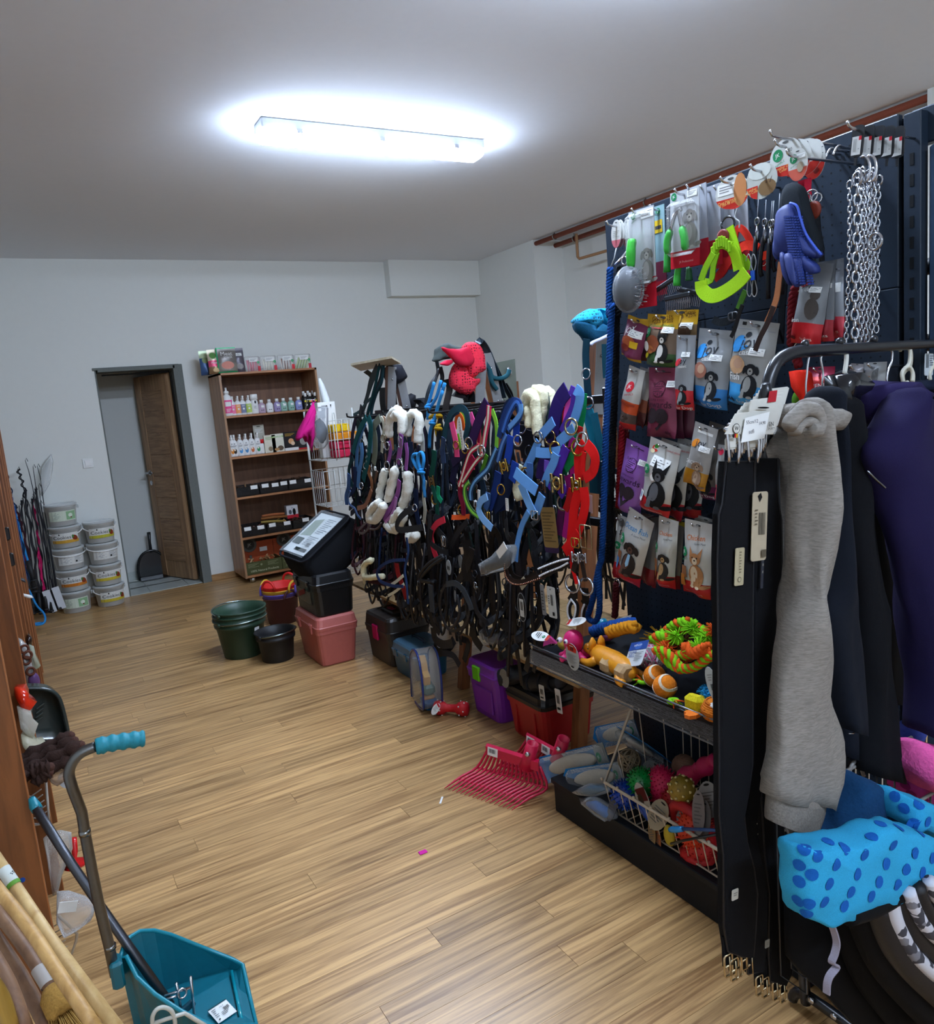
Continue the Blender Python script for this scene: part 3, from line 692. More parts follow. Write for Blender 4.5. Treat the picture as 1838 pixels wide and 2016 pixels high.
# ---------------- tubs of horse cookies left of the door ----------------
def cookie_tub(label, x, y, z, kind, yaw, lid=True):
 h_, r0, r1 = .183, .1, .122
 t = thing('cookie_tub', label, 'bucket', (x, y, z), Rz(yaw))
 part('tub',MB().lathe([(r0,0),(r0 + .004,.004),(r1 - .004,h_ - .03),(r1,h_ - .028),(r1,h_ - .02)],0,24),clear('#f4f6f2',.55,.35),t)
 part('cookies',MB().lathe([(r0 - .006,.006),(r0 + .003,h_ * .55)],0,16),M('#5e4638' if kind != 'g' else '#4a4a3c','knit'),t)
 if lid: part('lid',MB().lathe([(r1 + .004,h_ - .022),(r1 + .005,h_ - .004),(r1 - .008,h_),(r1 - .014,h_ - .006)],0,24),clear('#e8ecea',.6,.3),t)
 sf = lambda u, v: -math.sqrt(max(0, 1 - (u * 1.5) ** 2)) * (r0 + (r1 - r0) * (1 - v) + .0015)
 pr = Print(.2,h_,lambda u,v: -math.sqrt(max(1e-4,(r0 + (r1 - r0) * (1 - v) * .9 + .0065) ** 2 - (u * .2) ** 2)))
 lab = M('#d2dcc8' if kind == 'g' else '#dcdcd6', 'paper')
 pr.rect(-.48, .3, .48, .76, lab, 8)
 if kind == 'g': pr.lines(-.4,.36,-.1,.7,Mpa('#9aa89a'),6); pr.rect(.12,.34,.46,.72,Mpa('#8fb78a'),5); pr.ell(.28,.52,.08,None,Mpa('#e0e8d8')); pr.ell(.3,.62,.03,None,Mpa('#7a2a2a'))
 elif kind == 'w': pr.lines(-.42,.36,-.05,.7,Mpa('#8f9398'),7); pr.lines(.08,.36,.4,.7,Mpa('#9a9ea2'),7); pr.ell(.15,.62,.04,None,INK)
 else:
  pr.rect(-.48,.62,.48,.76,M(kind,'paper'),8); pr.text('Cookies',-.1,.5,.2,Mpa('#2a2622')); pr.ell(-.2,.36,.022,.04,INK); pr.ell(.36,.55,.09,.12,Mpa('#8a3a22'),.5); pr.ell(.3,.48,.04,.07,Mpa('#4a7a3a'))
 pr.mb.v = [(a, b, c + h_) for a, b, c in pr.mb.v]; pr.make(t, 'label')
 if kind != 'g':
  a_ = -.55 if kind == 'w' else -.9
  part('handle',MB().tube([(( r1 + .012) * math.cos(q),-abs(math.sin(q)) * (r1 + .02) * math.cos(a_) ,h_ - .035 + math.sin(q) * (r1 * .55) * math.sin(a_)) for q in [PI * k / 14 for k in range(15)]],.0045,6),WHITE,t)
 for s_ in (-1,1): part('handle_lug',MB().box((s_ * (r1 + .006),0,h_ - .04),(.014,.03,.03),ch=.004),clear('#e8ecea',.6,.3),t)
kinds = ['g', '#c8782a', 'w', '#c99a3a', 'g']
labs = ['green labelled cookie tub at the bottom of the left stack','cookie tub with orange band second from bottom of left stack','cookie tub with grey text label in middle of left stack','cookie tub with golden band second from top of left stack','green labelled open topped cookie tub on top of left stack']
for k in range(5): cookie_tub(labs[k],.19 + .004 * (k % 2),7.19,k * .185,kinds[k],.15 * (k % 3) - .1,True)
kinds = ['#c8b43a', '#c8b43a', 'w', '#b8b43a']
labs = ['cookie tub at the bottom of the right stack beside door','cookie tub second from bottom of the right stack','grey labelled cookie tub third up the right stack','cookie tub with yellow band on top of the right stack']
for k in range(4): cookie_tub(labs[k], .455, 7.185, k * .185, kinds[k], .2 - .1 * (k % 2), True)
# ---------------- whips and rods in the far left corner ----------------
rod = [('b8 150,505@7.22 170,600@7.2 205,740@7.15 250,1000@7.1 330,1650@6.98', 0)]
def whip(label, path, r, c, twist=None, card=False, group=None, tip=None):
 P = smooth(path, 5); o = V(P[-1]); o.z = min(p.z for p in P)
 t = thing('riding_whip', label, 'whip', tuple(o), None, group)
 mb = MB()
 if twist:
  Q = []; n = len(P) * 5
  for i in range(n):
   f = i / (n - 1) * (len(P) - 1); a = min(int(f),len(P) - 2); p = V(P[a]).lerp(V(P[a + 1]),f - a); q = f * 2.4
   Q.append(p + V((math.cos(q) * twist, math.sin(q) * twist, 0)))
  mb.tube(Q, r, 5)
  mb.tube([p for p in P], r * .6, 5)
 else: mb.tube(P, [r * (.45 + .55 * i / len(P)) for i in range(len(P))], 6)
 part('shaft', mb, c, t, w=1)
 e = V(P[-1]); d = (V(P[-2]) - e).normalized()
 part('grip',MB().tube([e,e + d * .17],r * 1.9,7).lathe([(r * 2.6,0),(r * 2.6,.015)],0,8,aim(e,e + d)),Mru('#141416'),t,w=1)
 part('loop',MB().tube([V(P[0]),V(P[0]) + V((.01,0,.02)),V(P[0]) + V((.018,0,-.01))],.0025,4),F_('#26262a'),t,w=1)
 if card: part('hang_card',MB().box(tuple(e + d * .1 + V((0,-.028,0))),(.055,.002,.19),R=Ry(-.16)),Mpa('#c9ccd0'),t,w=1)
bk = L_('#1b1b20'); mg = F_('#c21d5b'); bl = F_('#1f4e8a'); bl2 = F_('#2f86c8'); dr = F_('#7a1a35')
whip('black twisted lunge whip with hooked head standing tallest in the corner',q3('-67 7240 1240 -53 7220 1146 -47 7180 991 -52 7100 623 -76 7000 64'),.006,bk,.012)
whip('slim black dressage whip standing left of the two carded ones',q3('-3 7270 1304 12 7250 1167 21 7200 864 14 7100 559 -9 6990 62'),.005,bk,None,True)
whip('slim black whip with bent tip in the corner bundle',q3('45 7270 1246 40 7240 1080 37 7150 707 9 7000 56'),.005,bk)
whip('black dressage whip with long curved tip right of the bundle',q3('76 7270 1247 83 7250 1116 73 7200 845 63 7000 76'),.005,bk,None,True)
whip('thin black whip standing beside the top cookie tub',q3('60 7250 1087 56 7200 911 49 7120 603 42 7000 91'),.004,bk)
whip('black whip with magenta wrapped middle in the corner bundle',q3('-2 7200 983 -1 7160 787 -18 7100 512 -38 6990 68'),.007,mg,.006)
whip('magenta lunge whip with loose lash at front of the bundle',q3('-26 7060 571 -31 7030 419 -31 7000 235 -35 6960 95'),.007,mg,.004)
for k in range(9):
 o = k * 17 - 60
 whip('black whip %s from the left in the thick of the corner bundle' % ORD[k],[V((-.035,7.12,.952)) + V((o * .0011,.03 * (k % 3),.04 * (k % 4))),V((-.044,7.06,.543)) + V((o * .0014,.03 * (k % 3),0)),V((-.066,7,.073)) + V((o * .0015,.03 * (k % 3) - .02,0))],.007,bk,.009 if k % 2 else None,False,'black whips in the corner bundle')
whip('navy blue lunge line whip at left of the corner bundle',q3('-166 7000 1262 -154 6950 1113 -138 6900 965 -136 6800 726 -139 6750 484 -145 6700 193'),.013,bl,.004)
whip('bright blue plastic rod leaning in the corner',q3('-149 6950 1063 -129 6900 914 -114 6850 646 -86 6800 375'),.011,bl2)
whip('crimson wrapped rod leaning behind the wooden rack',q3('-180 7050 1261 -168 7000 1082 -144 6900 786 -117 6850 566 -91 6800 314'),.01,dr,.008)
whip('magenta rod between the blue and black whips',q3('-147 6950 882 -134 6900 683 -114 6850 504 -91 6800 284'),.011,mg)
whip('dark red and black twisted rod in the corner',q3('-129 7100 947 -108 7050 825 -95 7000 623 -76 6950 253'),.008,F_('#3a1a22'),.007)
whip('dark navy rod with coiled cord at its top',q3('-154 7050 1458 -152 7020 1359 -147 7000 1219 -133 6950 1000 -123 6850 728 -127 6750 280'),.005,F_('#15304f'),.012)
_e = q3('-138 6700 541 -148 6700 394 -123 6700 309 -96 6700 203 -59 6700 134 -54 6650 92 -75 6620 68 -118 6620 68 -141 6650 70 -117 6700 63 -66 6720 54')
one('blue_cord',MB().tube(smooth([(a,b,max(c,.008)) for a,b,c in _e],5),.008,6),bl2,'light blue cord trailing onto the floor from the corner whips','cord',loc=tuple(V(_e[7])))
_b = [V(p) for p in qY(7280,'193 1336 201 1275 183 1193 146 1092 101 1021 76 996 61 1019 77 1122 103 1231 146 1295')]
bgm = MB(); cc = sum(_b, V((0, 0, 0))) / len(_b)
bgm.loft([[p + V((0,-.04,0)) * 0 for p in _b],[cc + (p - cc) * .8 + V((0,-.035,0)) for p in _b],[cc + (p - cc) * .3 + V((0,-.05,0)) for p in _b]])
one('plastic_sleeve',crumple(bgm,.008,18),clear('#f0f4f4',.4),'clear pointed plastic sleeve standing against the back wall','plastic bag',loc=tuple(_b[5]))
# black dustpan in the small back room
t = thing('black_dustpan','black plastic dustpan with upright handle behind the open door','dustpan',(.93,8.0,.002))
pan = MB().loft([[(x,y,z) for x,y in ((-.14,-.08),(.14,-.08),(.14,.03),(-.14,.03))] for z in (0,.006)],sm=False)
pan = MB().prism([(-.14,0),(.14,0),(.14,.1),(.1,.21),(.03,.27),(-.05,.27),(-.11,.22),(-.14,.12)],.006,T=Tr(0,.03,0) @ Rx(.0))
pan.tube(smooth([(.14,.02,0),(.14,.02,.1),(.1,.02,.21),(.03,.02,.27),(-.05,.02,.27),(-.11,.02,.22),(-.14,.02,.12),(-.14,.02,0)],3),.012,6)
part('pan',pan,Mgl('#101214'),t); part('handle',MB().tube([(.0,.03,.26),(.0,.02,.36),(.005,.015,.46)],[.016,.013,.018],8),Mpl('#16181a'),t); part('front_lip',MB().box((0,-.03,.012),(.28,.12,.006),ch=.002,R=Rx(.1)),Mgl('#101214'),t)

# ---------------- buckets, boxes and bags standing on the floor ----------------
def pail(label, x, y, z, r0, r1, h, c, handle=None, ribs=2, tag=None):
 t = thing('bucket', label, 'bucket', (x, y, z))
 mb = MB().lathe([(r0,0),(r0 + .004,.004),(r1 - .012,h - .05),(r1 - .002,h - .047),(r1,h - .03),(r1 - .004,h - .028),(r1,h - .012),(r1 + .006,h - .008),(r1 + .007,h),(r1 - .003,h),(r1 - .012,h - .05),(r0 - .004,.012),(.001,.01)],0,28,cap=(1,0))
 part('pail', mb, c, t)
 if handle is not None:
  a = handle
  part('handle',MB().tube([((r1 + .008) * math.cos(q) ,-math.sin(q) * (r1 + .008) * math.cos(a),h - .012 + math.sin(q) * (r1) * math.sin(a)) for q in [PI * k / 18 for k in range(19)]],.004,6,T=Rz(.5)),Mme('#9fb0ae'),t)
  for s_ in (-1,1): part('handle_lug',MB().lathe([(.013,-.006),(.013,.01)],0,8,Rz(.5) @ Tr(s_ * (r1 + .002),0,h - .014) @ Ry(s_ * PI / 2)),c,t)
 if tag: part('price_label',MB().box((r1 * .42,-r1 * .84,h - .07),(.035,.002,.03),R=Rz(.45) @ Rx(.2)),PAPER,t)
 return t
gm = M('#26402f', 'plastic', .45)
gx, gy = 1.025, 4.875
for k,lab in enumerate(('dark green bucket at the bottom of the stack of three','dark green bucket in the middle of the stack of three','dark green bucket on top with its wire handle laid back')):
 pail(lab,gx + .003 * k,gy,.028 * k + (.001 if k else 0),.118,.162,.25,gm,(.05,None,PI * .96)[k],tag=k == 0)
pail('small black bucket on the floor between green stack and pink box',1.172,4.61,0,.092,.122,.185,M('#17181b','plastic',.5),.12)
tub_c = ((Mru('#4a1d22'),'dark red'),(Mru('#5b4aa8'),'purple'),(Mru('#d8a82a'),'yellow'),(Mru('#d8201c'),'bright red'))
def flexi(label, x, y, z, c, ang, h=.2):
 t = thing('flexible_tub', label, 'tub', (x, y, z)); r0, r1 = .095, .125
 part('tub',MB().lathe([(r0,0),(r0 + .01,.003),(r1,h - .012),(r1 + .005,h - .006),(r1 + .002,h),(r1 - .006,h - .008),(r0,.012),(.001,.01)],0,24,cap=(1,0)),c,t)
 for s_ in (0, PI):
  q = Rz(ang + s_); part('grip',MB().tube([q @ V((r1 + .001,.055 * math.cos(a),h - .012 + .062 * math.sin(a))) for a in [PI * k / 10 for k in range(11)]],.009,7),c,t)
for k, (z, an) in enumerate(((0, 1.9), (.028, 2.6), (.055, -.95), (.083, .65))):
 flexi('%s flexible tub with loop handles %s' % (tub_c[k][1],('at the base of the tub stack','nested second from bottom','nested under the red one','on top of the tub stack')[k]),1.45,5.42,z + (.0005 if k else 0),tub_c[k][0],an)
def groom_box(name,label,x0,x1,y0,y1,z0,h,c,lidc,lid=.06,taper=.9,extra=None,rim=.012,cat='box'):
 cx, cy = (x0 + x1) / 2, (y0 + y1) / 2; W, D = x1 - x0, y1 - y0
 t = thing(name, label, cat, (cx, cy, z0)); hb = h - lid
 R_ = lambda s_, z, e=0: [(a, b, z) for a, b in rrect(W * s_ + e, D * s_ + e, .035, 3)]
 part('body',MB().loft([R_(taper - .03,0),R_(taper,.008),R_(.985,hb - .03),R_(.985,hb - .028,rim),R_(.985,hb - .006,rim)],sm=False),c,t)
 part('lid',MB().loft([R_(1,hb - .005,rim),R_(1,hb + .012,rim + .004),R_(1,hb + .016,rim - .004),R_(1,hb + lid * .55,0),R_(.98,hb + lid * .85),R_(.9,hb + lid)],sm=False),lidc,t)
 if extra: extra(t, W, D, hb, h)
 return t
def latches(c, n=2, side='x'):
 def f(t, W, D, hb, h):
  for k in range(n):
   p = (k - (n - 1) / 2) * D * .5
   part('latch',MB().box((-W / 2 - .008,p,hb - .005),(.012,.045,.06),ch=.003).box((-W / 2 - .013,p,hb + .01),(.008,.03,.02),ch=.002),c,t)
 return f
pk = M('#b5625a', 'plastic', .42)
groom_box('grooming_box','dusty pink plastic grooming box with rounded lid under the black box',1.315,1.565,4.205,4.64,0,.302,pk,pk,.07,.86,latches(pk,2))
bkp = M('#0c0d10', 'plastic', .35)
def blackextra(t, W, D, hb, h):
 latches(Mgl('#16181b'), 2)(t, W, D, hb, h)
 part('tray_window',MB().box((-W / 2 * .97,0,hb * .55),(.006,D * .55,.08),ch=.003),clear('#2a2c2e',.6),t)
 part('front_print',MB().box((-W / 2 * .985 - .003,D * .12,hb * .62),(.002,D * .3,.03),R=Rx(-.3)),Mpa('#7c2a26'),t)
groom_box('grooming_box','large black plastic grooming box stacked on the pink box',1.33,1.575,4.215,4.635,.303,.255,bkp,bkp,.07,.92,blackextra)
# black rug bag with clear pocket
_c = q3('1275 4485 665 1335 4199 639 1610 4378 846 1545 4678 867')
_c = [V(p) for p in _c]; nrm = (_c[1] - _c[0]).cross(_c[3] - _c[0]).normalized()
if nrm.x > 0: nrm = -nrm
ctr = sum(_c, V((0, 0, 0))) / 4
t = thing('rug_bag','bulging black rug bag with clear front pocket lying on the black box','bag',(ctr.x,ctr.y,.56))
ex = (_c[1] - _c[0]) ; ey = (_c[3] - _c[0])
def rugring(k, back, puff):
 W,H = ex.length * k,ey.length * k; e1 = ex.normalized(); e2 = (ey - e1 * ey.dot(e1)).normalized()
 return [ctr + e1 * a + e2 * b - nrm * back + e1 * puff for a, b in rrect(W, H, .05, 3)]
mb = MB().loft([rugring(.8,-.012,0),rugring(.98,-.004,0),rugring(1.06,.02,.005),rugring(1.12,.09,.03),rugring(1.06,.17,.06),rugring(.85,.205,.07)])
part('bag_body', crumple(mb, .012, 9), F_('#0f1013'), t, w=1)
e1 = ex.normalized(); e2 = (ey - e1 * ey.dot(e1)).normalized(); Tm = Matrix((e1,-nrm,e2)).transposed().to_4x4(); Tm.translation = ctr + nrm * .016
W, H = ex.length, ey.length
sh = MB().box((-.01,0,.0),(W * .8,.002,H * .86),T=Tm); part('insert_sheet',sh,Mpa('#cfd3d2'),t,w=1)
pr = Print(W * .8,H * .86,lambda u,v: 0); pr.poly([(-.42,.2),(-.1,.12),(.0,.55),(-.42,.6)],Mpa('#8f9a8a')).lines(.05,.1,.42,.5,Mpa('#8a8f92'),9).rect(-.45,.64,-.1,.8,Mpa('#3a443e')).lines(.0,.56,.42,.8,Mpa('#a0a4a6'),6).rect(-.1,.86,.42,.93,Mpa('#1a2422')).bars(.2,.72,.36,.8,INK)
pr.mb.v = [tuple(Tm @ V((a - .01,b - .0016,c + H * .43))) for a,b,c in pr.mb.v]; pr.mb.shift(t.location); pr.make(t)
part('clear_pocket',crumple(MB().grid(lambda u,v: (-.01 + (u - .5) * W * .92,-.008 - .006 * math.sin(u * 9) * math.sin(v * 7),(v - .5) * H * .95),12,12,T=Tm),.004,25),clear('#dfe6e8',.12),t,w=1)
part('piping',MB().tube([p + nrm * .006 for p in rugring(1.06,.0,0)],.007,6,closed=True),F_('#1c1d22'),t,w=1)
part('carry_strap',MB().ribbon(smooth([rugring(1.05,.1,.03)[6],rugring(1.25,.14,.05)[5] + V((0,0,.05)),rugring(1.2,.16,.06)[3] + V((0,0,.02)),rugring(1.05,.12,.04)[1]],5),.03,.003,tuple(nrm)),F_('#0c0c0e'),t,w=1)
def greyextra(t, W, D, hb, h):
 part('latch',MB().box((-W / 2 - .006,-.0,hb - .01),(.014,.07,.09),ch=.004),Mgl('#c2185f'),t)
 part('carry_handle', MB().box((-.02, 0, h + .006), (.07, .17, .02), ch=.006), Mpl('#2a2826'), t)
 part('handle_inlay',MB().box((-.02,.01,h + .018),(.03,.07,.006),ch=.002),Mgl('#8a1f4a'),t)
 for s_ in (-1,1): part('lid_rib',MB().box((-.02,s_ * D * .38,h * .985),(W * .8,.02,.014),ch=.003),Mpl('#2e2a28'),t)
groom_box('tack_box','dark grey brown tack box with magenta latch below the tack stand',1.632,1.9,3.915,4.265,0,.285,Mpl('#37322f'),Mpl('#2f2b29'),.09,.92,greyextra)
def blueextra(t, W, D, hb, h):
 part('carry_handle',MB().tube(smooth([(0,-.07,h),(0,-.06,h + .014),(0,.06,h + .014),(0,.07,h)],3),.008,6),Mgl('#1f3e58'),t)
 for p in (-.06,.06): part('latch',MB().box((-W / 2 - .006,p,hb),(.01,.03,.04),ch=.002),Mgl('#1d5676'),t)
groom_box('tack_box','small teal blue box with translucent lid next to grey box',1.635,1.86,3.625,3.9,0,.185,Mpl('#15526f'),clear('#5f8aa6',.7,.25),.06,.93,blueextra)
purp = M('#7a2aa0', 'plastic', .45)
def purpextra(t, W, D, hb, h):
 part('latch',MB().box((-W / 2 - .006,.03,hb + .005),(.014,.06,.07),ch=.003),Mgl('#6cc81e'),t)
 part('moulded_panel',MB().box((-W / 2 * .97,-.01,hb * .45),(.012,D * .55,hb * .55),ch=.004),purp,t)
groom_box('tack_box','purple plastic tack box with lime green latch under the stand',1.69,1.95,2.855,3.125,0,.27,purp,purp,.06,.9,purpextra)
redm = M('#a3121a', 'plastic', .45)
def redextra(t, W, D, hb, h):
 for p in (-.07,.07): part('moulded_rib',MB().box((-W / 2 * .96,p,hb * .5),(.014,.02,hb * .8),ch=.003),redm,t)
groom_box('tack_box','bright red plastic box with black lid below the tack stand',1.7,1.98,2.51,2.8,0,.235,redm,Mpl('#121214'),.05,.9,redextra)
# boots and spare tack lying on the red box
bt = thing('tendon_boots','pair of black padded horse boots lying on the red box lid','horse boots',(1.8,2.66,.236))
for k, (dx, dy) in enumerate(((-.05, .07), (-.03, -.08))):
 B_ = Tr(dx, dy, .045) @ Rz(.5 + dy * 4) @ Rx(PI / 2 - .25)
 part('boot_shell',crumple(MB().loft([[(r_ * math.cos(a),r_ * .75 * math.sin(a),z) for a in [.5 + (2 * PI - 1) * j / 13 for j in range(14)]] for r_,z in ((.05,-.1),(.058,-.04),(.05,.03),(.044,.1))],cap=(0,0),closed=False,T=B_),.004,30),Mru('#121316'),bt)
 for z in (-.06,.01,.07): part('strap',MB().torus((0,0,z),.055,.006,n=16,T=B_ @ Sc(1,.78,1)),F_('#2a2b2f'),bt)
 part('grey_lining',MB().loft([[(r_ * math.cos(a),r_ * .7 * math.sin(a),z) for a in [2 * PI * j / 12 for j in range(12)]] for r_,z in ((.046,-.098),(.05,-.04),(.044,.03),(.04,.098))],T=B_),F_('#55555a'),bt)
swing_tag('round grey disc tag standing against the boots on red box',tuple((1.66,2.728,.321)),hangR(.1),.075,.085,Mpa('#7e7d78'))
for k,(p,q,lab) in enumerate((((1205,1430),0,'white barcode tag hanging over the front of red box'),((1365,1460),0,'second white barcode tag lower on the red box'))):
 pos = ((1.68,2.48,.317), (1.69,2.383,.326))[k]
 swing_tag(lab,pos,hangR(-.08),.036,(.065,.1)[k],Mpa('#c9c6bc'),lambda p: p.bars(-.3,.25,.3,.6,INK).rect(-.3,.75,.3,.85,INK),oval=False)
# clear rucksack shaped grooming kit
_o = qX(1550,'3469 -22 3424 135 3404 229 3345 284 3257 314 3188 306 3155 261 3147 171 3163 91 3192 31 3351 -47')
t = thing('grooming_kit','clear arched rucksack with blue trim holding yellow grooming tools','bag',(1.56,3.27,0))
o2 = [(-(y - 3.27), max(z, .002)) for x, y, z in _o]
FR = Tr(1.54, 3.27, 0) @ Rz(-PI / 2) @ Rz(-.25)
def inset(P, k):
 cx = sum(p[0] for p in P) / len(P); cz = sum(p[1] for p in P) / len(P); return [(cx + (p[0] - cx) * k,cz + (p[1] - cz) * k) for p in P]
ol = [(p.x, p.y) for p in smooth([(a, b, 0) for a, b in o2], 3, True)]
mb = MB().loft([[(a,y,b) for a,b in inset(ol,k)] for y,k in ((-.05,.93),(-.045,1),(.045,1),(.05,.93))],T=FR)
part('film', crumple(mb, .004, 20), clear('#cfd8e0', .16), t, w=1)
for y in (-.047,.047): part('trim',MB().tube([FR @ V((a,y,b)) for a,b in ol],.006,5,closed=True),Mgl('#1b2f6e'),t,w=1)
part('yellow_glove',MB().prism([(-.055,.27),(-.03,.275),(.0,.25),(.012,.21),(.05,.19),(.035,.14),(.02,.155),(.005,.13),(-.035,.15),(-.04,.2),(-.06,.23)],.03,T=FR @ Tr(.0,-.02,-.01)),Mru('#c8901e'),t,w=1)
part('green_brush', MB().box((0, 0, .11), (.11, .06, .05), ch=.012, T=FR), Mpl('#3c5a48'), t, w=1)
part('wooden_brush',MB().box((.012,-.005,.075),(.085,.06,.018),ch=.006,T=FR),Mma('#b5803a'),t,w=1)
part('blue_sponge',MB().box((.005,0,.036),(.11,.07,.055),ch=.014,T=FR),Mkn('#1f5e96'),t,w=1)
# red rubber dumbbell toy
_e = qZ(35,'1547 3168 1626 3079')
a,b = V(_e[0]),V(_e[1]); t = thing('dog_toy','red rubber dumbbell dog toy with white studs on the floor','dog toy',(a.x,a.y,0))
red = Mru('#c8131f'); T_ = aim(a, b); L = (b - a).length
mb = MB().lathe([(.012,-.03),(.03,-.024),(.037,0),(.03,.022),(.02,.035),(.018,L * .5),(.02,L - .035),(.03,L - .022),(.037,L),(.03,L + .024),(.012,L + .03)],0,16,T_)
part('dumbbell', mb, red, t, w=1)
for e_, k in ((0, 0), (L, 1)):
 for j in range(10):
  q = 2 * PI * j / 10; zz = e_ + (.012 if j % 2 else -.012)
  part('stud',MB().ball(tuple(T_ @ V((.036 * math.cos(q),.036 * math.sin(q),zz))),.0042,n=6,k=4),WHITE,t,w=1)
swing_tag('oval white card tied to the red dumbbell on the floor',tuple((1.52,3.11,.079)),hangR(.55) @ Rx(-.5),.04,.068,PAPER,lambda p: p.lines(-.3,.3,.3,.7,Mpa('#888888'),5).rect(-.3,.06,.3,.2,Mpa('#c22832')))
# magenta manure fork heads
mgt = M('#c4123f', 'plastic', .42)
def fork(label, base_l, base_r, tip_l, tip_r, mid_l, mid_r, n, loc, tags, sock):
 t = thing('manure_fork_head', label, 'fork head', loc)
 bl_, br_, tl_, tr_, ml_, mr_ = (V(p) for p in (base_l, base_r, tip_l, tip_r, mid_l, mid_r))
 part('head_bar',MB().loft([[p + d for d in (V((-.012,-.008,-.014)),V((.008,.012,-.014)),V((.008,.012,.022)),V((-.012,-.008,.022)))] for p in (bl_,br_)],sm=False),mgt,t,w=1)
 for k in range(n):
  f = k / (n - 1); b = bl_.lerp(br_, f); m_ = ml_.lerp(mr_, f); e = tl_.lerp(tr_, f)
  part('tine',MB().tube(smooth([b,m_,m_.lerp(e,.5) + V((0,0,.004)),e],3),[.0055] * 7 + [.0045,.003,.0012],6),mgt,t,w=1)
 for f in (0, .55):
  a,b = ml_.lerp(tl_,f),mr_.lerp(tr_,f); part('cross_rod',MB().tube([a,b],.004,5),mgt,t,w=1)
 s0 = bl_.lerp(br_, sock); d = (bl_ - ml_).normalized() * .6 + V((0, 0, .5)); d.normalize()
 part('socket',MB().lathe([(.03,-.02),(.026,.02),(.024,.085),(.019,.085),(.019,.02)],0,14,aim(s0,s0 + d)),mgt,t,w=1)
 part('screw',MB().lathe([(.009,0),(.009,.012),(.005,.013)],0,10,aim(s0 + d * .05 + V((-.02,-.012,0)),s0 + d * .05 + V((-.05,-.03,.01)))),STEEL,t,w=1)
 for f in tags:
  c = bl_.lerp(br_, f); q = frame(c + V((-.014, -.01, .008)), br_ - bl_, V((.15, .1, 1)))
  part('barcode_label', MB().box((0, 0, 0), (.05, .001, .032), T=q), PAPER, t, w=1)
  pr = Print(.05,.032,lambda u,v: -.0008); pr.bars(-.35,.15,.35,.65,INK,8); pr.mb.v = [tuple(q @ V((x,y,z + .016))) for x,y,z in pr.mb.v]; pr.mb.shift(t.location); pr.make(t)
fork('magenta manure fork head lying in front on the floor',(1.395,2.468,.13),(1.475,2.225,.13),(1.218,2.524,.004),(1.338,2.227,.004),(1.364,2.51,.05),(1.485,2.204,.05),17,tuple(V((1.377,2.54,0))),(.14,),.78)
fork('magenta manure fork head behind the front one under red box',(1.547,2.407,.15),(1.554,2.198,.15),(1.431,2.523,.004),(1.522,2.305,.004),(1.528,2.478,.06),(1.565,2.281,.06),13,tuple(V((1.55,2.526,0))),(.14,.6),.93)
one('petal_scrap',crumple(MB().box((0,0,.002),(.03,.022,.003),ch=.001),.003,60),Mpa('#c81f8f'),'tiny magenta scrap lying alone on the open floor','scrap',loc=tuple(V((.959,2.202,0))),w=0)
one('straw_bit',MB().box((0,0,.0015),(.05,.008,.003),ch=.001),PAPER,'small white paper strip on the floor before the forks','scrap',loc=tuple(V((1.169,2.459,0))),R=Rz(.9),w=0)
# white wire stand with sponges beside the cabinet
wm = M('#c9cbc6', 'plastic', .4)
t = thing('wire_basket_stand','white wire stand with tiered baskets between cabinet and halters','wire stand',(2.0,5.4,0))
def basket(mb_, x0, x1, y0, y1, z0, z1, nx, ny, r=.0022):
 for z in (z0,(z0 + z1) / 2,z1): mb_.tube([(x0,y0,z),(x1,y0,z),(x1,y1,z),(x0,y1,z)],r * 1.3,5,closed=True)
 for k in range(nx + 1):
  x = x0 + (x1 - x0) * k / nx; mb_.tube([(x,y0,z1),(x,y0,z0),(x,y1,z0),(x,y1,z1)],r,4)
 for k in range(1, ny):
  y = y0 + (y1 - y0) * k / ny; mb_.tube([(x0,y,z1),(x0,y,z0),(x1,y,z0),(x1,y,z1)],r,4)
 return mb_
part('top_basket', basket(MB(), 1.83, 2.24, 5.28, 5.56, 1.14, 1.42, 9, 6), wm, t, w=1)
part('middle_basket', basket(MB(), 1.84, 2.22, 5.3, 5.56, .8, 1.06, 9, 6), wm, t, w=1)
part('low_basket', basket(MB(), 1.84, 2.22, 5.3, 5.56, .28, .5, 9, 6), wm, t, w=1)
for x in (1.84,2.22): part('upright',MB().tube([(x,5.57,0),(x,5.57,1.5)],.007,6).tube(smooth([(x,5.3,.005),(x,5.57,.01)],2),.006,6),wm,t,w=1)
part('rim_hook',MB().tube(smooth([(1.945,5.275,1.13),(1.945,5.27,1.44),(1.955,5.27,1.475),(1.965,5.275,1.44),(1.97,5.28,1.14)],4),.004,5),wm,t,w=1)
for k,(c,lab) in enumerate((('#c02848','crimson'),('#c02848','crimson'),('#cc7f1c','orange'),('#e0b41c','yellow'))):
 z = 1.145 + .062 * k
 for j in range(3 if k < 3 else 2):
  x = 1.985 + .068 * j; one('grooming_sponge',MB().box((0,0,.03),(.064,.12,.058),ch=.008),Mkn(c),'%s sponge block %s in the top wire basket' % (lab,('lower row','upper crimson row','row','pair')[k] + ' ' + ('left','middle','right')[j]),'sponge',loc=(x,5.36 + .01 * (k % 2),z),group='sponges in the wire basket',w=0)
t = thing('fabric_hat','bright pink fabric hat hanging from the white wire stand','hat',(0,0,0))
_p = [V(p) for p in qY(5240,'1807 1555 1819 1491 1795 1417 1791 1340 1758 1276 1759 1223 1746 1249 1743 1316 1727 1337 1711 1283 1708 1320 1684 1327 1648 1307 1647 1328 1691 1379 1749 1488')]
c = sum(_p, V((0, 0, 0))) / len(_p)
t.location = (c.x, c.y, c.z - .1)
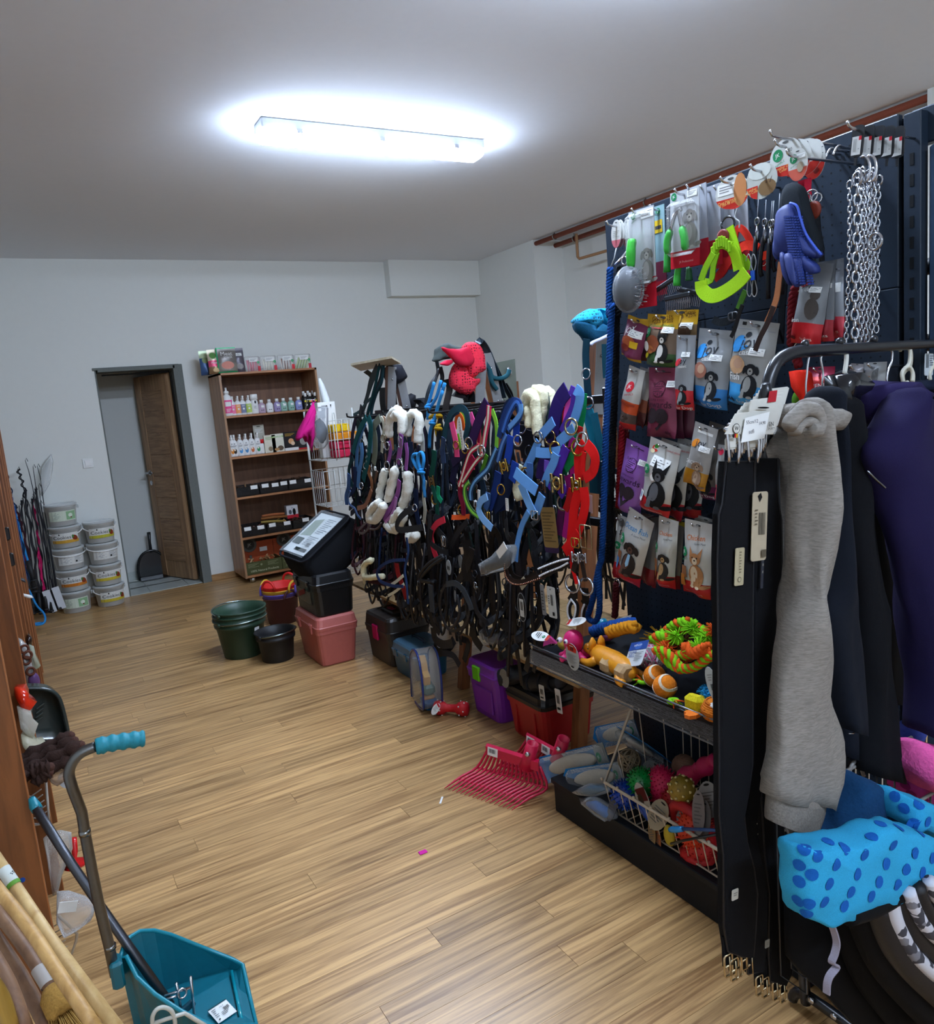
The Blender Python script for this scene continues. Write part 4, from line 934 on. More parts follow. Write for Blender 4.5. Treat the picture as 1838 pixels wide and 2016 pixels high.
mb = MB().loft([[c + (p - c) * .7 + V((0,-.05,0)) for p in _p],[p + V((0,-.02,0)) for p in _p],[p + V((0,.02,0)) for p in _p],[c + (p - c) * .7 + V((0,.05,0)) for p in _p]])
part('fabric', crumple(mb, .02, 12), F_('#b8186e'), t, w=1)
part('side_hook',MB().tube([(1.84,5.57,1.46),(_p[0].x + .01,5.4,_p[0].z + .03),(_p[0].x,_p[0].y - .02,_p[0].z + .022)],.004,5),wm,bpy.data.objects['wire_basket_stand'],w=1)
part('hanging_loop',MB().torus((_p[0].x,_p[0].y,_p[0].z + .012),.012,.003,ax=(0,1,0)),F_('#b8186e'),t,w=1)
_p = [V(p) for p in qY(5200,'1820 1528 1890 1527 1858 1256 1829 1230 1770 1242 1759 1277 1784 1437')]; c = sum(_p,V((0,0,0))) / 7
t = thing('hairnet_pack','clear bag holding a bunched dark navy hairnet on the wire stand','plastic bag',(c.x,c.y,c.z - .1))
part('film',crumple(MB().loft([[c + (p - c) * .9 + V((0,-.035,0)) for p in _p],[p for p in _p],[c + (p - c) * .9 + V((0,.03,0)) for p in _p]]),.004,25),clear('#e4e8ea',.15),t,w=1)
part('hairnet',crumple(MB().ball((c.x + .008,c.y - .002,c.z),(.036,.022,.09),n=16,k=14),.018,30),F_('#1f2836'),t,w=1)
part('hang_card',MB().box((c.x + .01,c.y - .037,c.z + .115),(.06,.002,.05)),Mpa('#9a9c9e'),t,w=1)
b = (1.981,5.5,1.562,.136,.13,.081)
boxcard('white cardboard carton standing on the wire stand top',b[0],5.5,1.146,b[3],b[2] - 1.15,.07,Mpa('#dcdcd8'),lambda p: p.ell(.0,.08,.06,None,INK).poly([(.2,.05),(.28,.05),(.24,.12)],INK).poly([(-.3,.06),(-.05,.06),(-.2,.35),(-.4,.4)],Mpa('#8a8c8e')),name='carton')
q = qY(5575,'1988 1740 2022 1580')
one('plastic_sheet',crumple(MB().tube([V(q[0]),V(q[0]).lerp(V(q[1]),.35),V(q[1]),V((q[1][0] + .01,5.56,1.16))],[.01,.022,.03,.03],10),.005,20),Mpa('#d5d8d6'),'rolled white plastic sheet standing behind the white carton','plastic sheet',loc=(q[1][0],5.56,1.16))

# ---------------- wooden A-frame tack stand with halters and bridles ----------------
tw = wood('#8d5630','#6a3d20',(30,30,3),.45); osb = wood('#a98a5c','#7d6038',(14,14,14),.7)
ts = thing('tack_stand','wooden A-frame tack stand with black rails and chipboard shelf','display stand',(2.15,3.4,0))
AF = ((2.43, 1.81, 2.08, 1.70), (3.38, 1.8, 2.1, 1.72), (4.38, 1.8, 2.06, 1.73))
def beam(a, b, w, d, m, name, parent, axis=(0, 1, 0)):
 a,b = V(a),V(b); z = (b - a).normalized(); y = V(axis); x = y.cross(z).normalized(); y = z.cross(x)
 rings = [[p + x * i * w / 2 + y * j * d / 2 for i,j in ((-1,-1),(1,-1),(1,1),(-1,1))] for p in (a,b)]
 return part(name, MB().loft(rings, sm=False), m, parent, w=1)
for Y, xb, xa, zt_ in AF:
 beam((xb, Y, 0), (xa - .03, Y, zt_), .05, .045, tw, 'leg', ts); xr = 2 * xa - xb
 beam((xr, Y + .05, 0), (xa + .03, Y + .05, zt_), .05, .045, tw, 'leg', ts)
 for s_, xx in ((-1, xb), (1, xr)):
  a = V((xx, Y, 0)).lerp(V((xa + s_ * .03, Y, zt_)), .82); b = V((xa + s_ * .03, Y, zt_))
  beam(a + V((0,-.026 if s_ < 0 else .02,0)),b + V((0,-.026 if s_ < 0 else .02,0)),.056,.004,M('#8b8c8e','darkmetal'),'bracket_plate',ts)
  for f in (.2,.75): part('bolt',MB().ball(tuple(a.lerp(b,f) + V((0,-.03 if s_ < 0 else .016,0))),.007,n=8,k=5),STEEL,ts,w=1)
 beam((xb + .02, Y + .025, .33), (xr - .02, Y + .025, .33), .05, .04, tw, 'cross_beam', ts)
for i, x in enumerate((1.715, 1.855, 1.995, 2.135, 2.275)):
 part('shelf_board', MB().box((x + .065, 3.45, .365), (.136, 2.36, .016)), osb, ts, w=1)
rail_m = M('#141416', 'darkmetal')
for x, z in ((1.965, 1.455), (2.19, 1.455), (1.9, .98), (2.24, .98)):
 part('rail', MB().box((x, 3.4, z), (.02, 2.25, .034), ch=.003), rail_m, ts, w=1)
for Y in (2.6, 2.85, 3.1, 3.6, 3.85, 4.1):
 part('hook_bar',MB().tube(smooth([(1.965,Y,1.46),(1.8,Y,1.455),(1.62,Y,1.45),(1.6,Y,1.475)],3),.005,6),rail_m,ts,w=1)
 part('hook_bar',MB().tube(smooth([(1.9,Y + .04,.985),(1.72,Y + .04,.98),(1.66,Y + .04,.995)],3),.005,6),rail_m,ts,w=1)
part('end_cap', MB().box((1.945, 2.27, 1.45), (.03, .035, .1), ch=.004), BLACK, ts, w=1)

gold = Mme('#b08c3c'); chrome = Mme('#b9bcc2')
def tack(name, label, cat, items, group=None, loc=None):
 pts = [V(p) for k in items if k[0] in 'srtf' for p in (k[1] if isinstance(k[1],list) else [k[1]])]
 o = loc or V((sum(p.x for p in pts) / len(pts),sum(p.y for p in pts) / len(pts),min(p.z for p in pts)))
 t = thing(name, label, cat, tuple(o), None, group)
 for k in items:
  if k[0] == 's':   # flat strap: path, width, material
   P = smooth(k[1], 4); N = (-1, -.15, .1)
   part('strap', MB().ribbon(P, k[2], .0035, N), k[3], t, w=1)
   if len(k) > 4:  # stripe down the middle
    part('stripe',MB().ribbon([p + V((-.0022,0,0)) for p in P],k[2] * .4,.001,N),k[4],t,w=1)
  elif k[0] == 'f':  # fleece roll
   P = smooth(k[1],5); r = k[2]; mb = MB().tube(P,[r * (.75 if i in (0,len(P) - 1) else 1) for i in range(len(P))],10)
   part('fleece_cover', crumple(mb, r * .35, 45), k[3], t, w=1)
  elif k[0] == 't':  # rope
   part('rope', MB().tube(smooth(k[1], 5), k[2], 7), k[3], t, w=1)
  elif k[0] == 'r':  # ring
   part('ring',MB().torus(k[1],k[2],k[2] * .16,n=14,k=5,ax=(-1,-.2,.1)),k[3],t,w=1)
  elif k[0] == 'b':  # square buckle
   p = V(k[1]); q = frame(p, (0, -1, 0), (0, .2, 1)); w, h = k[2], k[3]
   part('buckle',MB().tube([q @ V((x,-.004,z)) for x,z in rrect(w,h,.006,2)],.0024,5,closed=True).tube([q @ V((0,-.006,-h / 2)),q @ V((0,-.006,h / 2))],.0018,4),k[4],t,w=1)
  elif k[0] == 'h':  # H shaped adjuster
   p = V(k[1]); s_ = k[2]; q = frame(p,V((0,-1,k[4] if len(k) > 4 else 0)),(0,0,1)); mb = MB()
   for e in (-1, 1): mb.box((e * s_ * .42, 0, 0), (s_ * .2, .006, s_), ch=.0015, T=q)
   mb.torus((0,0,0),s_ * .3,s_ * .085,n=14,k=5,T=q @ Rx(PI / 2)).box((0,0,0),(s_ * .8,.005,s_ * .2),T=q)
   part('buckle', mb, k[3], t, w=1)
  elif k[0] == 'k':  # knot
   part('knot',MB().torus(k[1],k[2],k[2] * .55,n=10,k=6,ax=(.3,.2,1)).torus(tuple(V(k[1]) + V((0,0,k[2]))),k[2] * .8,k[2] * .5,n=10,k=6,ax=(-.3,.3,1)),k[3],t,w=1)
 return t
dgr,stb,nvy,ryl,ltb,prp,drp,mag,pnk,redf,grn,teal,crm,lil,lime,orn,brg,tan = [F_(c) for c in ('#0d4a4c','#4a78a8','#12203f','#1b3f9e','#5f94cf','#4a2596','#2c1650','#b0177c','#e0508f','#d21414','#0f8a4a','#0e6a80','#dcd8bf','#94559a','#7cbf3c','#d8601c','#34161c','#8a5a3a')]
flw = M('#e4e1d4','fleece'); flc = M('#ddd6b4','fleece'); blk = L_('#0e0e11'); blk2 = L_('#17171b')
tack('halter', 'dark green halter with steel blue lining straps at left end', 'halter', [
 ('s',qX(1600,'3822 1446 3899 1402 3975 1348 4033 1293 4072 1248'),.036,dgr),('s',qX(1585,'3762 1450 3740 1409 3756 1350 3795 1274 3845 1197 3926 1104'),.04,dgr),
 ('s',qX(1610,'3864 1416 3920 1378 3961 1339 4016 1292 4049 1211 4068 1146'),.03,stb),('s',qX(1590,'3910 1311 3910 1256 3942 1197 3990 1136 4024 1054'),.032,stb),
 ('s',qX(1620,'3782 1432 3778 1395 3800 1331 3849 1254'),.02,F_('#7fa0c0')),('r',(1.585,3.873,1.185),.016,chrome),('r',(1.6,3.917,1.317),.014,chrome)]
 + [('r',(1.578,3.793,1.294),.005,chrome),('r',(1.578,3.807,1.266),.005,chrome),('r',(1.578,3.82,1.239),.005,chrome),('r',(1.578,3.835,1.212),.005,chrome)])
tack('halter', 'navy halter with pale edging curling down beside the rug bag', 'halter', [
 ('s',qX(1620,'4126 1216 4180 1182 4215 1139 4210 1081 4177 1041'),.03,F_('#0c3034')),('s',qX(1600,'4168 1127 4204 1042 4254 989 4258 937'),.034,F_('#33507c')),
 ('s',qX(1580,'4123 1033 4169 989 4158 952 4087 933 4054 899 4008 879'),.012,F_('#4d648c')),('s',qX(1590,'4042 1174 4049 1113 4078 1051 4179 1004'),.034,nvy),('s',qX(1610,'4057 1074 4048 1030 4110 964 4207 932'),.03,F_('#0f1c2c')),('r',(1.58,3.948,1.072),.018,chrome),('b',(1.58,3.975,1.03),.016,.03,PAPER)])
tack('bridle', 'black and dark green straps bunched under the plywood board', 'bridle', [
 ('s',qX(1780,'3974 1723 4097 1647 4187 1573 4241 1520 4324 1454'),.03,L_('#10282e')),('s',qX(1800,'3990 1720 4038 1648 4149 1570 4249 1488 4298 1426'),.026,L_('#15232a')),('s',qX(1820,'4108 1728 4219 1658 4289 1575 4354 1515'),.03,L_('#0f1d22')),
 ('s',qX(1760,'4076 1552 4176 1526 4285 1480 4400 1457'),.018,L_('#12363a')),('t',qX(1750,'3866 1714 3916 1626 4004 1567 4085 1487 4126 1392'),.009,F_('#18343c')),('t',qX(1740,'3900 1711 3963 1635 4046 1546 4133 1453'),.008,F_('#163a3e')),
 ('s',qX(1700,'4110 1511 4145 1460 4174 1395 4223 1338'),.03,blk2),('r',(1.7,4.093,1.457),.008,chrome),('r',(1.7,4.068,1.474),.008,chrome)])
tack('bridle', 'padded sage grey bridle with tan straps left of the fleece', 'bridle', [
 ('s',qX(1600,'3642 1439 3703 1415 3739 1385 3734 1333 3754 1258 3794 1197'),.045,L_('#6e7666')),('s',qX(1585,'3598 1443 3573 1421 3575 1379 3608 1321 3631 1263'),.02,L_('#b9b8a4')),('s',qX(1590,'3583 1442 3554 1421 3576 1335'),.02,L_('#a88468')),
 ('s',qX(1590,'3825 1189 3846 1150 3819 1105 3833 1054 3889 992'),.022,tan),('s',qX(1575,'3796 1059 3899 970 4031 939'),.026,L_('#8a5638')),('s',qX(1600,'3751 1161 3794 1105 3864 1024 3887 975'),.018,L_('#5a3a26')),('s',qX(1600,'3789 1197 3804 1105 3810 1047 3956 977 3972 920'),.03,L_('#2a2622')),
 ('s',qX(1560,'3856 889 3972 834 4010 809 3948 808 3856 850 3867 884'),.014,L_('#55443e')),('t',qX(1580,'3908 833 3828 838 3766 856 3722 884'),.006,L_('#55443e')),('r',(1.58,3.584,1.336),.02,Mme('#c8c4b4')),('b',(1.57,3.696,1.18),.02,.02,PAPER)])
tack('halter', 'lilac halter with thick white fleece crown and noseband', 'halter', [
 ('f',qX(1600,'3553 1344 3542 1392 3508 1442 3445 1473 3384 1461 3359 1423 3387 1365'),.022,flw),('f',qX(1580,'3432 1434 3387 1454 3344 1433 3361 1359'),.022,flw),
 ('s',qX(1565,'3334 1360 3350 1311 3377 1261 3407 1218'),.034,lil),('s',qX(1580,'3514 1325 3511 1273 3553 1211'),.026,lil),('s',qX(1575,'3312 1318 3311 1261 3343 1185'),.024,lil),
 ('b',(1.56,3.337,1.322),.038,.05,chrome),('r',(1.57,3.549,1.199),.022,chrome),('r',(1.56,3.381,1.217),.022,chrome),('r',(1.57,3.524,1.3),.02,chrome),
 ('f',qX(1580,'3604 1176 3646 1119 3695 1057 3718 1010'),.021,flw),('f',qX(1560,'3427 1192 3470 1139 3516 1076 3556 1020'),.023,flw),('f',qX(1570,'3310 1179 3324 1116 3362 1054 3413 1004'),.025,flw),
 ('f',qX(1530,'3592 1017 3665 989 3732 952 3753 917 3685 915 3606 963 3540 1008'),.024,flw),('f',qX(1550,'3394 991 3452 956 3502 916 3467 893 3387 936 3369 972'),.022,flw),
 ('s',qX(1570,'3418 1132 3453 1065 3524 1003 3600 953 3656 902'),.03,lil),('s',qX(1560,'3452 1045 3485 991 3549 941 3623 902'),.016,F_('#b47cb8')),('f',qX(1570,'3649 889 3590 863 3506 864'),.016,flw)])
tack('halter', 'white fleece halter crown hanging right of the lilac one', 'halter', [
 ('f',qX(1630,'3402 1341 3388 1400 3355 1441 3301 1452 3260 1431 3273 1370 3295 1313'),.022,flw),('s',qX(1650,'3299 1393 3284 1335 3289 1269'),.03,F_('#b0b2ac')),('s',qX(1660,'3431 1313 3436 1248 3460 1183'),.03,F_('#20304e')),('s',qX(1620,'3305 1152 3310 1110 3327 1071'),.012,flw)])
tack('halter', 'black padded noseband loop with white fleece patch below', 'halter', [
 ('s',qX(1500,'3161 1023 3250 990 3316 955 3349 918 3318 905 3211 920 3072 943'),.03,blk2),('s',qX(1580,'3270 1097 3274 1034 3283 992 3263 914'),.03,nvy),('f',qX(1560,'3367 859 3321 852 3258 880'),.024,flw),('s',qX(1600,'3192 1140 3227 1056 3226 998 3254 929'),.022,F_('#b8b6a6')),('r',(1.5,3.128,1.029),.016,chrome)])
ltr = F_('#2f86c4')
tack('rope_halter', 'light blue knotted rope halter hanging from the middle frame', 'rope halter', [
 ('t',qX(1720,'3138 1578 3208 1498 3255 1439 3299 1394 3336 1345 3355 1277'),.0085,ltr),('t',qX(1720,'3173 1592 3229 1523 3291 1481 3332 1453 3344 1416'),.008,ltr),('t',qX(1720,'3242 1588 3290 1526 3336 1478'),.008,ltr),('t',qX(1710,'3147 1544 3212 1471 3261 1403'),.008,ltr),
 ('k', (1.7,3.294,1.474), .011, ltr), ('k', (1.7,3.261,1.396), .012, ltr)])
tack('rope_halter', 'bright blue rope halter looped beside the white fleece', 'rope halter', [
 ('t',qX(1570,'3176 1184 3216 1207 3245 1243 3226 1263 3186 1264 3197 1232 3176 1188'),.008,ltr),('t',qX(1560,'3147 1187 3165 1226 3157 1266 3120 1275 3109 1244 3137 1195'),.008,ltr),('t',qX(1570,'3164 1181 3149 1146 3156 1113 3153 1065'),.008,F_('#2a6a9a')),('k',(1.555,3.138,1.184),.013,ltr)])
yl = F_('#b08a1c')
tack('rope_halter', 'mustard yellow rope halter knotted behind the blue rope', 'rope halter', [
 ('t',qX(1720,'3320 1424 3273 1435 3212 1438 3209 1409 3247 1390 3263 1353 3245 1312 3244 1271'),.009,yl),('t',qX(1720,'3247 1435 3226 1410 3260 1369'),.009,yl),('k',(1.7,3.184,1.431),.012,yl),('k',(1.7,3.205,1.371),.014,yl)])
tack('halter', 'dark green webbing halter with brass adjuster left of pink straps', 'halter', [
 ('s',qX(1580,'3038 1286 3047 1243 3073 1195 3089 1159'),.034,F_('#0c4438')),('h',(1.575,3.082,1.145),.05,Mme('#8a6a3a'),.1),('s',qX(1600,'3125 1127 3116 1088 3098 1049 3103 984'),.026,F_('#0e4a3c')),('r',(1.6,3.114,1.056),.024,gold),('s',qX(1600,'3068 1118 3076 1074 3048 1049'),.024,F_('#128a60')),('s',qX(1600,'2975 1341 2994 1284 2994 1227'),.03,F_('#2c3c5a'))])
tack('halter', 'dark teal halter crown arching over small coloured loops', 'halter', [
 ('s',qX(1580,'2930 1343 2896 1402 2842 1449 2773 1466 2726 1449 2717 1404 2743 1351 2776 1308'),.03,F_('#173b47')),('s',qX(1600,'2927 1390 2880 1437 2817 1457'),.03,F_('#1b2c44'))])
for lab,it in (('neon pink leather strap halter inside the teal arch',[('s',qX(1570,'2835 1410 2824 1366 2814 1323 2814 1262'),.03,L_('#e0487c')),('r',(1.565,2.807,1.313),.017,gold)]),
    ('orange halter loop inside the dark teal arch',[('s',qX(1600,'2861 1378 2850 1418 2820 1439 2794 1421 2789 1371'),.016,orn)]),
    ('lime green halter loop inside the dark teal arch',[('s',qX(1610,'2837 1442 2803 1431 2786 1402'),.022,lime),('s',qX(1600,'2850 1356 2837 1305 2843 1268'),.022,lime)]),
    ('light pink strap beside the dark purple crown',[('s',qX(1600,'2727 1441 2706 1402 2693 1356'),.026,pnk)])):
 tack('halter', lab, 'halter', it)
swing_tag('narrow white paper tag hanging inside the teal halter arch',tuple((1.56,2.753,1.424)),hangR(-.1),.022,.13,Mpa('#cfc8be'),lambda p: p.lines(-.3,.1,.3,.9,Mpa('#999999'),9),oval=False)
tack('halter', 'dark purple halter with broad crown strap hanging mid stand', 'halter', [
 ('s',qX(1575,'2545 1482 2601 1431 2653 1373 2690 1326'),.05,F_('#2e1444')),('s',qX(1580,'2724 1302 2798 1271 2883 1233'),.04,F_('#23163a')),('s',qX(1600,'2849 1267 2890 1215 2936 1141'),.04,F_('#1b1a3c')),('r',(1.57,2.708,1.32),.024,chrome),('r',(1.57,2.741,1.299),.02,gold)])
tack('halter', 'crimson and white striped halter in the middle of the row', 'halter', [
 ('s',qX(1590,'2590 1479 2618 1437 2643 1386 2661 1321'),.016,F_('#c02850')),('s',qX(1570,'2526 1468 2541 1416 2570 1359 2596 1302'),.026,F_('#c8284e'),crm),('s',qX(1565,'2618 1313 2687 1286 2731 1240 2781 1173 2811 1137'),.022,F_('#b01c3c'),crm),('s',qX(1560,'2587 1281 2665 1235 2767 1159'),.022,F_('#a81a38'),crm),
 ('s',qX(1570,'2802 1148 2817 1105 2802 1059 2803 1012'),.026,F_('#7a1430')),('s',qX(1570,'2826 1147 2743 1136'),.026,F_('#a01c38'),crm),('r',(1.56,2.596,1.292),.022,chrome),('s',qX(1590,'2717 1268 2745 1237 2743 1206'),.05,F_('#b82850')),('r',(1.57,2.822,1.034),.02,gold)])
tack('halter', 'lime green edged halter curling below the crimson one', 'halter', [
 ('s',qX(1600,'2556 1452 2534 1406 2534 1356 2546 1303'),.018,lime),('s',qX(1590,'2606 1274 2628 1240 2664 1194'),.02,F_('#5aa02c')),('s',qX(1560,'2714 1162 2752 1137 2756 1091 2719 1044 2658 1019'),.024,F_('#3a5a34'),lime),('s',qX(1600,'2560 1427 2543 1363 2559 1306'),.02,F_('#22343c'))])
one('halter',MB().ribbon(smooth(qX(1570,'2910 994 2844 1000 2757 1012'),4),.022,.003,(-1,0,.3)),F_('#d04e14'),'bright orange strap lying across the bottom of the halter row','halter',loc=tuple((1.57,2.844,1)))
tack('halter', 'navy and royal blue halter with brass adjuster in mid row', 'halter', [
 ('s',qX(1580,'2489 1344 2461 1400 2416 1453 2369 1480 2341 1467 2334 1431'),.026,F_('#1c356c')),('s',qX(1575,'2452 1365 2406 1426 2350 1475 2323 1461 2334 1418 2386 1392 2413 1372'),.028,F_('#24427c'),F_('#3f6fc0')),('s',qX(1600,'2507 1384 2451 1463 2405 1482'),.026,nvy),('s',qX(1570,'2309 1467 2313 1438 2346 1412 2398 1383'),.02,ltb),
 ('s',qX(1570,'2418 1356 2459 1311 2497 1250'),.026,F_('#294b86'),F_('#5f8ac8')),('s',qX(1560,'2375 1353 2391 1306 2417 1254'),.036,ryl),('h',(1.55,2.425,1.238),.05,Mme('#c9a850'),.3),('r',(1.56,2.332,1.335),.02,chrome),('s',qX(1580,'2360 1412 2367 1365 2378 1331'),.034,ryl),
 ('s',qX(1570,'2374 1254 2392 1209 2408 1181'),.04,ryl),('s',qX(1580,'2515 1209 2536 1158 2564 1113 2606 1058'),.04,F_('#16306e')),('s',qX(1590,'2456 1232 2467 1161 2514 1104 2588 1058'),.05,nvy),('r',(1.56,2.474,1.145),.02,gold),('s',qX(1600,'2515 1200 2540 1119 2523 1055'),.06,F_('#0f1d44'))])
tack('halter', 'pale blue edged halter with long curling noseband', 'halter', [
 ('s',qX(1560,'2483 1304 2515 1269 2562 1221 2662 1169 2706 1125 2712 1086'),.026,F_('#28405c'),F_('#6aa0d0')),('s',qX(1540,'2547 1116 2598 1094 2622 1059 2596 1024 2532 990'),.03,F_('#7aa8d8')),('s',qX(1570,'2587 1124 2600 1082 2619 1055'),.03,F_('#3a5a86')),('b',(1.54,2.64,1.08),.02,.026,chrome),('b',(1.55,2.562,1.037),.024,.03,gold),('s',qX(1600,'2678 1166 2666 1111 2680 1064'),.03,F_('#1b2c3c'))])
swing_tag('small white tag low on the navy blue halter',tuple((1.565,2.446,1.113)),hangR(.05),.02,.05,PAPER,lambda p: p.lines(-.3,.1,.3,.9,Mpa('#aaaaaa'),5),oval=False)
swing_tag('white tag dangling at the pale blue edged halter',tuple((1.55,2.625,1.137)),hangR(.15),.018,.05,PAPER,lambda p: p.lines(-.3,.1,.3,.9,Mpa('#aaaaaa'),5),oval=False)
for lab,it in (('cream sheepskin halter crown at front of the cream group',[('f',qX(1600,'2360 1410 2336 1459 2296 1497 2264 1486 2259 1434 2260 1382 2261 1353'),.02,flc),('f',qX(1600,'2313 1458 2306 1419 2306 1379'),.018,flc)]),
    ('cream sheepskin halter crown in middle of the cream group',[('f',qX(1630,'2316 1499 2280 1513 2254 1496 2260 1451 2279 1386'),.021,flc),('s',qX(1620,'2285 1492 2275 1459 2275 1416'),.018,F_('#0d5a4a'))]),
    ('cream sheepskin crown with charcoal strap at back of cream group',[('f',qX(1660,'2289 1502 2256 1500 2243 1467 2241 1441'),.019,flc),('s',qX(1640,'2251 1498 2248 1453 2271 1378'),.03,F_('#2a3a40'))]),
    ('cream sheepskin noseband hanging low behind the blue halter',[('f',qX(1620,'2426 1236 2444 1193 2450 1147 2432 1099'),.022,flc)])):
 tack('halter', lab, 'halter', it)
tack('halter','black halter hanging below the cream sheepskin crowns','halter',[('s',qX(1630,'2395 1387 2397 1332 2388 1264'),.05,L_('#14181f')),('s',qX(1620,'2336 1367 2349 1313 2368 1259'),.04,L_('#101419')),('r',(1.61,2.376,1.382),.025,chrome),('r',(1.61,2.337,1.291),.02,Mme('#4a4e56')),('s',qX(1640,'2332 1345 2344 1298 2383 1228'),.04,blk)])
tack('halter','deep violet halter crown at left of the bright colour bunch','halter',[('s',qX(1600,'2071 1505 2115 1473 2147 1425 2170 1356'),.06,F_('#2b1a62')),('s',qX(1610,'2157 1355 2171 1329 2215 1316'),.034,drp),('r',(1.59,2.174,1.344),.024,Mme('#a07a4a')),('s',qX(1600,'2206 1278 2239 1238 2256 1188'),.06,drp),('s',qX(1590,'2203 1263 2210 1221'),.022,F_('#8a5fd0'))])
tack('halter','pink strap halter inside the violet and blue crowns','halter',[('s',qX(1605,'2076 1499 2075 1459 2089 1423 2098 1389'),.026,F_('#d84fae')),('s',qX(1610,'2101 1447 2112 1392'),.02,redf)])
tack('halter','violet webbing halter with large brass H adjuster','halter',[('s',qX(1585,'2037 1504 2015 1491 2024 1450 2058 1406 2098 1363'),.03,F_('#4c2c92')),('s',qX(1540,'2019 1317 2043 1283 2067 1249 2080 1217'),.038,prp),('h',(1.53,2.072,1.196),.066,Mme('#c9ad6a'),.0),('s',qX(1550,'2138 1191 2124 1176'),.034,prp),('s',qX(1550,'2072 1185 2066 1170 2086 1150'),.03,prp)])
tack('halter', 'light blue nylon halter at the front with complete headpiece', 'halter', [
 ('s',qX(1575,'1996 1504 1974 1487 1985 1450 2017 1397'),.036,ltb),('s',qX(1560,'2106 1403 2151 1375 2188 1352'),.036,F_('#5b8cc8')),('r',(1.55,2.188,1.349),.02,Mme('#8a8c90')),('s',qX(1550,'2187 1335 2223 1293 2256 1257 2282 1230'),.034,ltb),('s',qX(1540,'2192 1298 2144 1296 2091 1299 2053 1304'),.036,ltb),
 ('s',qX(1550,'1985 1377 2028 1355 2076 1330'),.038,ltb),('r',(1.54,1.985,1.385),.026,Mme('#b8a880')),('r',(1.54,2.082,1.313),.022,gold),('s',qX(1530,'2065 1296 2082 1265 2117 1226 2143 1190'),.034,ltb),('r',(1.54,2.272,1.218),.022,gold),
 ('s',qX(1490,'2260 1231 2226 1214 2178 1191 2137 1172'),.04,ltb),('s',qX(1500,'2244 1189 2225 1157 2202 1120 2174 1084'),.032,F_('#6fa2d8')),('s',qX(1510,'2133 1156 2152 1126 2176 1092'),.036,ltb),('h',(1.52,2.148,1.183),.046,Mme('#6a5040')),('s',qX(1520,'2207 1262 2212 1223 2228 1184'),.03,F_('#3c5e90')),
 ('s',qX(1540,'2268 1079 2312 1031 2342 983 2365 932 2381 880'),.024,ltb),('b',(1.5,2.168,1.083),.04,.03,chrome)])
tack('halter','emerald green halter strap beside the light blue halter','halter',[('s',qX(1600,'1987 1489 2000 1427 2022 1374 2041 1328'),.032,grn),('s',qX(1550,'1944 1323 1971 1301 2013 1274 2050 1248'),.042,F_('#0d7a40')),('r',(1.54,1.958,1.318),.026,gold),('s',qX(1560,'2058 1250 2070 1224'),.03,F_('#0c5a38'))])
tack('halter','magenta leather halter between the green and red ones','halter',[('s',qX(1570,'2018 1347 2035 1304 2035 1261 2029 1225'),.026,mag),('s',qX(1570,'2059 1221 2052 1171 2068 1092 2096 997'),.034,F_('#a81c7a')),('s',qX(1580,'2121 1099 2137 1052 2142 1000'),.03,F_('#5a1c50')),('r',(1.56,2.084,1.124),.026,Mme('#8a8070')),('r',(1.57,2.044,1.331),.02,gold)])
tack('halter', 'scarlet red halter hanging longest at right end of row', 'halter', [
 ('s',qX(1540,'1923 1333 1954 1300 1961 1256 1961 1211'),.036,redf),('s',qX(1530,'1902 1331 1873 1308 1863 1280 1880 1242 1922 1220'),.034,redf),('s',qX(1535,'1920 1304 1930 1269 1937 1228'),.018,redf),('h',(1.52,1.954,1.198),.05,gold,.0),('r',(1.54,1.934,1.344),.022,chrome),('s',qX(1550,'1949 1384 1960 1349'),.02,F_('#a01010')),
 ('s',qX(1520,'1941 1182 1971 1123 1987 1061 2004 998'),.038,redf),('s',qX(1510,'1905 1195 1901 1145 1925 1084 1970 1016'),.034,redf),('s',qX(1500,'1931 1044 1967 1012 2015 972'),.038,redf),('s',qX(1510,'1996 1001 1989 968 1991 930'),.02,redf),('s',qX(1550,'2018 1176 2043 1128 2061 1102'),.026,F_('#a81414')),('s',qX(1500,'1982 989 1982 933 1968 898 1960 871'),.012,redf),('b',(1.49,1.935,1.015),.04,.03,gold)])
swing_tag('kraft paper tag with fine print below the light blue halter',tuple((1.56,2.181,1.1)),hangR(-.08),.085,.145,Mpa('#8a6f40'),lambda p: p.lines(-.4,.12,.4,.9,Mpa('#5e4a2a'),10),oval=False)
swing_tag('dark violet card hanging behind the kraft paper tag',tuple((1.58,2.205,1.059)),hangR(-.06),.085,.13,Mpa('#3c2a52'),oval=False)
swing_tag('small pink tag on a thread right of the red halter',tuple((1.55,1.923,1.163)),hangR(.05),.016,.06,Mpa('#caa9a4'),oval=False)
tack('bridle', 'teal padded bridle on the right post below the cap', 'bridle', [
 ('s',qX(1700,'2075 1668 2085 1621 2087 1576 2087 1516 2087 1467'),.03,F_('#0c3444')),('s',qX(1680,'2076 1440 2061 1397 2044 1347 2032 1298 2015 1256'),.05,teal),('s',qX(1670,'2025 1418 2010 1348 1993 1300 1974 1286'),.03,F_('#0d5468')),('r',(1.67,2.049,1.453),.02,chrome),('r',(1.68,2.065,1.551),.018,chrome),('s',qX(1690,'2043 1254 2053 1204 2057 1139'),.07,F_('#0b3c4a')),('s',qX(1680,'2005 1242 2014 1143'),.05,F_('#0a2c3a')),('s',qX(1700,'1984 1642 1987 1585 1987 1531'),.025,F_('#0c4050'))])
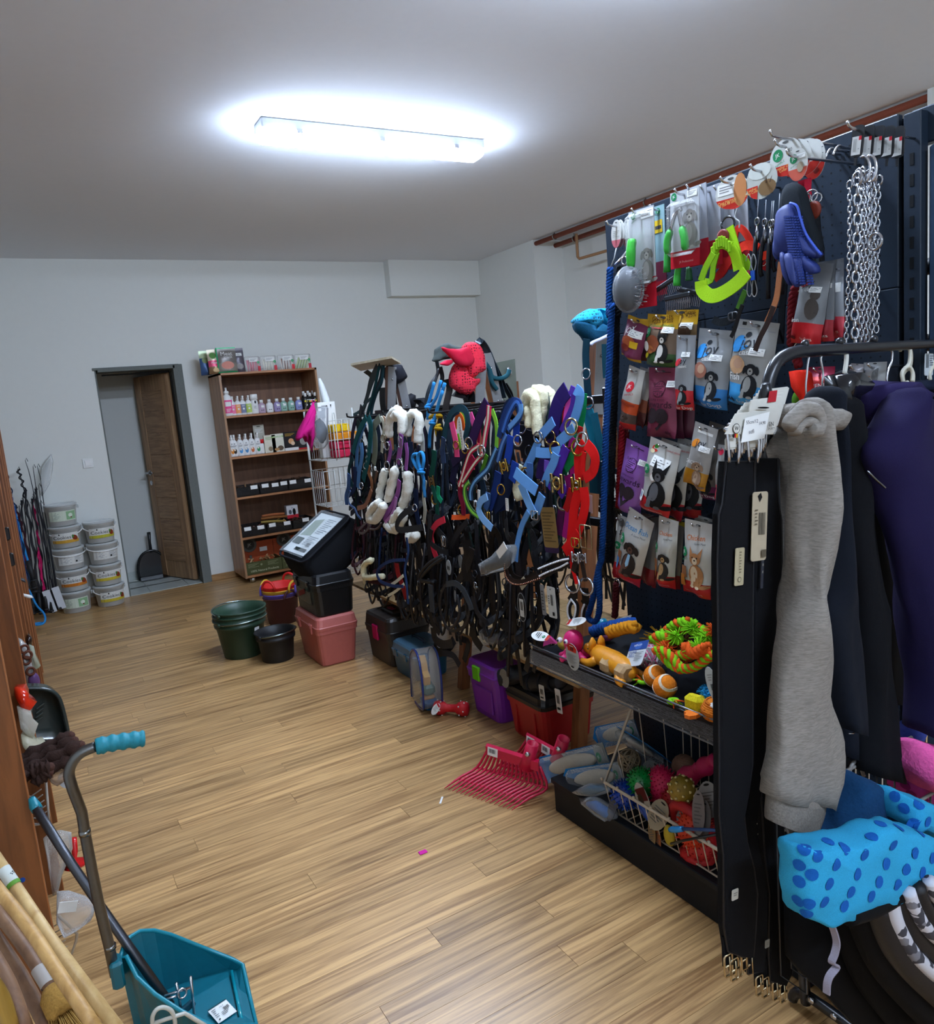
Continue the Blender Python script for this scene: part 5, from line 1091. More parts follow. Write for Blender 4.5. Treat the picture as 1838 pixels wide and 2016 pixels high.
# generic dark bridles filling the rows of the stand
def gen_bridle(i, p, h, w, m, m2, label, group, yaw):
 r = random.Random(i); p = V(p); e1 = V((math.sin(yaw),-math.cos(yaw),0)); fw = V((-math.cos(yaw),-math.sin(yaw),0))
 q = lambda a, z, d=0: p + e1 * a + V((0, 0, z)) + fw * d
 s_ = r.uniform(.018, .026); it = []
 it.append(('s',[q(-w * .9,-h * .45),q(-w * .7,-h * .2),q(-w * .35,-.02),q(0,.012,.01),q(w * .35,-.02),q(w * .75,-h * .22),q(w,-h * .5)],s_ * 1.3,m))
 it.append(('s',[q(-w * .9,-h * .42),q(-w * 1.05,-h * .6),q(-w * .8,-h * .78,.03)],s_,m)); it.append(('s',[q(w,-h * .48),q(w * .95,-h * .65),q(w * .7,-h * .8,.03)],s_,m))
 it.append(('s',[q(-w * .85,-h * .74,.02),q(-w * .3,-h * .86,.09),q(w * .4,-h * .88,.1),q(w * .75,-h * .78,.03),q(w * .2,-h * .7,-.01),q(-w * .5,-h * .68,-.01),q(-w * .85,-h * .74,.02)],s_ * 1.2,m2))
 it.append(('s',[q(-w * .6,-h * .3,.01),q(0,-h * .36,.05),q(w * .7,-h * .33,.01)],s_,m2))
 for k in range(3): a = r.uniform(-w,w); it.append(('s',[q(a,-h * .3,.02),q(a + r.uniform(-.03,.03),-h * .7,.03),q(a + r.uniform(-.06,.06),-h * r.uniform(.95,1.15),.02)],s_ * .7,m if k else m2))
 it.append(('t',[q(w * .5,-h * .25,.03),q(w * 1.1,-h * .7,.06),q(0,-h * 1.05,.07),q(-w,-h * .75,.05),q(-w * .5,-h * .3,.03)],.006,m))
 for a,z in ((-.9,-.44),(.98,-.48),(-.8,-.76)): it.append(('r',q(a * w,z * h,.015),.015,chrome if r.random() < .4 else Mme('#5a5c62')))
 it.append(('b',q(w * .95,-h * .6,.014),.022,.028,chrome if r.random() < .4 else Mme('#6a6c70')))
 return tack('bridle', label, 'bridle', it, group, loc=p - V((0, 0, h)))
pal = [L_('#0d0d10'), L_('#121216'), L_('#171214'), L_('#10131a'), L_('#1a1512')]
pal2 = [L_('#141418'), L_('#1d1e24'), L_('#0c0c0e'), L_('#23201f')]
n_ = 0
for k in range(24):
 Y = 2.3 + k * .088; n_ += 1
 gen_bridle(n_,(1.69 + .03 * (k % 3),Y,1.43 - .02 * (k % 2)),rnd.uniform(.48,.62),rnd.uniform(.055,.085),F_(('#141a26','#15241f','#1c1424','#101014','#182230')[k % 5]),pal2[k % 4],'%s bridle %s from the rack end of the upper row' % (('dark slate','dark green','dark plum','black','dark navy')[k % 5],ORD[k]),'dark bridles in the upper row',rnd.uniform(-.7,.7))
for k in range(24):
 Y = 2.36 + k * .07; n_ += 1
 gen_bridle(n_,(1.62 + .05 * (k % 2),Y,.97 - .015 * (k % 3)),rnd.uniform(.42,.54),rnd.uniform(.06,.1),pal[k % 5],pal2[k % 4],'black leather bridle %s from the rack end of the lower row' % ORD[k],'black bridles in the lower row',rnd.uniform(-.9,.9))
for k in range(8):
 Y = 3.6 + k * .09; n_ += 1
 gen_bridle(n_,(1.64 + .04 * (k % 2),Y,.95),rnd.uniform(.3,.42),.07,(brg,L_('#2a1418'),nvy)[k % 3],(L_('#38181e'),L_('#1a2238'))[k % 2],'%s bridle %s from the right below the white fleece' % (('burgundy','maroon','navy')[k % 3],ORD[k]),'burgundy and navy bridles in the lower row',rnd.uniform(-.8,.8))
for k in range(10):  # far side bridles added to darken the view through the stand
 Y = 2.4 + k * .21; n_ += 1
 gen_bridle(n_,(2.3,Y,1.42),.6,.1,pal[k % 5],pal2[k % 4],'filler bridle %s from the rack darkening the far upper side' % ORD[k],'filler bridles on the far side',rnd.uniform(-.5,.5) + PI)
 gen_bridle(n_ + 100,(2.36,Y + .1,.96),.5,.1,pal[(k + 2) % 5],pal2[k % 4],'filler bridle %s from the rack darkening the far lower side' % ORD[k],'filler bridles on the far side',rnd.uniform(-.5,.5) + PI)
# nearer named pieces of the lower row
tack('noseband','cream padded noseband with brown leather below the lilac halter','noseband',[('f',qX(1520,'3754 690 3868 650 3902 597 3865 575 3745 597 3625 620'),.017,flc),('s',qX(1540,'3976 562 3952 518 3924 490'),.02,F_('#c0b08a')),('s',qX(1520,'3846 559 3684 576 3532 595'),.026,brg)])
tack('noseband','navy loop noseband with paler edge beside the burgundy bridles','noseband',[('s',qX(1500,'3295 760 3455 732 3589 686 3661 640 3633 599 3487 598 3346 619'),.016,F_('#22335c')),('s',qX(1510,'3272 871 3270 798 3328 707 3326 633 3330 531'),.014,F_('#27406c'))])
tack('halter','red leather strap with cream edging below burgundy bridles','halter',[('s',qX(1530,'3465 712 3458 657 3414 596 3388 541'),.034,F_('#8a1a18')),('s',qX(1520,'3377 664 3487 611 3601 565'),.016,crm),('s',qX(1520,'3378 622 3477 570 3591 522'),.014,crm)])
tack('bridle','black bridle with red lining beside the white fleece','bridle',[('s',qX(1550,'2941 985 3025 954 3085 902 3081 840 3057 796'),.03,F_('#c4283c')),('s',qX(1540,'3060 929 3081 865 2982 839 2920 840'),.024,blk),('s',qX(1540,'2996 929 2940 897 2947 859'),.03,blk),('b',(1.53,2.925,.893),.03,.045,chrome),('s',qX(1560,'2753 995 2849 934 2921 866'),.026,blk2)])
tack('bridle','black rolled reins bent into a loop at lower left','bridle',[('t',qX(1520,'2932 827 3058 778 3159 721 3190 683 3146 675 3031 694'),.01,blk2),('t',qX(1510,'2903 825 3018 776 3105 726 3147 687 3024 692'),.008,blk),('s',qX(1500,'3045 680 3046 623 3050 549'),.034,L_('#2a3036')),('s',qX(1530,'3134 525 3116 475 3057 440'),.03,blk)])
_lp = [V(p) for p in qX(1500,'2814 728 2722 713 2696 651 2739 565 2834 511 2916 505 2966 566 2952 641 2899 701')]
tack('bridle','black bridle with broad hanging oval noseband loop','bridle',[('s',_lp + [_lp[0]],.014,blk2),('s',qX(1495,'2877 713 2795 730 2732 712 2686 664 2672 638'),.026,L_('#2c3238')),('s',qX(1500,'2635 904 2651 860 2718 789 2806 719'),.034,blk),('s',qX(1500,'2662 695 2636 635 2571 606'),.022,blk2),('s',qX(1500,'2675 931 2667 877 2696 812 2687 757'),.06,L_('#0c0c0e')),('t',qX(1490,'2775 686 2770 609 2820 544 2865 519'),.007,blk2)])  # greyer strap over the loop has a highlight put into its colour
st = [V(p) for p in smooth(qX(1500,'2367 924 2389 876 2384 834 2349 814 2289 820 2223 842 2152 868 2077 903 1988 938'),6)]
t = tack('browband','dark brown browband edged with small pale studs','browband',[('s',[tuple(p) for p in st[::3]],.022,L_('#221512')),('s',qX(1520,'2379 921 2394 867 2369 828 2303 826 2214 862'),.02,L_('#16100e'))])
mb = MB()
for p in st: mb.ball(tuple(p + V((-.005, 0, -.006))), .0035, n=5, k=4)
part('studs', mb, Mme('#c09078'), t, w=1, kind='stuff')
for nm,pth,lab in (('a',qX(1480,'2137 900 2073 925 2008 948 1963 960'),'black browband with a row of white stones above the tags'),('b',qX(1480,'2133 875 2076 900 2011 925 1967 946'),'second black browband with white stones pointing to the clasp'),('c',qX(1500,'1989 815 1967 796 1974 764 1994 739 2011 753 2010 784 1989 815'),'small looped strap with white stones hanging by the blue rope'),('d',qX(1520,'1946 800 1959 778 1968 742'),'short strap with white stones right of the looped one')):
 P = smooth(pth, 7); t = tack('browband', lab, 'browband', [('s', pth, .018, blk)]); mb = MB()
 for p in P: mb.ball(tuple(p + V((-.006, 0, 0))), .0038, n=5, k=4)
 part('studs', mb, Mgl('#d8d8dc'), t, w=1, kind='stuff')
tack('spur_strap','leather strap with silver clasp at the right post','strap',[('r',(1.5,1.983,.869),.03,chrome),('s',qX(1500,'1982 884 1972 916 1957 948'),.02,L_('#2a201c')),('s',qX(1500,'1990 860 1981 831 2002 804'),.03,L_('#1a1412')),('h',(1.48,1.933,.968),.036,chrome)])
tack('spur_strap','second leather strap with silver clasp behind the first','strap',[('r',(1.52,1.936,.863),.028,chrome),('s',qX(1520,'1961 992 1949 934 1938 880'),.016,L_('#2a201c')),('h',(1.5,1.919,.966),.034,chrome),('s',qX(1530,'1958 852 1957 811 1970 793'),.03,L_('#1a1412'))])
tack('leather_belt','black belt with square brass buckle right of the red halter','belt',[('b',(1.5,1.892,1.038),.055,.075,Mme('#b8a888')),('s',qX(1520,'1918 1054 1924 1083 1916 1119'),.045,blk)])
g_ = Mpa('#9a9c9e')
swing_tag('oval wire framed tag with barcode label on the black bridles',tuple((1.46,2.237,.8)),hangR(.0),.055,.11,Mpa('#15171a'),lambda p: p.rect(-.24,.22,.24,.82,Mpa('#9fa09c')).bars(-.16,.3,.16,.6,INK,6).ell(0,.5,.5,1.0,Mpa('#8a8d90')).ell(0,.5,.46,.95,Mpa('#15171a')).rect(-.24,.22,.24,.82,Mpa('#b4b4ae')).bars(-.16,.3,.16,.6,INK,6))
swing_tag('white price tag with barcode and logo square on black bridles',tuple((1.46,2.054,.853)),hangR(-.03),.046,.108,Mpa('#b8b9b4'),lambda p: p.bars(-.1,.25,.2,.6,INK,7).lines(-.35,.3,-.2,.6,INK,4).rect(.05,.8,.3,.92,INK).ell(0,.08,.06,None,INK),oval=False)
swing_tag('narrow grey price tag turned sideways left of the white one',tuple((1.47,2.12,.847)),hangR(-.05),.022,.108,Mpa('#77787a'),lambda p: p.lines(-.3,.2,.3,.9,Mpa('#3a3a3a'),7),oval=False)
swing_tag('grey oval tag with barcode strip hanging on black leather',tuple((1.5,2.85,.825)),hangR(.05),.044,.068,Mpa('#8d9294'),lambda p: p.bars(-.3,.42,.3,.66,INK,7))
swing_tag('plain grey half hidden disc tag beside the barcode oval',tuple((1.52,2.779,.853)),hangR(-.1),.04,.06,Mpa('#6a6e70'))
swing_tag('grey blue disc tag inside the hanging noseband loop',tuple((1.54,2.89,.674)),hangR(.1),.018,.055,Mpa('#6f7478'))
swing_tag('cream triangular label corner under the studded browband',tuple((1.5,2.263,.833)),hangR(.9),.034,.05,Mpa('#a8a08a'),oval=False)
def pack(label, P, th, fill, fm):
 P = [V(p) for p in P]; c = sum(P,V((0,0,0))) / len(P); t = thing('clear_pack',label,'plastic bag',(c.x,c.y,c.z - .05)); f = V((-1,0,0))
 part('film',crumple(MB().loft([[c + (p - c) * .75 + f * th for p in P],P,[c + (p - c) * .75 - f * th for p in P]]),.01,22),clear('#d8dde0',.14),t,w=1)
 part('contents',crumple(MB().loft([[c + (p - c) * .55 + f * th * .6 for p in P],[c + (p - c) * .72 for p in P],[c + (p - c) * .55 - f * th * .6 for p in P]]),.008,22),fm,t,w=1)
 return t
t = pack('crinkled clear pack of black tack with torn white label',qX(1500,'2575 849 2460 901 2375 946 2310 959 2345 891 2388 855 2487 826 2566 800'),.03,0,F_('#17181b'))
part('torn_label',crumple(MB().box((0,0,0),(.075,.002,.03),T=frame((1.45,2.329,.944),(0,-1,.75),(-.1,.4,1))),.003,40),PAPER,t,w=1)
pack('clear pack with navy cloth lying on the chipboard shelf',qX(1620,'2831 486 2781 508 2709 509 2619 530 2607 499 2663 461 2775 429 2820 443'),.03,0,F_('#1c2846'))
tack('bridle','black leather reins drooping over the chipboard shelf edge','bridle',[('s',qX(1600,'2616 569 2518 567 2424 561 2320 564'),.05,blk2),('s',qX(1580,'2560 515 2542 468 2537 417'),.026,blk),('s',qX(1580,'2427 552 2396 501 2430 419'),.026,blk2),('s',qX(1580,'2570 504 2508 537 2427 557 2393 524'),.02,blk),('s',qX(1570,'2327 521 2360 436'),.016,blk2),('s',qX(1600,'2864 494 2853 445 2800 417'),.04,blk),('s',qX(1550,'3162 438 3150 386 3074 377 2973 408'),.04,blk)])
tack('stirrup_leather','black straps coiled at the foot of the middle frame','strap',[('s',qX(1600,'3271 311 3213 308 3118 338 3054 392'),.04,blk),('s',qX(1580,'3216 279 3142 309 3042 324 2985 291'),.03,blk2),('s',qX(1570,'3206 407 3128 457 3194 465'),.03,blk),('r',(1.56,3.134,.36),.016,chrome),('s',qX(1600,'2977 416 2918 409 2975 310'),.03,blk)])
# caps and bonnets on the frame tops
def blob(name,label,cat,P,th,m,back=(0,1,0),amp=.008,sc=20,group=None,parent=None,k=.7):
 P = smooth(P, 3, True); c = sum(P, V((0, 0, 0))) / len(P); f = V(back) * th
 mb = crumple(MB().loft([[c + (p - c) * k * .6 - f * 1.0 for p in P],[c + (p - c) * .85 - f * .8 for p in P],P,[c + (p - c) * .85 + f * .8 for p in P],[c + (p - c) * k * .6 + f for p in P]]),amp,sc)
 if parent: return part(name, mb, m, parent, w=1)
 return one(name, mb, m, label, cat, loc=(c.x, c.y, min(p.z for p in P)), group=group)
t = thing('fly_bonnet','red crochet fly bonnet with cloth ears on the middle frame','bonnet',(2.08,3.3,1.55))
kn = crochet('#d2223a'); rf = F_('#c01c38')
blob('crochet_crown','','',qY(3320,'1949 1765 1986 1774 2019 1762 2039 1723 2043 1671 2048 1626 2013 1615 1962 1593 1939 1604 1937 1646 1937 1707'),.05,kn,parent=t)
blob('crochet_lappet','','',qY(3300,'1880 1673 1854 1644 1843 1594 1845 1563 1878 1535 1907 1521 1949 1520 1964 1550 1990 1569 1996 1594 1962 1591 1934 1614 1926 1655'),.05,kn,parent=t)
blob('cloth_ear','','',qY(3240,'1776 1745 1825 1743 1882 1739 1929 1738 1946 1700 1942 1660 1909 1651 1863 1662 1825 1691 1799 1719'),.03,rf,parent=t,amp=.012)
blob('cloth_ear','','',qY(3250,'1769 1675 1802 1688 1831 1689 1835 1674 1805 1663 1776 1665'),.025,rf,parent=t)
blob('cloth_cap','dark grey wrinkled cloth cap beside the red bonnet','cap',qY(3360,'1798 1692 1813 1727 1823 1762 1853 1768 1894 1768 1941 1757 1898 1748 1865 1719 1875 1701 1839 1698'),.06,F_('#3a413f'),amp=.014)
tack('bridle','dark blue grey leather straps hanging behind the red bonnet','bridle',[('s',qY(3420,'2083 1775 2109 1778 2137 1743 2168 1667 2193 1584 2216 1484'),.05,L_('#1a2832')),('s',qY(3440,'2108 1776 2136 1735 2165 1641 2183 1553 2189 1475'),.05,L_('#22323c')),('s',qY(3420,'2137 1743 2186 1649 2235 1537 2269 1474'),.03,L_('#141d24')),('t',qY(3380,'2088 1684 2121 1634 2128 1575 2156 1530'),.012,F_('#1c4650')),('t',qY(3380,'2121 1634 2136 1596 2187 1587 2228 1601 2243 1627'),.012,F_('#1c4a55')),('s',qY(3440,'2243 1560 2272 1513 2282 1474'),.04,blk),('s',qY(3430,'2174 1656 2185 1508'),.04,L_('#19242c'))])
tack('bridle','black straps and cords hanging left of the middle frame','bridle',[('s',qY(3340,'1798 1691 1798 1635 1759 1592 1730 1538 1712 1479'),.025,L_('#14191f')),('s',qY(3360,'1824 1665 1831 1614 1813 1564'),.03,blk),('s',qY(3360,'1853 1602 1867 1560 1841 1484 1821 1408'),.05,L_('#1a1210')),('s',qY(3300,'1870 1511 1895 1524 1937 1521 1939 1479'),.09,blk),('t',qY(3300,'1785 1653 1755 1590 1726 1537'),.007,blk2)])
# plywood board, far end
t = thing('plywood_board','thin pale plywood board lying on top of the far frame','board',(2.06,4.4,1.735))
_p = [V(p) for p in qZ(1740,'1679 4156 1726 3699 2044 4259 2047 4898')]
part('panel',MB().loft([_p,[p + V((0,0,.012)) for p in _p]],sm=False),wood('#c8bda4','#a99c80',(3,20,20),.6),t,w=1)
blob('peaked_cap','black perforated riding cap hanging under the plywood board','cap',qY(4420,'2022 1741 2102 1746 2114 1723 2138 1669 2128 1644 2088 1620 2045 1623 2020 1657 2011 1703'),.07,F_('#191a20'))
tack('bridle','black straps hanging from the far frame beside the steel plate','bridle',[('s',qY(4420,'2075 1627 2060 1563 2059 1484'),.03,blk),('s',qY(4420,'2104 1625 2102 1547 2104 1467'),.02,blk),('s',qY(4360,'1952 1607 1943 1531 1947 1440'),.06,L_('#141a1f')),('s',qY(4420,'1878 1717 1910 1690 1921 1664'),.05,L_('#2b3230'))])
blob('riding_helmet','small black peaked helmet on the far side of the stand','helmet',qY(4500,'2149 1526 2178 1548 2224 1553 2214 1460 2168 1454 2143 1473'),.06,Mma('#15161b'))
blob('riding_glove','black gloves bundled on the rail behind the fleece','gloves',qY(4300,'2143 1519 2167 1530 2218 1526 2262 1516 2230 1499 2210 1455 2179 1372 2148 1356 2147 1421 2162 1491'),.05,F_('#14161b'),amp=.02)
t = thing('mirror_board','grey green square panel with hook on far side of stand','board',(2.716,4.05,1.445))
_p = [V(p) for p in qY(4050,'2591 1698 2735 1715 2732 1437 2637 1444')]
part('panel', MB().loft([_p, [p + V((0, .012, 0)) for p in _p]], sm=False), Mgl('#5c6258'), t, w=1)
part('hook',MB().tube(smooth(qY(4020,'2653 1649 2669 1655 2670 1622 2655 1639'),4),.012,6),chrome,t,w=1)
q = (2.738,4.08,1.576); part('post',MB().box((q[0],4.085,q[2] / 2),(.04,.04,q[2])),tw,t,w=1)
# teal cap on the near frame
t = thing('fly_bonnet','turquoise crochet cap with white trim on the near frame','bonnet',(2.06,2.4,1.6))
tq = crochet('#1693bd'); tqf = F_('#1690b8')
blob('crochet_side','','',qY(2360,'1883 1756 1911 1781 1958 1802 1978 1793 2000 1746 1941 1716 1918 1744'),.05,tq,parent=t,k=.8)
blob('cloth_ear','','',qY(2380,'1982 1805 2042 1801 2087 1778 2111 1751 2107 1721 2061 1714 2016 1748 1994 1792'),.055,tqf,parent=t,k=.8)
blob('lower_band','','',qY(2350,'1874 1754 1910 1743 1932 1715 1991 1743 2046 1715 2081 1718 2077 1702 2029 1696 1944 1670 1910 1691 1883 1721'),.04,Mkn('#0e4560'),parent=t,k=.85)
part('trim',MB().tube(smooth(qY(2300,'1900 1661 1913 1670 1949 1680 1988 1692 2033 1700'),4),.008,6),F_('#b8bcd8'),t,w=1)

# ---------------- dark perforated shop rack ----------------
rk = M('#1d2733', 'matte', .45); rkd = M('#15181d', 'matte', .5); RX = 1.85; RY0, RY1 = 1.09, 2.13
gd = thing('perforated_rack','tall dark blue perforated shop rack with base plinth and shelf','display rack',(RX,(RY0 + RY1) / 2,0))
# perforated panels (dots are pressed dimples, one sheet of them per panel)
for k in range(5):
 z0 = .12 + k * .39; z1 = z0 + .388
 part('back_panel',MB().box((RX + .012,(RY0 + RY1) / 2,(z0 + z1) / 2),(.02,RY1 - RY0 - .01,z1 - z0 + .0018),ch=.0025),rk,gd,w=1)
 mb = MB(); zz = z0 + .03
 while zz < z1 - .015:
  y = RY0 + .05
  while y < RY1 - .04:
   mb.add([(RX + .0014,y + .0028 * math.cos(a),zz + .0028 * math.sin(a)) for a in [PI * j / 3 for j in range(6)]],[(5,4,3,2,1,0)]); y += .025
  zz += .025
 part('perforation', mb, Mma('#05070a'), gd, kind='stuff', w=1)
part('light_stop_sheet',MB().box((RX + .027,(RY0 + RY1) / 2,1.08),(.008,RY1 - RY0,1.96)),rkd,gd,w=1)  # sheet added behind the panels to stop light showing through the seams
for y in (RY0, RY1 - .012):
 part('upright', MB().box((RX + .055, y, 1.03), (.05, .03, 2.06), ch=.002), rk, gd, w=1)
 mb = MB()
 for j in range(40): mb.box((RX + .0805, y, .2 + j * .046), (.002, .007, .024))
 part('slot', mb, Mma('#05070a'), gd, kind='stuff', w=1)
part('upright', MB().box((RX + .012, RY0 - .03, 1.03), (.03, .04, 2.06), ch=.002), rk, gd, w=1)
mb = MB()
for j in range(24): mb.box((RX - .0035, RY0 - .03, .9 + j * .046), (.002, .009, .026))
part('slot', mb, Mma('#05070a'), gd, kind='stuff', w=1)
part('end_column',MB().box((RX + .035,RY0 - .095,1.0),(.05,.07,1.96),ch=.004),M('#2a3c52','matte',.4),gd,w=1)
part('top_bracket', MB().box((RX + .04, RY0 - .06, 2.03), (.03, .1, .08), ch=.003), rk, gd, w=1)
part('base_plinth',MB().box(((1.46 + RX) / 2,(RY0 + RY1) / 2,.055),(RX - 1.46 - .01,RY1 - RY0,.11),ch=.003),rkd,gd,w=1)
part('base_shelf',MB().box(((1.455 + RX) / 2,(RY0 + RY1) / 2,.12),(RX - 1.455,RY1 - RY0 + .01,.02),ch=.003),rkd,gd,w=1)
# shelf with clear ticket lip
SZ = .618
part('shelf',MB().box(((1.43 + RX) / 2,(RY0 + RY1) / 2,SZ - .012),(RX - 1.43,RY1 - RY0,.022),ch=.002),rkd,gd,w=1)
part('shelf_lip',MB().box((1.425,(RY0 + RY1) / 2,SZ - .016),(.008,RY1 - RY0 + .02,.05),R=Ry(.15),ch=.002),M('#0f1014','gloss',.3),gd,w=1)
part('ticket_strip',MB().box((1.417,(RY0 + RY1) / 2,SZ - .022),(.003,RY1 - RY0 + .03,.046),R=Ry(.15)),clear('#9a9ca0',.03),gd,w=1)
for z in (.575,.645): part('lip_edge',MB().tube([(1.419,RY0 - .01,z - .006),(1.419,RY1 + .015,z - .006)],.0028,6),Mgl('#5a5c60'),gd,w=1)
for y in (RY0 + .02,RY1 - .02): part('bracket',MB().prism([(1.5,SZ - .03),(RX,SZ - .03),(RX,SZ - .13)],.003,T=Tr(0,y,0)),rkd,gd,w=1)
part('cross_bar', MB().box((RX - .03, (RY0 + RY1) / 2, 1.2), (.02, RY1 - RY0, .02)), rkd, gd, w=1)
# ---- bags on pegs ----
def P(h): return M(h, 'foil', .38)
red_ = P('#b81a22'); pw = P('#b9b7b0'); GRN = Mpa('#1c7a4a'); W_ = PAPER; K_ = INK
def bag(label, b, d, bands, deco, seed=0, hooked=True, yaw=0, x=None, L=None, group=None):
 cx, cy, cz, w, h, roll = b
 o = pouch(label, (cx, cy, cz), w, h, d, bands, deco, hangR(roll, yaw), group, seed=seed)
 if hooked: hook((RX, cy, cz - .014), RX - cx + .03, .012, gd)
 return o
def joy(col, bot, sub='classic', animal='for Dogs', dogc=('#1a1c20', '#8c8c88'), food='#a06a58'):
 c = Mpa(col)
 def f(p):
  p.lines(-.45, .1, .45, .135, Mpa('#8f9296'), 1)
  p.ell(-.3, .27, .16, .13, c, .8); p.ell(-.2, .33, .2, .05, c, .3)
  p.text('joy',-.02,.25,.34,Mpa('#2a2d33'),.12); p.ell(-.13,.165,.07,.05,Mpa('#22252a'),.3); p.text(sub,.02,.36,.15,W_,.12)
  p.ell(-.2, .52, .22, .18, M(food, 'paper')); p.ell(-.16, .5, .12, .1, Mpa('#c09a80'), .4)
  p.dog(.16,.88,.62,M(dogc[0],'paper'),M(dogc[1],'paper'),'down'); p.text(animal,.2,.945,.13,W_,.04)
  for k in range(3): p.ell(-.38 + k * .12, .93, .05, None, Mpa('#15304a'))
  price(p, .22, .3, .3)
 return f
S1 = P('#8f9294'); BL_ = P('#2b78b8')
bag('clear treat bag with blue bottom and black white dog on second row',(1.7,1.514,1.634,.125,.217,.185),.05,[(.72,S1),(1,BL_)],joy('#2f86c8',0),1)
bag('clear blue bottomed fish treat bag at right beside the rail bend',(1.7,1.377,1.64,.137,.222,.217),.055,[(.74,P('#9a9b98')),(1,P('#3a9ad8'))],lambda p: (joy('#2f86c8',0,food='#c8a07a')(p),p.text('Fish',-.2,.66,.2,W_,.08)),2)
bag('slim clear treat stick bag with red bottom left of blue ones',(1.68,1.607,1.63,.074,.213,.123),.03,[(.72,P('#8a8c8e')),(1,red_)],lambda p: (p.ell(-.2,.36,.2,.12,Mpa('#c82a34'),.6),p.text('joy',.02,.34,.34,Mpa('#2a2d33'),.1),p.text('classic',.05,.41,.17,W_,.1),p.dog(.12,.92,.75,Mpa('#17191c'),Mpa('#777a78'),'down'),p.text('for Dogs',.18,.97,.17,W_),price(p,.15,.22,.4)),3)
YB_ = P('#c09418')
def gratis(p):
 p.text('Gratis +25%',0,.07,.135,Mpa('#4a2410'),.1); p.text('+25% Gratis',0,.125,.135,Mpa('#4a2410'),.1)
 p.text('Collagen Hearts',.02,.215,.115,Mpa('#1f6a3a'),.08); p.rect(-.25,.24,.3,.27,Mpa('#a8403a'))
 p.jk(-.33,.36,.11,GRN); p.ell(-.1,.56,.22,.2,Mpa('#8a4a30')); p.ell(-.2,.68,.16,.1,Mpa('#b06a3a'))
 p.dog(.2,.9,.62,Mpa('#1b1a1a'),Mpa('#c8c4bc'),'up'); p.ell(-.32,.62,.1,.12,W_); p.ell(-.3,.8,.09,.06,Mpa('#c8b828'),.5); price(p,.3,.22,.3)
bag('yellow topped bonus treat bag with black dog and green bottom',(1.7,1.714,1.701,.129,.152,.174),.045,[(.24,YB_),(.72,P('#6f5a48')),(1,P('#33582a'))],gratis,4)
b = (1.76,1.696,1.711,.13,.131,.118)
bag('second yellow topped bonus bag hanging behind the first',b,.04,[(.3,YB_),(1,P('#7a5f3a'))],lambda p: (p.text('Gratis',.25,.06,.14,Mpa('#4a2410'),.12),p.text('is +25%',.22,.13,.14,Mpa('#4a2410'),.12),price(p,.25,.28,.35),p.ell(.2,.5,.2,.15,Mpa('#4a3428'))),5)
bag('wrinkled plum and yellow treat bag at top left of rack',(1.68,1.798,1.701,.095,.127,.383),.05,[(.09,YB_),(.92,P('#6a2242')),(1,YB_)],lambda p: (p.text('JOY',-.1,.3,.24,W_,.5),price(p,.2,.26,.5),p.ell(0,.55,.3,.18,Mpa('#9a4a2a')),p.rect(.1,.52,.38,.68,Mpa('#c8a020')),p.ell(-.1,.72,.2,.12,Mpa('#7a2a1a'))),6)
bag('plum treat bag half hidden behind the wrinkled one',(1.75,1.85,1.704,.048,.13,.18),.04,[(.09,YB_),(.9,P('#5a1c38')),(1,P('#6a3018'))],lambda p: p.ell(0,.5,.3,.3,Mpa('#7a3a24')),7,False)
def jkred(p): p.jk(0,.3,.22,Mpa('#b81c28')); p.rect(-.42,.56,.42,.6,Mpa('#8a3018')); p.ell(0,.8,.3,.12,Mpa('#3a2a22'))
bag('white and orange treat pouch with red emblem under the plum bags',(1.68,1.815,1.552,.074,.196,.349),.045,[(.53,pw),(.72,P('#b84418')),(.88,P('#4a3a34')),(1,P('#a81a1c'))],jkred,8)
for k in range(3): bag('white topped pouch %s behind the red emblem pouch' % ORD[k],tuple(a + e for a,e in zip((1.72,1.826,1.548,.06,.187,.271),(.022 * k,-.01 - .012 * k,-.004 * k,0,0,.03))),.03,[(.5,P('#a09a94')),(.72,P('#8a4a34')),(1,P('#5a2a2a'))],None,9 + k,False,group='white topped pouches seen edge on')
def heartbag(name, kg):
 def f(p):
  l = Mpa('#2a1620')
  p.rect(-.28,.06,.28,.07,l); p.ell(.0,.3,.2,.2,l); p.ell(0,.3,.185,.185,None or M('#7a3048' if kg == 'CATS' else '#8a58a8','paper')); p.text('SUPER CATS' if kg == 'CATS' else 'SUPER DOGS',0,.235,.09,l); p.text(kg,.02,.375,.12,l); p.lines(-.15,.26,.15,.35,l,4)
  p.text('SUPER FOOD', 0, .455, .08, l); p.text('Rewards', 0, .52, .25, l)
  for q in (-.15, .15): p.ell(q, .68, .19, .2, Mpa('#2a2024'))
  p.poly([(-.33,.7),(.33,.7),(0,.9)],Mpa('#2a2024')); p.text('80g',.32,.92,.12,l); p.lines(-.42,.86,-.3,.94,l,3); price(p,.4,.18,.35)
 return f
bag('dusty maroon cat reward pouch with heart window in middle row',(1.7,1.725,1.546,.12,.212,.085),.045,[(1,P('#7a3048'))],heartbag('r','CATS'),12)
for k in range(2): bag('maroon reward pouch %s behind the heart window one' % ORD[k],tuple(a + e for a,e in zip((1.74,1.746,1.541,.121,.212,.077),(.03 * k,-.004 - .02 * k,0,0,0,0))),.035,[(1,P('#5e2438'))],None,13 + k,False,group='maroon pouches behind')
bag('lilac dog reward pouch with dark heart window at left',(1.68,1.828,1.317,.112,.237,.308),.045,[(1,P('#8a58a8'))],heartbag('r','DOGS'),15)
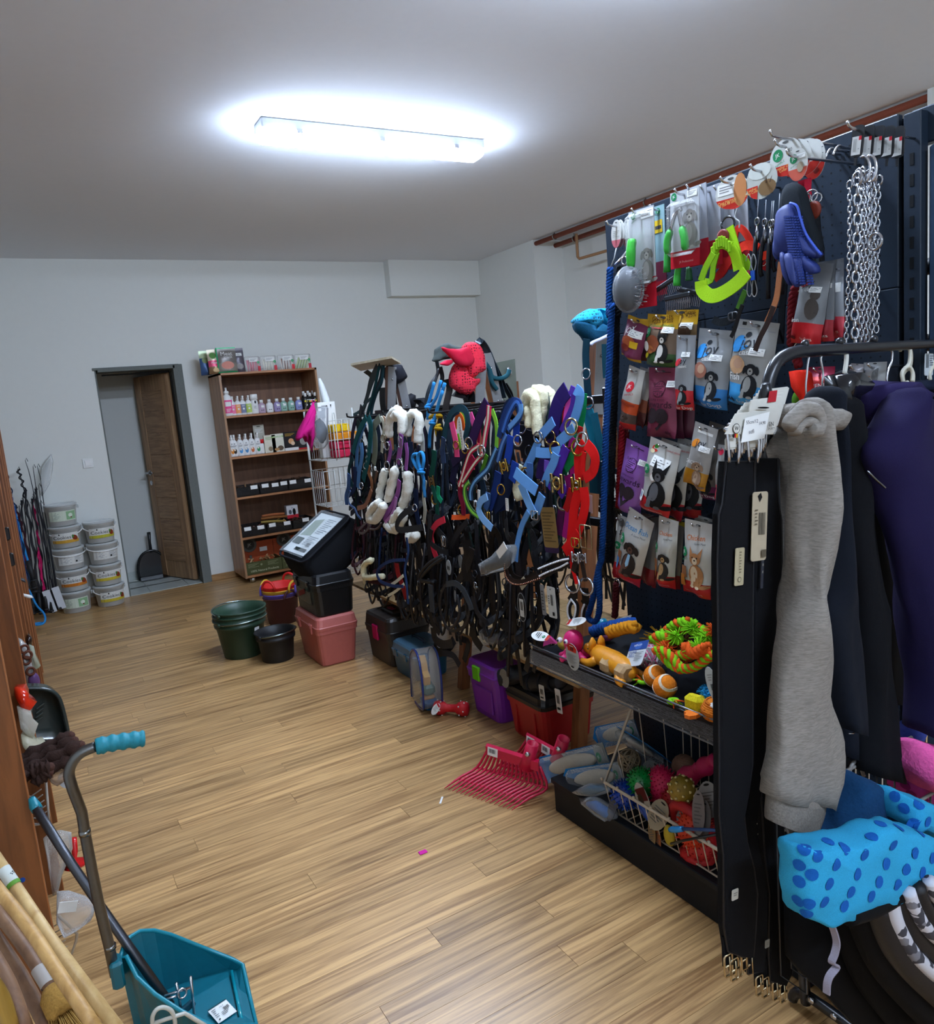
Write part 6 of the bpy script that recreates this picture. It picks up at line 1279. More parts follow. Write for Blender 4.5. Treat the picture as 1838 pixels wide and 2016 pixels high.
def blackdog(p):
 p.ell(-.28,.13,.1,.08,Mpa('#b83020')); p.ell(-.24,.09,.08,.05,Mpa('#2f7a2a'),.5); p.ell(-.34,.17,.08,.05,Mpa('#d8c8a0')); p.text('Limited edition',.3,.08,.07,Mpa('#a83030'),.08)
 price(p,.05,.2,.55); p.jk(-.3,.41,.12,GRN); p.ell(-.02,.48,.1,.1,Mpa('#c8b0a8')); p.ell(-.02,.48,.08,.08,W_)
 p.dog(.14,.88,.95,Mpa('#121214'),Mpa('#5a5a5e'),'up'); p.rect(-.4,.72,-.22,.86,W_); p.ell(-.31,.78,.05,.08,Mpa('#6a7a9a')); p.text('Gourmet Meat Snack',0,.95,.08,W_)
bag('white treat bag with tomato print and black dog over red bottom',(1.66,1.689,1.323,.128,.227,.298),.05,[(.78,pw),(1,red_)],blackdog,16)
for k in range(2): bag('white and red treat bag %s behind the tomato print one' % ORD[k],tuple(a + e for a,e in zip((1.71,1.703,1.322,.129,.236,.23),(.04 * k,-.01 - .03 * k,-.004,0,0,0))),.04,[(.76,P('#a5a39c')),(1,P('#9a161e'))],lambda p: (p.text('Limited edition',.3,.08,.07,Mpa('#a83030'),.08),p.dog(.2,.85,.9,Mpa('#1a1a1c'),Mpa('#55555a'),'up')),17 + k,False,group='bags behind the tomato print bag')
bag('slim clear bag with orange bottom and orange swirl in third row',(1.66,1.527,1.373,.085,.185,.296),.035,[(.71,P('#9a9894')),(1,P('#b8801a'))],lambda p: (p.rect(-.3,.1,.35,.14,Mpa('#d0d0cc')),p.ell(-.22,.3,.18,.12,Mpa('#c8761a'),.7),p.text('joy',.02,.28,.34,Mpa('#2a2d33'),.15),p.text('CHICKEN',-.12,.6,.17,W_,.1),p.dog(.12,.97,.85,Mpa('#8a6f5a'),Mpa('#a89078'),'down'),price(p,.25,.3,.4)),19)
bag('dark clear dog treat bag behind the orange bottomed one',(1.72,1.535,1.371,.072,.225,.272),.04,[(.8,P('#55524e')),(1,P('#5a1840'))],lambda p: (p.dog(.1,.92,.9,Mpa('#17181b'),Mpa('#55565a'),'down'),p.text('for Dogs',.2,.95,.17,W_)),20)
bag('small pink blister bag beside the hanging girths',(1.66,1.476,1.319,.024,.159,.103),.03,[(.7,P('#8a8a88')),(1,P('#c03a48'))],lambda p: (p.ell(0,.12,.4,.4,Mpa('#c82848')),p.lines(-.3,.75,.3,.95,Mpa('#5a1a24'),3)),21)
def snack(title, tc, dark, light, ears, sub):
 def f(p):
  p.text(title,-.02,.22,.2,M(tc,'paper'),.1); p.text(sub,.18,.28,.08,Mpa('#4a4a4a'),.1); p.jk(-.36,.42,.14,GRN)
  p.dog(.1,.86,.95,M(dark,'paper'),M(light,'paper'),ears); p.rect(-.4,.6,-.2,.76,Mpa('#8a5a3a')); p.rect(-.46,.72,-.28,.88,M('#3a78b0' if 'Fish' in title else '#b06a2a','paper')); p.text('Gourmet Meat Snack',0,.945,.085,Mpa('#d8a0a0'))
 return f
fr = lambda: [(.8, pw), (1, red_)]
bag('ocean fish treat bag with brown dog in a tie, bottom row',(1.66,1.809,1.092,.118,.244,.383),.05,fr(),lambda p: (snack('Ocean Fish','#2a78a8','#2a221e','#5a4034','down','A Game Meat')(p),p.poly([(.08,.55),(.16,.55),(.18,.7),(.12,.74),(.06,.7)],Mpa('#8ab0c8'))),22)
bag('chicken treat bag with tan pug in middle of bottom row',(1.66,1.691,1.091,.082,.22,.148),.045,fr(),snack('Chicken','#c8641a','#2a2420','#a8845a','down','Game Meat'),23)
bag('chicken treat bag with small long haired dog at right',(1.66,1.572,1.094,.106,.226,.075),.045,fr(),snack('Chicken','#c8641a','#a8744a','#d8c4a8','up','Game Meat'),24)
bag('white bag with letter S partly behind the ocean fish bag',(1.72,1.968,1.064,.048,.227,.184),.03,[(.72,P('#b4b2aa')),(1,red_)],lambda p: (p.text('S',.1,.25,.5,K_),p.ell(0,.1,.3,.3,Mpa('#5a5854')),p.jk(0,.45,.3,GRN)),25)
for k,b in enumerate(((1.72,1.834,1.079,.074,.235,.149),(1.76,1.856,1.068,.059,.245,.151))): bag('dark sided treat bag %s behind the ocean fish bag' % ORD[k],b,.03,[(.75,P('#6a6662')),(1,P('#7a1418'))],None,26 + k,False,group='bags edge on in bottom row')
for k,b in enumerate(((1.72,1.715,1.074,.062,.223,.165),(1.75,1.626,1.086,.092,.142,.14))): bag(('yellow edged bag hanging behind the pug bag','grey bag seen behind the long haired dog bag')[k],b,.03,[(.06,P('#a09020' if k == 0 else '#8a8a86')),(.78,P('#6f6a62')),(1,P('#7a1418'))],None,28 + k,False)
catd = lambda p: (p.ell(-.2,.25,.16,.07,Mpa('#b82a3c'),.5),p.text('joy',-.12,.24,.3,Mpa('#2a2d33'),.1),p.text('classic',.05,.31,.16,W_,.12),p.ell(.18,.55,.2,.3,Mpa('#4a4440')),p.ell(.24,.38,.14,.14,Mpa('#4a4440')),p.poly([(.14,.35),(.2,.35),(.15,.27)],Mpa('#4a4440')),p.poly([(.28,.35),(.34,.35),(.34,.27)],Mpa('#4a4440')),p.text('Iron',-.3,.7,.18,W_,.1),p.text('for Cats',.12,.93,.14,W_,.05),price(p,.2,.28,.35),p.ell(-.35,.92,.07,.06,Mpa('#5a1018')))
bag('front grey cat treat bag with red bottom under the blue glove',(1.66,1.171,1.747,.082,.186,.197),.045,[(.72,P('#7d7f82')),(1,red_)],catd,31)
bag('second cat treat bag with red bottom in the row of three',(1.7,1.177,1.753,.049,.186,.051),.04,[(.72,P('#74767a')),(1,P('#a8202c'))],lambda p: (p.text('Cats',.2,.93,.2,W_),price(p,.2,.28,.5)),32,False)
bag('rearmost cat treat bag in the row beside the chains',(1.74,1.187,1.758,.054,.185,-.005),.04,[(.72,P('#7a7c80')),(1,P('#b02a38'))],lambda p: (p.text('ts',.3,.92,.2,W_),p.rect(.05,.3,.45,.42,W_)),33,False)
bag('red treat bag with food picture behind the hanger hooks',(1.74,1.225,1.508,.077,.094,.047),.05,[(.25,P('#8a1a3a')),(1,P('#b8201c'))],lambda p: (p.rect(-.1,.42,.42,.56,Mpa('#c8404a')),p.text('MENU',.15,.49,.2,W_,.1),p.rect(.05,.72,.45,.82,Mpa('#c8a020')),p.ell(-.2,.75,.16,.12,Mpa('#8a4a2a'))),34)
bag('pale clear treat bag right of the black lined jacket',(1.74,1.084,1.508,.056,.06,.037),.04,[(1,P('#a8abac'))],lambda p: (p.text('farger',-.2,.55,.2,Mpa('#c8741a')),p.ell(.2,.5,.12,.3,Mpa('#777c80'))),35)
bag('grey clear treat bag just left of the pale one',(1.72,1.115,1.508,.033,.031,.141),.03,[(1,P('#8a8688'))],None,36)
# ---- tools, tags and leads of the top row ----
def card(label, b, bands, deco, film=True, name='tool_pack', cat='grooming tool', group=None):
 cx,cy,cz,w,h,roll = b; t = thing(name,label,cat,(cx,cy,cz),hangR(roll),group); mb = MB(); v0 = 0; mats = []
 for k,(v1,m) in enumerate(bands): mb.box((0,.004,-h * (v0 + v1) / 2),(w,.0025,h * (v1 - v0)),k); mats.append(m); v0 = v1
 part('backing_card',mb,mats,t); pr = Print(w,h,lambda u,v: .0026); deco and deco(pr); pr.make(t)
 hook((RX, cy, cz - .014), RX - cx + .035, .014, gd); return t, w, h
gw = Mpa('#b4b6b8'); cr_ = Mpa('#b01828')
def dogface(p): p.dog(.2, .75, .9, Mpa('#7a756e'), Mpa('#a8a39a'), 'down')
t,w,h = card('slicker brush with green handle in a clear and red pack',(1.68,1.768,2.015,.106,.285,.025),[(.7,gw),(1,cr_)],lambda p: (p.jk(-.3,.05,.1,GRN),price(p,.25,.02,.5),dogface(p)))
part('handle',MB().tube(smooth([(-.1 * w,-.025,-.3 * h),(-.12 * w,-.03,-.42 * h),(-.16 * w,-.028,-.58 * h)],4),[.012,.014,.014,.014,.015,.015,.014,.013,.011],10),Mru('#2fa82c'),t)
part('neck', MB().tube([(-.16 * w, -.028, -.58 * h), (-.2 * w, -.03, -.66 * h)], .007, 8), STEEL, t)
part('brush_pad',MB().ball((-.26 * w,-.035,-.8 * h),(.05,.028,.062),n=14,k=10),Mru('#23262e'),t)
part('dome',MB().ball((-.26 * w,-.032,-.8 * h),(.057,.04,.07),n=16,k=10),clear('#dfe4e8',.1),t)
mb = MB()
for i in range(60): a = rnd.uniform(-1,1); z = rnd.uniform(-1,1); mb.tube([(-.26 * w + .03,-.035 + a * .02,-.8 * h + z * .05),(-.26 * w + .068 - .018 * z * z,-.035 + a * .024,-.8 * h + z * .058)],.0008,3)
part('bristles', mb, STEEL, t, kind='stuff')
part('film',MB().box((0,-.012,-.4 * h),(w * .9,.03,h * .72),ch=.01),clear('#ffffff',.06),t)
card('teal and white tool card with yellow square beside the brush',(1.75,1.764,2.027,.042,.261,.018),[(.62,Mpa('#7f9ca0')),(.84,Mpa('#6a2038')),(1,cr_)],lambda p: (p.jk(-.1,.06,.22,GRN),p.rect(-.5,.16,.3,.3,Mpa('#c8a41c')),p.rect(-.4,.22,.2,.26,Mpa('#3a3a3a'))))
t,w,h = card('nail clippers with green grips in the front clear pack',(1.67,1.585,2.021,.106,.205,.052),[(.78,gw),(1,cr_)],lambda p: (p.jk(-.36,.06,.1,GRN),price(p,.28,.03,.34),dogface(p),p.text('JK Professional',.1,.93,.08,Mpa('#d8a0a0'))))
for s_ in (-1, 1):
 part('jaw',MB().tube(smooth([(.1 * w,-.02,-.26 * h),(-.08 * w if s_ < 0 else .05 * w,-.022,-.3 * h),(s_ * .2 * w - .06 * w,-.022,-.5 * h)],4),.006,7),STEEL,t)
 part('grip',MB().tube(smooth([(s_ * .2 * w - .06 * w,-.022,-.5 * h),(s_ * .3 * w - .06 * w,-.024,-.64 * h),(s_ * .31 * w - .06 * w,-.022,-.8 * h)],4),[.008] + [.011] * 7 + [.007],9),Mru('#2a9a30'),t)
part('film',MB().box((0,-.012,-.5 * h),(w * .92,.03,h * .7),ch=.01),clear('#ffffff',.06),t)
for k in range(4):
 b = (1.7,1.582,2.029,.07,.212,.002)
 card('grey and red tool card %s behind the clippers' % ORD[k],tuple(a + e for a,e in zip(b,(.028 * k,-.012 - .022 * k,-.006 * k,0,0,0))),[(.68,Mpa('#9a9ca2')),(1,Mpa('#a01626'))],None,group='tool cards behind the clippers')
for k,(p0,p1,p2) in enumerate((((650,1175),(640,1400),(650,1600)),((745,1400),(740,1500),(745,1600)),((850,1430),(860,1520),(880,1600)))):
 pts = (qX(1700,'1681 1908 1686 1872 1691 1819'),qX(1690,'1633 1832 1641 1804 1645 1773'),qX(1710,'1615 1820 1616 1800 1617 1783'))[k]
 t = thing('pet_comb',('green handled metal rake comb below the clippers','green handled deshedding comb with steel blade','dark green handled comb beside the red card')[k],'grooming tool',pts[-1])
 part('handle',MB().tube(smooth(pts,3),[.007,.008,.009,.009,.01,.01,.011],8),M(('#1f8a2c','#2a9a2a','#145a2a')[k],'rubber'),t,w=1)
 e = V(pts[-1]); q = frame(e + V((0, 0, -.03)), (0, -1, .3 - .3 * k), (0, 0, 1)); mb = MB()
 for j in range(14): mb.box((-.045 + j * .007, 0, -.02), (.0016, .002, .035), T=q)
 part('teeth',mb,STEEL,t,w=1,kind='stuff'); part('bar',MB().box((0,0,.0),(.1,.012,.014),ch=.003,T=q),M('#3a3d42','darkmetal'),t,w=1)
 hook((RX, pts[0][1], pts[0][2] + .05), RX - pts[0][0], .01, gd)
# round and oval header tags
def htag(label, b, bands, deco, oval=True, group=None, hk=True, seed=0):
 cx,cy,cz,w,h,roll = b; t = thing('header_card',label,'header card',(cx,cy,cz),hangR(roll),group)
 poly = [(x,y - h / 2) for x,y in circ(w / 2,24,h / 2)]; part('card',MB().prism(poly,.0012),bands[0][1],t)
 pr = Print(w, h, lambda u, v: 0)
 if len(bands) > 1:
  v0 = bands[0][0]; n = 20; a0 = math.asin(min(1,(v0 - .5) * 2)); pts = [(.5 * math.cos(a0 + (PI - 2 * a0) * k / n),.5 + .5 * math.sin(a0 + (PI - 2 * a0) * k / n)) for k in range(n + 1)]; pr.poly(pts,bands[1][1])
 pr.ell(0, .1, .1, .03, Mpa('#4a4a4a')); deco and deco(pr); pr.make(t)
 if hk: hook((RX, cy, cz - .02), RX - cx + .04, .016, gd)
 return t
cw_ = Mpa('#c2c2bc'); crd = Mpa('#b8281c')
htag('white oval header card of blue rope leads at far left',(1.68,1.874,2.009,.046,.083,.086),[(.72,cw_),(1,Mpa('#b8606a'))],lambda p: p.lines(-.3,.4,.3,.65,Mpa('#9a9a96'),4))
for k in range(3): htag('white oval header card %s behind the leftmost one' % ORD[k],tuple(a + e for a,e in zip((1.69,1.868,2.008,.041,.082,.084),(.02 * k,-.008 * k,0,0,0,0))),[(.7,cw_),(1,Mpa('#6a3a40'))],None,group='oval header cards at far left',hk=False)
htag('round orange and white dog picture card above the lime harness',(1.66,1.414,2.01,.101,.081,.044),[(.68,cw_),(1,crd)],lambda p: (price(p,-.12,.22,.6),p.ell(.3,.5,.2,.4,Mpa('#b87a4a')),p.text('Dog Harness',-.1,.76,.11,Mpa('#d8b060'),.1),p.text('S (28-48 cm)',-.08,.83,.1,Mpa('#d8b060'),.1)))
htag('round card behind the orange dog picture one',(1.71,1.445,2.02,.095,.082,.043),[(.68,cw_),(1,crd)],None,hk=False)
htag('large oval card with brown dog photo over the black leads',(1.66,1.321,2.013,.094,.084,.035),[(.6,Mpa('#b4b6ae'))],lambda p: (p.ell(-.05,.22,.36,.2,Mpa('#c8ccc4')),p.poly([(-.48,.62),(-.1,.6),(-.12,.98),(-.3,.9)],crd),p.text('Leather',-.28,.68,.1,Mpa('#d8b060'),.1),p.text('Dog Collar',-.27,.76,.1,Mpa('#d8b060'),.1),p.ell(.2,.72,.28,.2,Mpa('#7a5f3e')),p.poly([(.16,.6),(.22,.6),(.17,.38)],Mpa('#5a4430')),p.poly([(.26,.6),(.32,.6),(.36,.42)],Mpa('#5a4430'))))
def collar(p): p.jk(-.24,.4,.16,GRN); p.text('Leather Dog',-.05,.75,.1,Mpa('#d8b060'),.1); p.text('Collar',-.05,.83,.1,Mpa('#d8b060'),.1); p.text('1,80',.12,.35,.13,K_)
htag('big round collar card with green emblem at top right',(1.67,1.258,2.051,.089,.085,.028),[(.7,cw_),(1,crd)],collar)
htag('smaller round card in front of the big collar card',(1.62,1.189,2.004,.051,.071,.025),[(.62,cw_),(1,Mpa('#c05a48'))],lambda p: (p.jk(-.2,.3,.2,GRN),p.ell(.15,.6,.16,.22,Mpa('#a89a84')),price(p,.2,.2,.4)))
htag('round card showing printed text side behind the collar cards',(1.74,1.233,2.047,.062,.091,.021),[(.62,cw_),(1,crd)],lambda p: (p.lines(-.05,.25,.42,.55,Mpa('#5a5a5a'),6),p.ell(.12,.8,.12,None,Mpa('#7a1a14'))),hk=False)
for k in range(2): htag('plain white round card %s behind the big collar card' % ORD[k],tuple(a + e for a,e in zip((1.69,1.248,2.047,.089,.083,.026),(.025 * k,-.01 * k,0,0,0,0))),[(.66,cw_),(1,crd)],None,group='stacked collar cards',hk=False)
# blue rope lead at the left edge
bl_ = F_('#123e7c')
t = thing('rope_lead','long blue braided rope lead hanging down the rack edge','dog lead',(1.68,2.1,.62))
part('rope',braid(q3('1670 1903 1869 1670 1910 1819 1665 1914 1723') + qX(1660,'1894 1756 1908 1664 1929 1523 1961 1327 1989 1122 2017 935') + qX(1660,'2033 895 2053 844 2069 797 2094 736 2116 694 2102 679 2068 688 2047 745 2043 826 2041 874'),.0105,(0,),3,.03),bl_,t,w=1)
part('cord_end',MB().tube(qX(1670,'1869 1923 1881 1894 1900 1871'),.002,4),F_('#a8aaac'),t,w=1)
t = thing('rope_lead','black rope lead hanging just right of the blue rope','dog lead',(1.72,2.1,.7))
part('rope',braid(qX(1700,'1887 1873 1904 1818 1915 1722') + qX(1700,'1919 1740 1938 1569 1974 1322 2004 1115 2031 899'),.012,(0,),3,.03),F_('#121418'),t,w=1)
part('clasp',MB().tube(qX(1680,'1829 1909 1869 1885 1889 1877'),.004,5).torus((1.67,1.836,1.879),.012,.003,ax=(-1,0,0)),STEEL,t,w=1)
for c,pth,lab in (('#8a1420',qX(1720,'1944 1371 1960 1270 1976 1166 1986 1092'),'plain dark red rope lead left of the lilac bag'),('#5a141a',qX(1740,'1949 1359 1960 1267 1970 1190'),'thin braided maroon lead beside the red rope'),('#4a1418',qX(1700,'1994 829 2005 767 2016 704') + qX(1700,'1999 824 2006 760 2018 700'),'braided maroon lead below the bottom bags'),('#6a1820',qX(1720,'1274 1711 1285 1684 1290 1620 1293 1568'),'braided red lead behind the cat treat bags'),('#6a1a20',qX(1720,'1271 1560 1277 1535 1272 1513'),'braided red lead end just below the rail')):
 t = thing('braided_lead',lab,'dog lead',tuple(V(pth[-1]))); part('rope',braid(pth,.011,(0,),3,.035),F_(c),t,w=1)
 part('collar_ring', MB().torus(tuple(V(pth[0])), .014, .003, ax=(-1, 0, 0)), STEEL, t, w=1)
# lime harness
lm = F_('#9ac81c'); lmd = F_('#7fae18')
t = tack('dog_harness','lime green dog harness with ridged webbing hanging in front','harness',[('r',(1.65,1.42,1.892),.018,Mme('#4a4c50')),('s',qX(1645,'1415 1881 1404 1846 1393 1808 1384 1764'),.03,lm),('s',qX(1630,'1451 1827 1439 1840 1419 1841 1396 1829'),.024,lm),
 ('s',qX(1640,'1404 1831 1390 1805 1380 1764'),.026,lm),('s',qX(1620,'1444 1823 1472 1791 1490 1761'),.018,lmd),('s',qX(1600,'1471 1758 1469 1736 1447 1717 1419 1713 1381 1722 1347 1737 1324 1754'),.036,lm),('s',qX(1660,'1397 1767 1374 1765 1375 1784 1392 1803'),.022,lmd),('s',qX(1660,'1523 1767 1492 1762 1481 1798 1467 1830'),.016,lmd),
 ('s',qX(1620,'1478 1738 1446 1735 1407 1748 1364 1756'),.022,F_('#1c2430')),('s',qX(1680,'1396 1721 1410 1697 1421 1677'),.016,F_('#4a7a2a')),('s',qX(1680,'1421 1677 1443 1655 1479 1649 1507 1661'),.02,F_('#14181c')),('b',(1.67,1.427,1.659),.03,.02,Mpl('#3a3c40'))])
mb = MB()
for k in range(8): p = V((1.63,1.451,1.827)).lerp(V((1.63,1.396,1.829)),k / 7) + V((-.006,0,.02 * math.sin(PI * k / 7))); mb.box(tuple(p),(.006,.009,.028),ch=.002)
part('ribs', mb, lmd, t, w=1, kind='stuff')
part('tag_disc',MB().lathe([(.019,0),(.019,.004),(.014,.0045)],0,16,aim((1.64,1.427,1.861),tuple(V((1.64,1.427,1.861)) + V((-1,0,0))))),L_('#6a2018'),t,w=1)
tack('dog_harness','orange red dog harness hanging behind the lime one','harness',[('s',qX(1730,'1470 1862 1462 1885 1448 1890 1428 1869 1412 1839'),.018,F_('#c42a18')),('s',qX(1720,'1452 1831 1428 1840 1404 1835 1385 1824'),.024,F_('#d8301c')),('s',qX(1740,'1480 1831 1510 1801 1548 1771'),.022,F_('#b0201c')),('s',qX(1740,'1505 1825 1514 1799 1548 1771'),.026,F_('#a01c1c')),('t',qX(1710,'1439 1938 1447 1916 1434 1902 1435 1886'),.002,F_('#c0c2c4'))])
tack('dog_harness','small red collar with bell among the black leads','collar',[('s',qX(1700,'1350 1810 1349 1789'),.02,F_('#d03018')),('s',qX(1710,'1345 1807 1333 1792 1349 1779 1359 1765'),.026,F_('#b81c1c')),('r',(1.7,1.354,1.783),.008,STEEL)])
# black leads with silver snaps
for k in range(9):
 x0 = 1500 + k * 21; y0 = 985 + (k * 37 % 60)
 pts = [V((1.69,1.356,1.939)) ,V((1.69,1.362,1.885)),V((1.69,1.366,1.85)),V((1.69,1.375,1.705))]
 off = V((.012 * (k % 3), -.0135 * k, -.005 * (k % 4)))
 t = thing('dog_lead','black dog lead with silver snap %s from left under dog photo' % ORD[k],'dog lead',tuple(pts[3] + off),None,'black leads with silver snaps')
 part('thread', MB().tube([pts[0] + off, pts[1] + off], .0009, 3), F_('#b0b4b8'), t, w=1)
 part('snap_hook',MB().torus(tuple(pts[1] + off),.009,.0028,ax=(-1,.3,0)).lathe([(.004,0),(.006,.02),(.003,.04)],0,7,aim(pts[1] + off + V((0,0,-.05)),pts[1] + off)),Mme('#8a8c92'),t,w=1)
 part('lead',MB().tube(smooth([pts[1] + off + V((0,0,-.05)),pts[2] + off,pts[2].lerp(pts[3],.5) + off + V((-.005,.006 * math.sin(k * 2),0)),pts[3] + off + V((0,0,.05 * (k % 3)))],3),.006,5),L_('#14161a'),t,w=1)
for c, p in (('#b83a6a', 0), ('#2a58b8', 1)):
 q = ((1.66,1.367,1.756), (1.66,1.352,1.753))[p]
 tack('cord_loop',('thin grey cord loop with pink slider','thin grey cord loop with blue slider')[p] + ' below the leads','cord',[('t',[V(q) + V((0,a,b)) for a,b in ((0,0),(.008,.03),(0,.05),(-.008,.03),(0,0),(.008,-.04),(0,-.055),(-.008,-.04),(0,-.005))],.0013,F_('#9a9a9a')),('s',[V(q) + V((-.004,0,.01)),V(q) + V((-.004,0,-.014))],.011,Mgl(c))])
tack('dog_lead','orange brown stitched lead curving down past the glove','dog lead',[('s',qX(1620,'1240 1763 1245 1735 1254 1687 1267 1657 1286 1627'),.014,L_('#a86a44')),('s',qX(1600,'1249 1661 1268 1624 1291 1591 1306 1561'),.012,L_('#2a1c18'))])
tack('dog_lead','thin black lead slanting over the joy bags','dog lead',[('s',qX(1630,'1359 1638 1361 1630'),.01,blk),('s',qX(1630,'1365 1681 1378 1656 1394 1620 1405 1604'),.01,blk)])
for k in range(4): tack('dog_lead','flat black nylon lead %s from left beside the cat bags' % ORD[k],'dog lead',[('s',[V(p) + V((.02 * (k % 2),-.016 * k,0)) for p in qX(1780,'1357 1761 1356 1721 1364 1661 1371 1577')],.018,F_('#0f1116'))],'black nylon leads')
# grooming glove
gl = Mru('#182a6c'); gt = F_('#1c2126')
t = thing('grooming_glove','blue rubber tipped grooming glove hanging by its black cuff','glove',tuple(V((1.64,1.215,1.705))))
def hull(pts, th, m, nm, k=.75, amp=.002):
 Pp = smooth(pts, 3, True); c = sum(Pp, V((0, 0, 0))) / len(Pp); f = V((-th, 0, 0))
 part(nm,crumple(MB().loft([[c + (p - c) * k + f for p in Pp],[c + (p - c) * .95 + f * .6 for p in Pp],Pp,[c + (p - c) * .95 - f * .6 for p in Pp],[c + (p - c) * k - f for p in Pp]]),amp,40),m,t,w=1)
hull(qX(1650,'1240 1941 1203 1928 1190 1884 1171 1830 1152 1771 1172 1772 1205 1852 1257 1898'),.018,gt,'cuff')
hull(qX(1635,'1256 1876 1242 1890 1223 1893 1207 1879 1197 1850 1184 1815 1161 1781 1145 1759 1162 1755 1185 1771 1196 1776 1242 1776 1260 1777 1265 1811'),.022,gl,'palm',.8)
for nm,pts in (('finger',qX(1625,'1188 1780 1168 1756 1148 1738 1145 1723 1157 1719 1172 1727 1192 1755')),('finger',qX(1620,'1202 1774 1181 1764 1174 1731 1178 1705 1190 1698 1199 1708 1205 1742')),('finger',qX(1615,'1220 1778 1200 1771 1192 1734 1188 1700 1199 1699 1209 1719 1220 1751')),('finger',qX(1620,'1238 1784 1222 1775 1217 1741 1213 1706 1222 1709 1232 1741')),('thumb',qX(1630,'1259 1822 1248 1814 1249 1787 1255 1771 1261 1777 1263 1802'))): hull(pts,.014,gl,nm,.7)
mb = MB(); a_, b_, c_ = V((1.612,1.236,1.864)), V((1.612,1.187,1.853)), V((1.607,1.219,1.712))
for i in range(11):
 for j in range(26):
  u = i / 10; v = j / 25
  p = a_ + (b_ - a_) * (u + .25 * v) + (c_ - a_) * v
  if v > .62 and i % 3 == 2: continue
  mb.box(tuple(p + V((.006 * abs(u - .5) ** 2 * 8, 0, 0))), (.006, .005, .004))
part('nubs', mb, Mru('#20367e'), t, w=1, kind='stuff')
part('edge_piping',MB().tube(smooth(qX(1620,'1213 1890 1194 1878 1185 1847 1172 1812 1151 1780 1134 1758'),4),.003,5),Mru('#3a58c0'),t,w=1)
hook((RX, V((1.65,1.239,2.042)).y, V((1.65,1.239,2.042)).z), .26, .02, gd)
tack('dog_collar','red collar with lime band and brown leather disc beside the glove','collar',[('s',qX(1700,'1232 1952 1231 1926 1229 1911'),.03,F_('#a81830')),('s',qX(1690,'1214 1948 1217 1916 1215 1901'),.016,F_('#c02038')),('s',qX(1690,'1219 1900 1216 1886 1214 1868'),.024,lm),('r',(1.68,1.215,1.903),.012,STEEL),('r',(1.68,1.199,1.905),.014,STEEL),('r',(1.68,1.186,1.896),.012,STEEL),('s',qX(1720,'1213 1869 1210 1826 1204 1794 1203 1758'),.012,blk)])
one('leather_disc',MB().lathe([(.021,0),(.021,.004),(.013,.005)],0,18,aim((1.67,1.186,1.869),tuple(V((1.67,1.186,1.869)) + V((-1,.1,0))))),L_('#7a3020'),'round reddish brown leather tag on the lime collar','tag',loc=(1.67,1.186,1.869))
# empty double hook
for p in (-.02,0,.022): hook((RX,V((1.8,1.217,2.022)).y + p,V((1.8,1.217,2.022)).z),.09,-.02,gd)
# chains
ch = M('#b4b7be', 'metal', .2)
def chain(label, P_, R, r):
 P_ = smooth(P_,24); L = 0; t = thing('chain_collar',label,'chain',tuple(P_[-1])); mb = MB(); acc = 0; step = R * 2.35; k = 0; prev = P_[0]; d = 0
 pts = [P_[0]]
 for a, b in zip(P_, P_[1:]):
  seg = (b - a).length;
  while d + seg >= step:
   f = (step - d) / seg; a = a.lerp(b, f); pts.append(a); seg = (b - a).length; d = 0
  d += seg
 for k, (a, b) in enumerate(zip(pts, pts[1:])):
  z = (a - b).normalized(); s_ = V((-.7,.7,0) if k % 2 else (-.7,-.7,0)); s_ = (s_ - z * s_.dot(z)).normalized(); c = (a + b) / 2
  mb.tube([c + z * R * 1.5 * math.cos(q) + s_ * R * .85 * math.sin(q) for q in [2 * PI * j / 8 for j in range(8)]],r,4,closed=True)
 part('links', mb, ch, t, w=1, kind='stuff')
 part('end_ring',MB().torus(tuple(pts[0] + V((0,0,R * 1.6))),R * 1.7,r * 1.1,ax=(-1,.4,0)),ch,t,w=1)
 return t
chain('thin single chain collar at left of the chain group',qX(1620,'1064 1882 1064 1819 1068 1709 1074 1611 1077 1545'),.0052,.0019)
chain('heaviest chain collar second from left with wide links',qX(1620,'1046 1884 1047 1815 1052 1706 1056 1608 1054 1540'),.0085,.003)
for k,(pth,lab) in enumerate(((qX(1640,'1056 1903 1047 1875 1045 1815 1049 1705 1055 1542'),'chain collar third from left hanging in the bunch'),(qX(1650,'1054 1906 1046 1870 1044 1815 1046 1705 1051 1547'),'chain collar in the middle of the bunch'),(qX(1660,'1041 1893 1044 1870 1043 1815 1045 1705 1053 1550'),'chain collar fourth from left in the bunch'),(qX(1660,'1035 1889 1035 1857 1036 1786 1038 1676 1043 1556'),'chain collar second from right in the bunch'),(qX(1670,'1029 1883 1032 1856 1034 1786 1035 1675 1038 1559'),'chain collar at far right of the bunch'))):
 chain(lab, pth, .006, .0022)
for k,(x,lab) in enumerate(((748,'back chain collar behind the two leftmost ones'),(812,'back chain collar filling the middle of the bunch'),(838,'back chain collar filling the right of the bunch'))):
 chain(lab,[V(p) + V((0,(790 - x) * .00026,0)) for p in qX(1675,'1059 1902 1059 1858 1061 1792 1064 1680 1070 1551')],.0065,.0023)
one('steel_ring',MB().torus((1.63,1.014,1.762),.017,.0035,ax=(-1,.2,0)),ch,'round steel ring halfway down the right chains','ring',loc=(1.63,1.014,1.762))
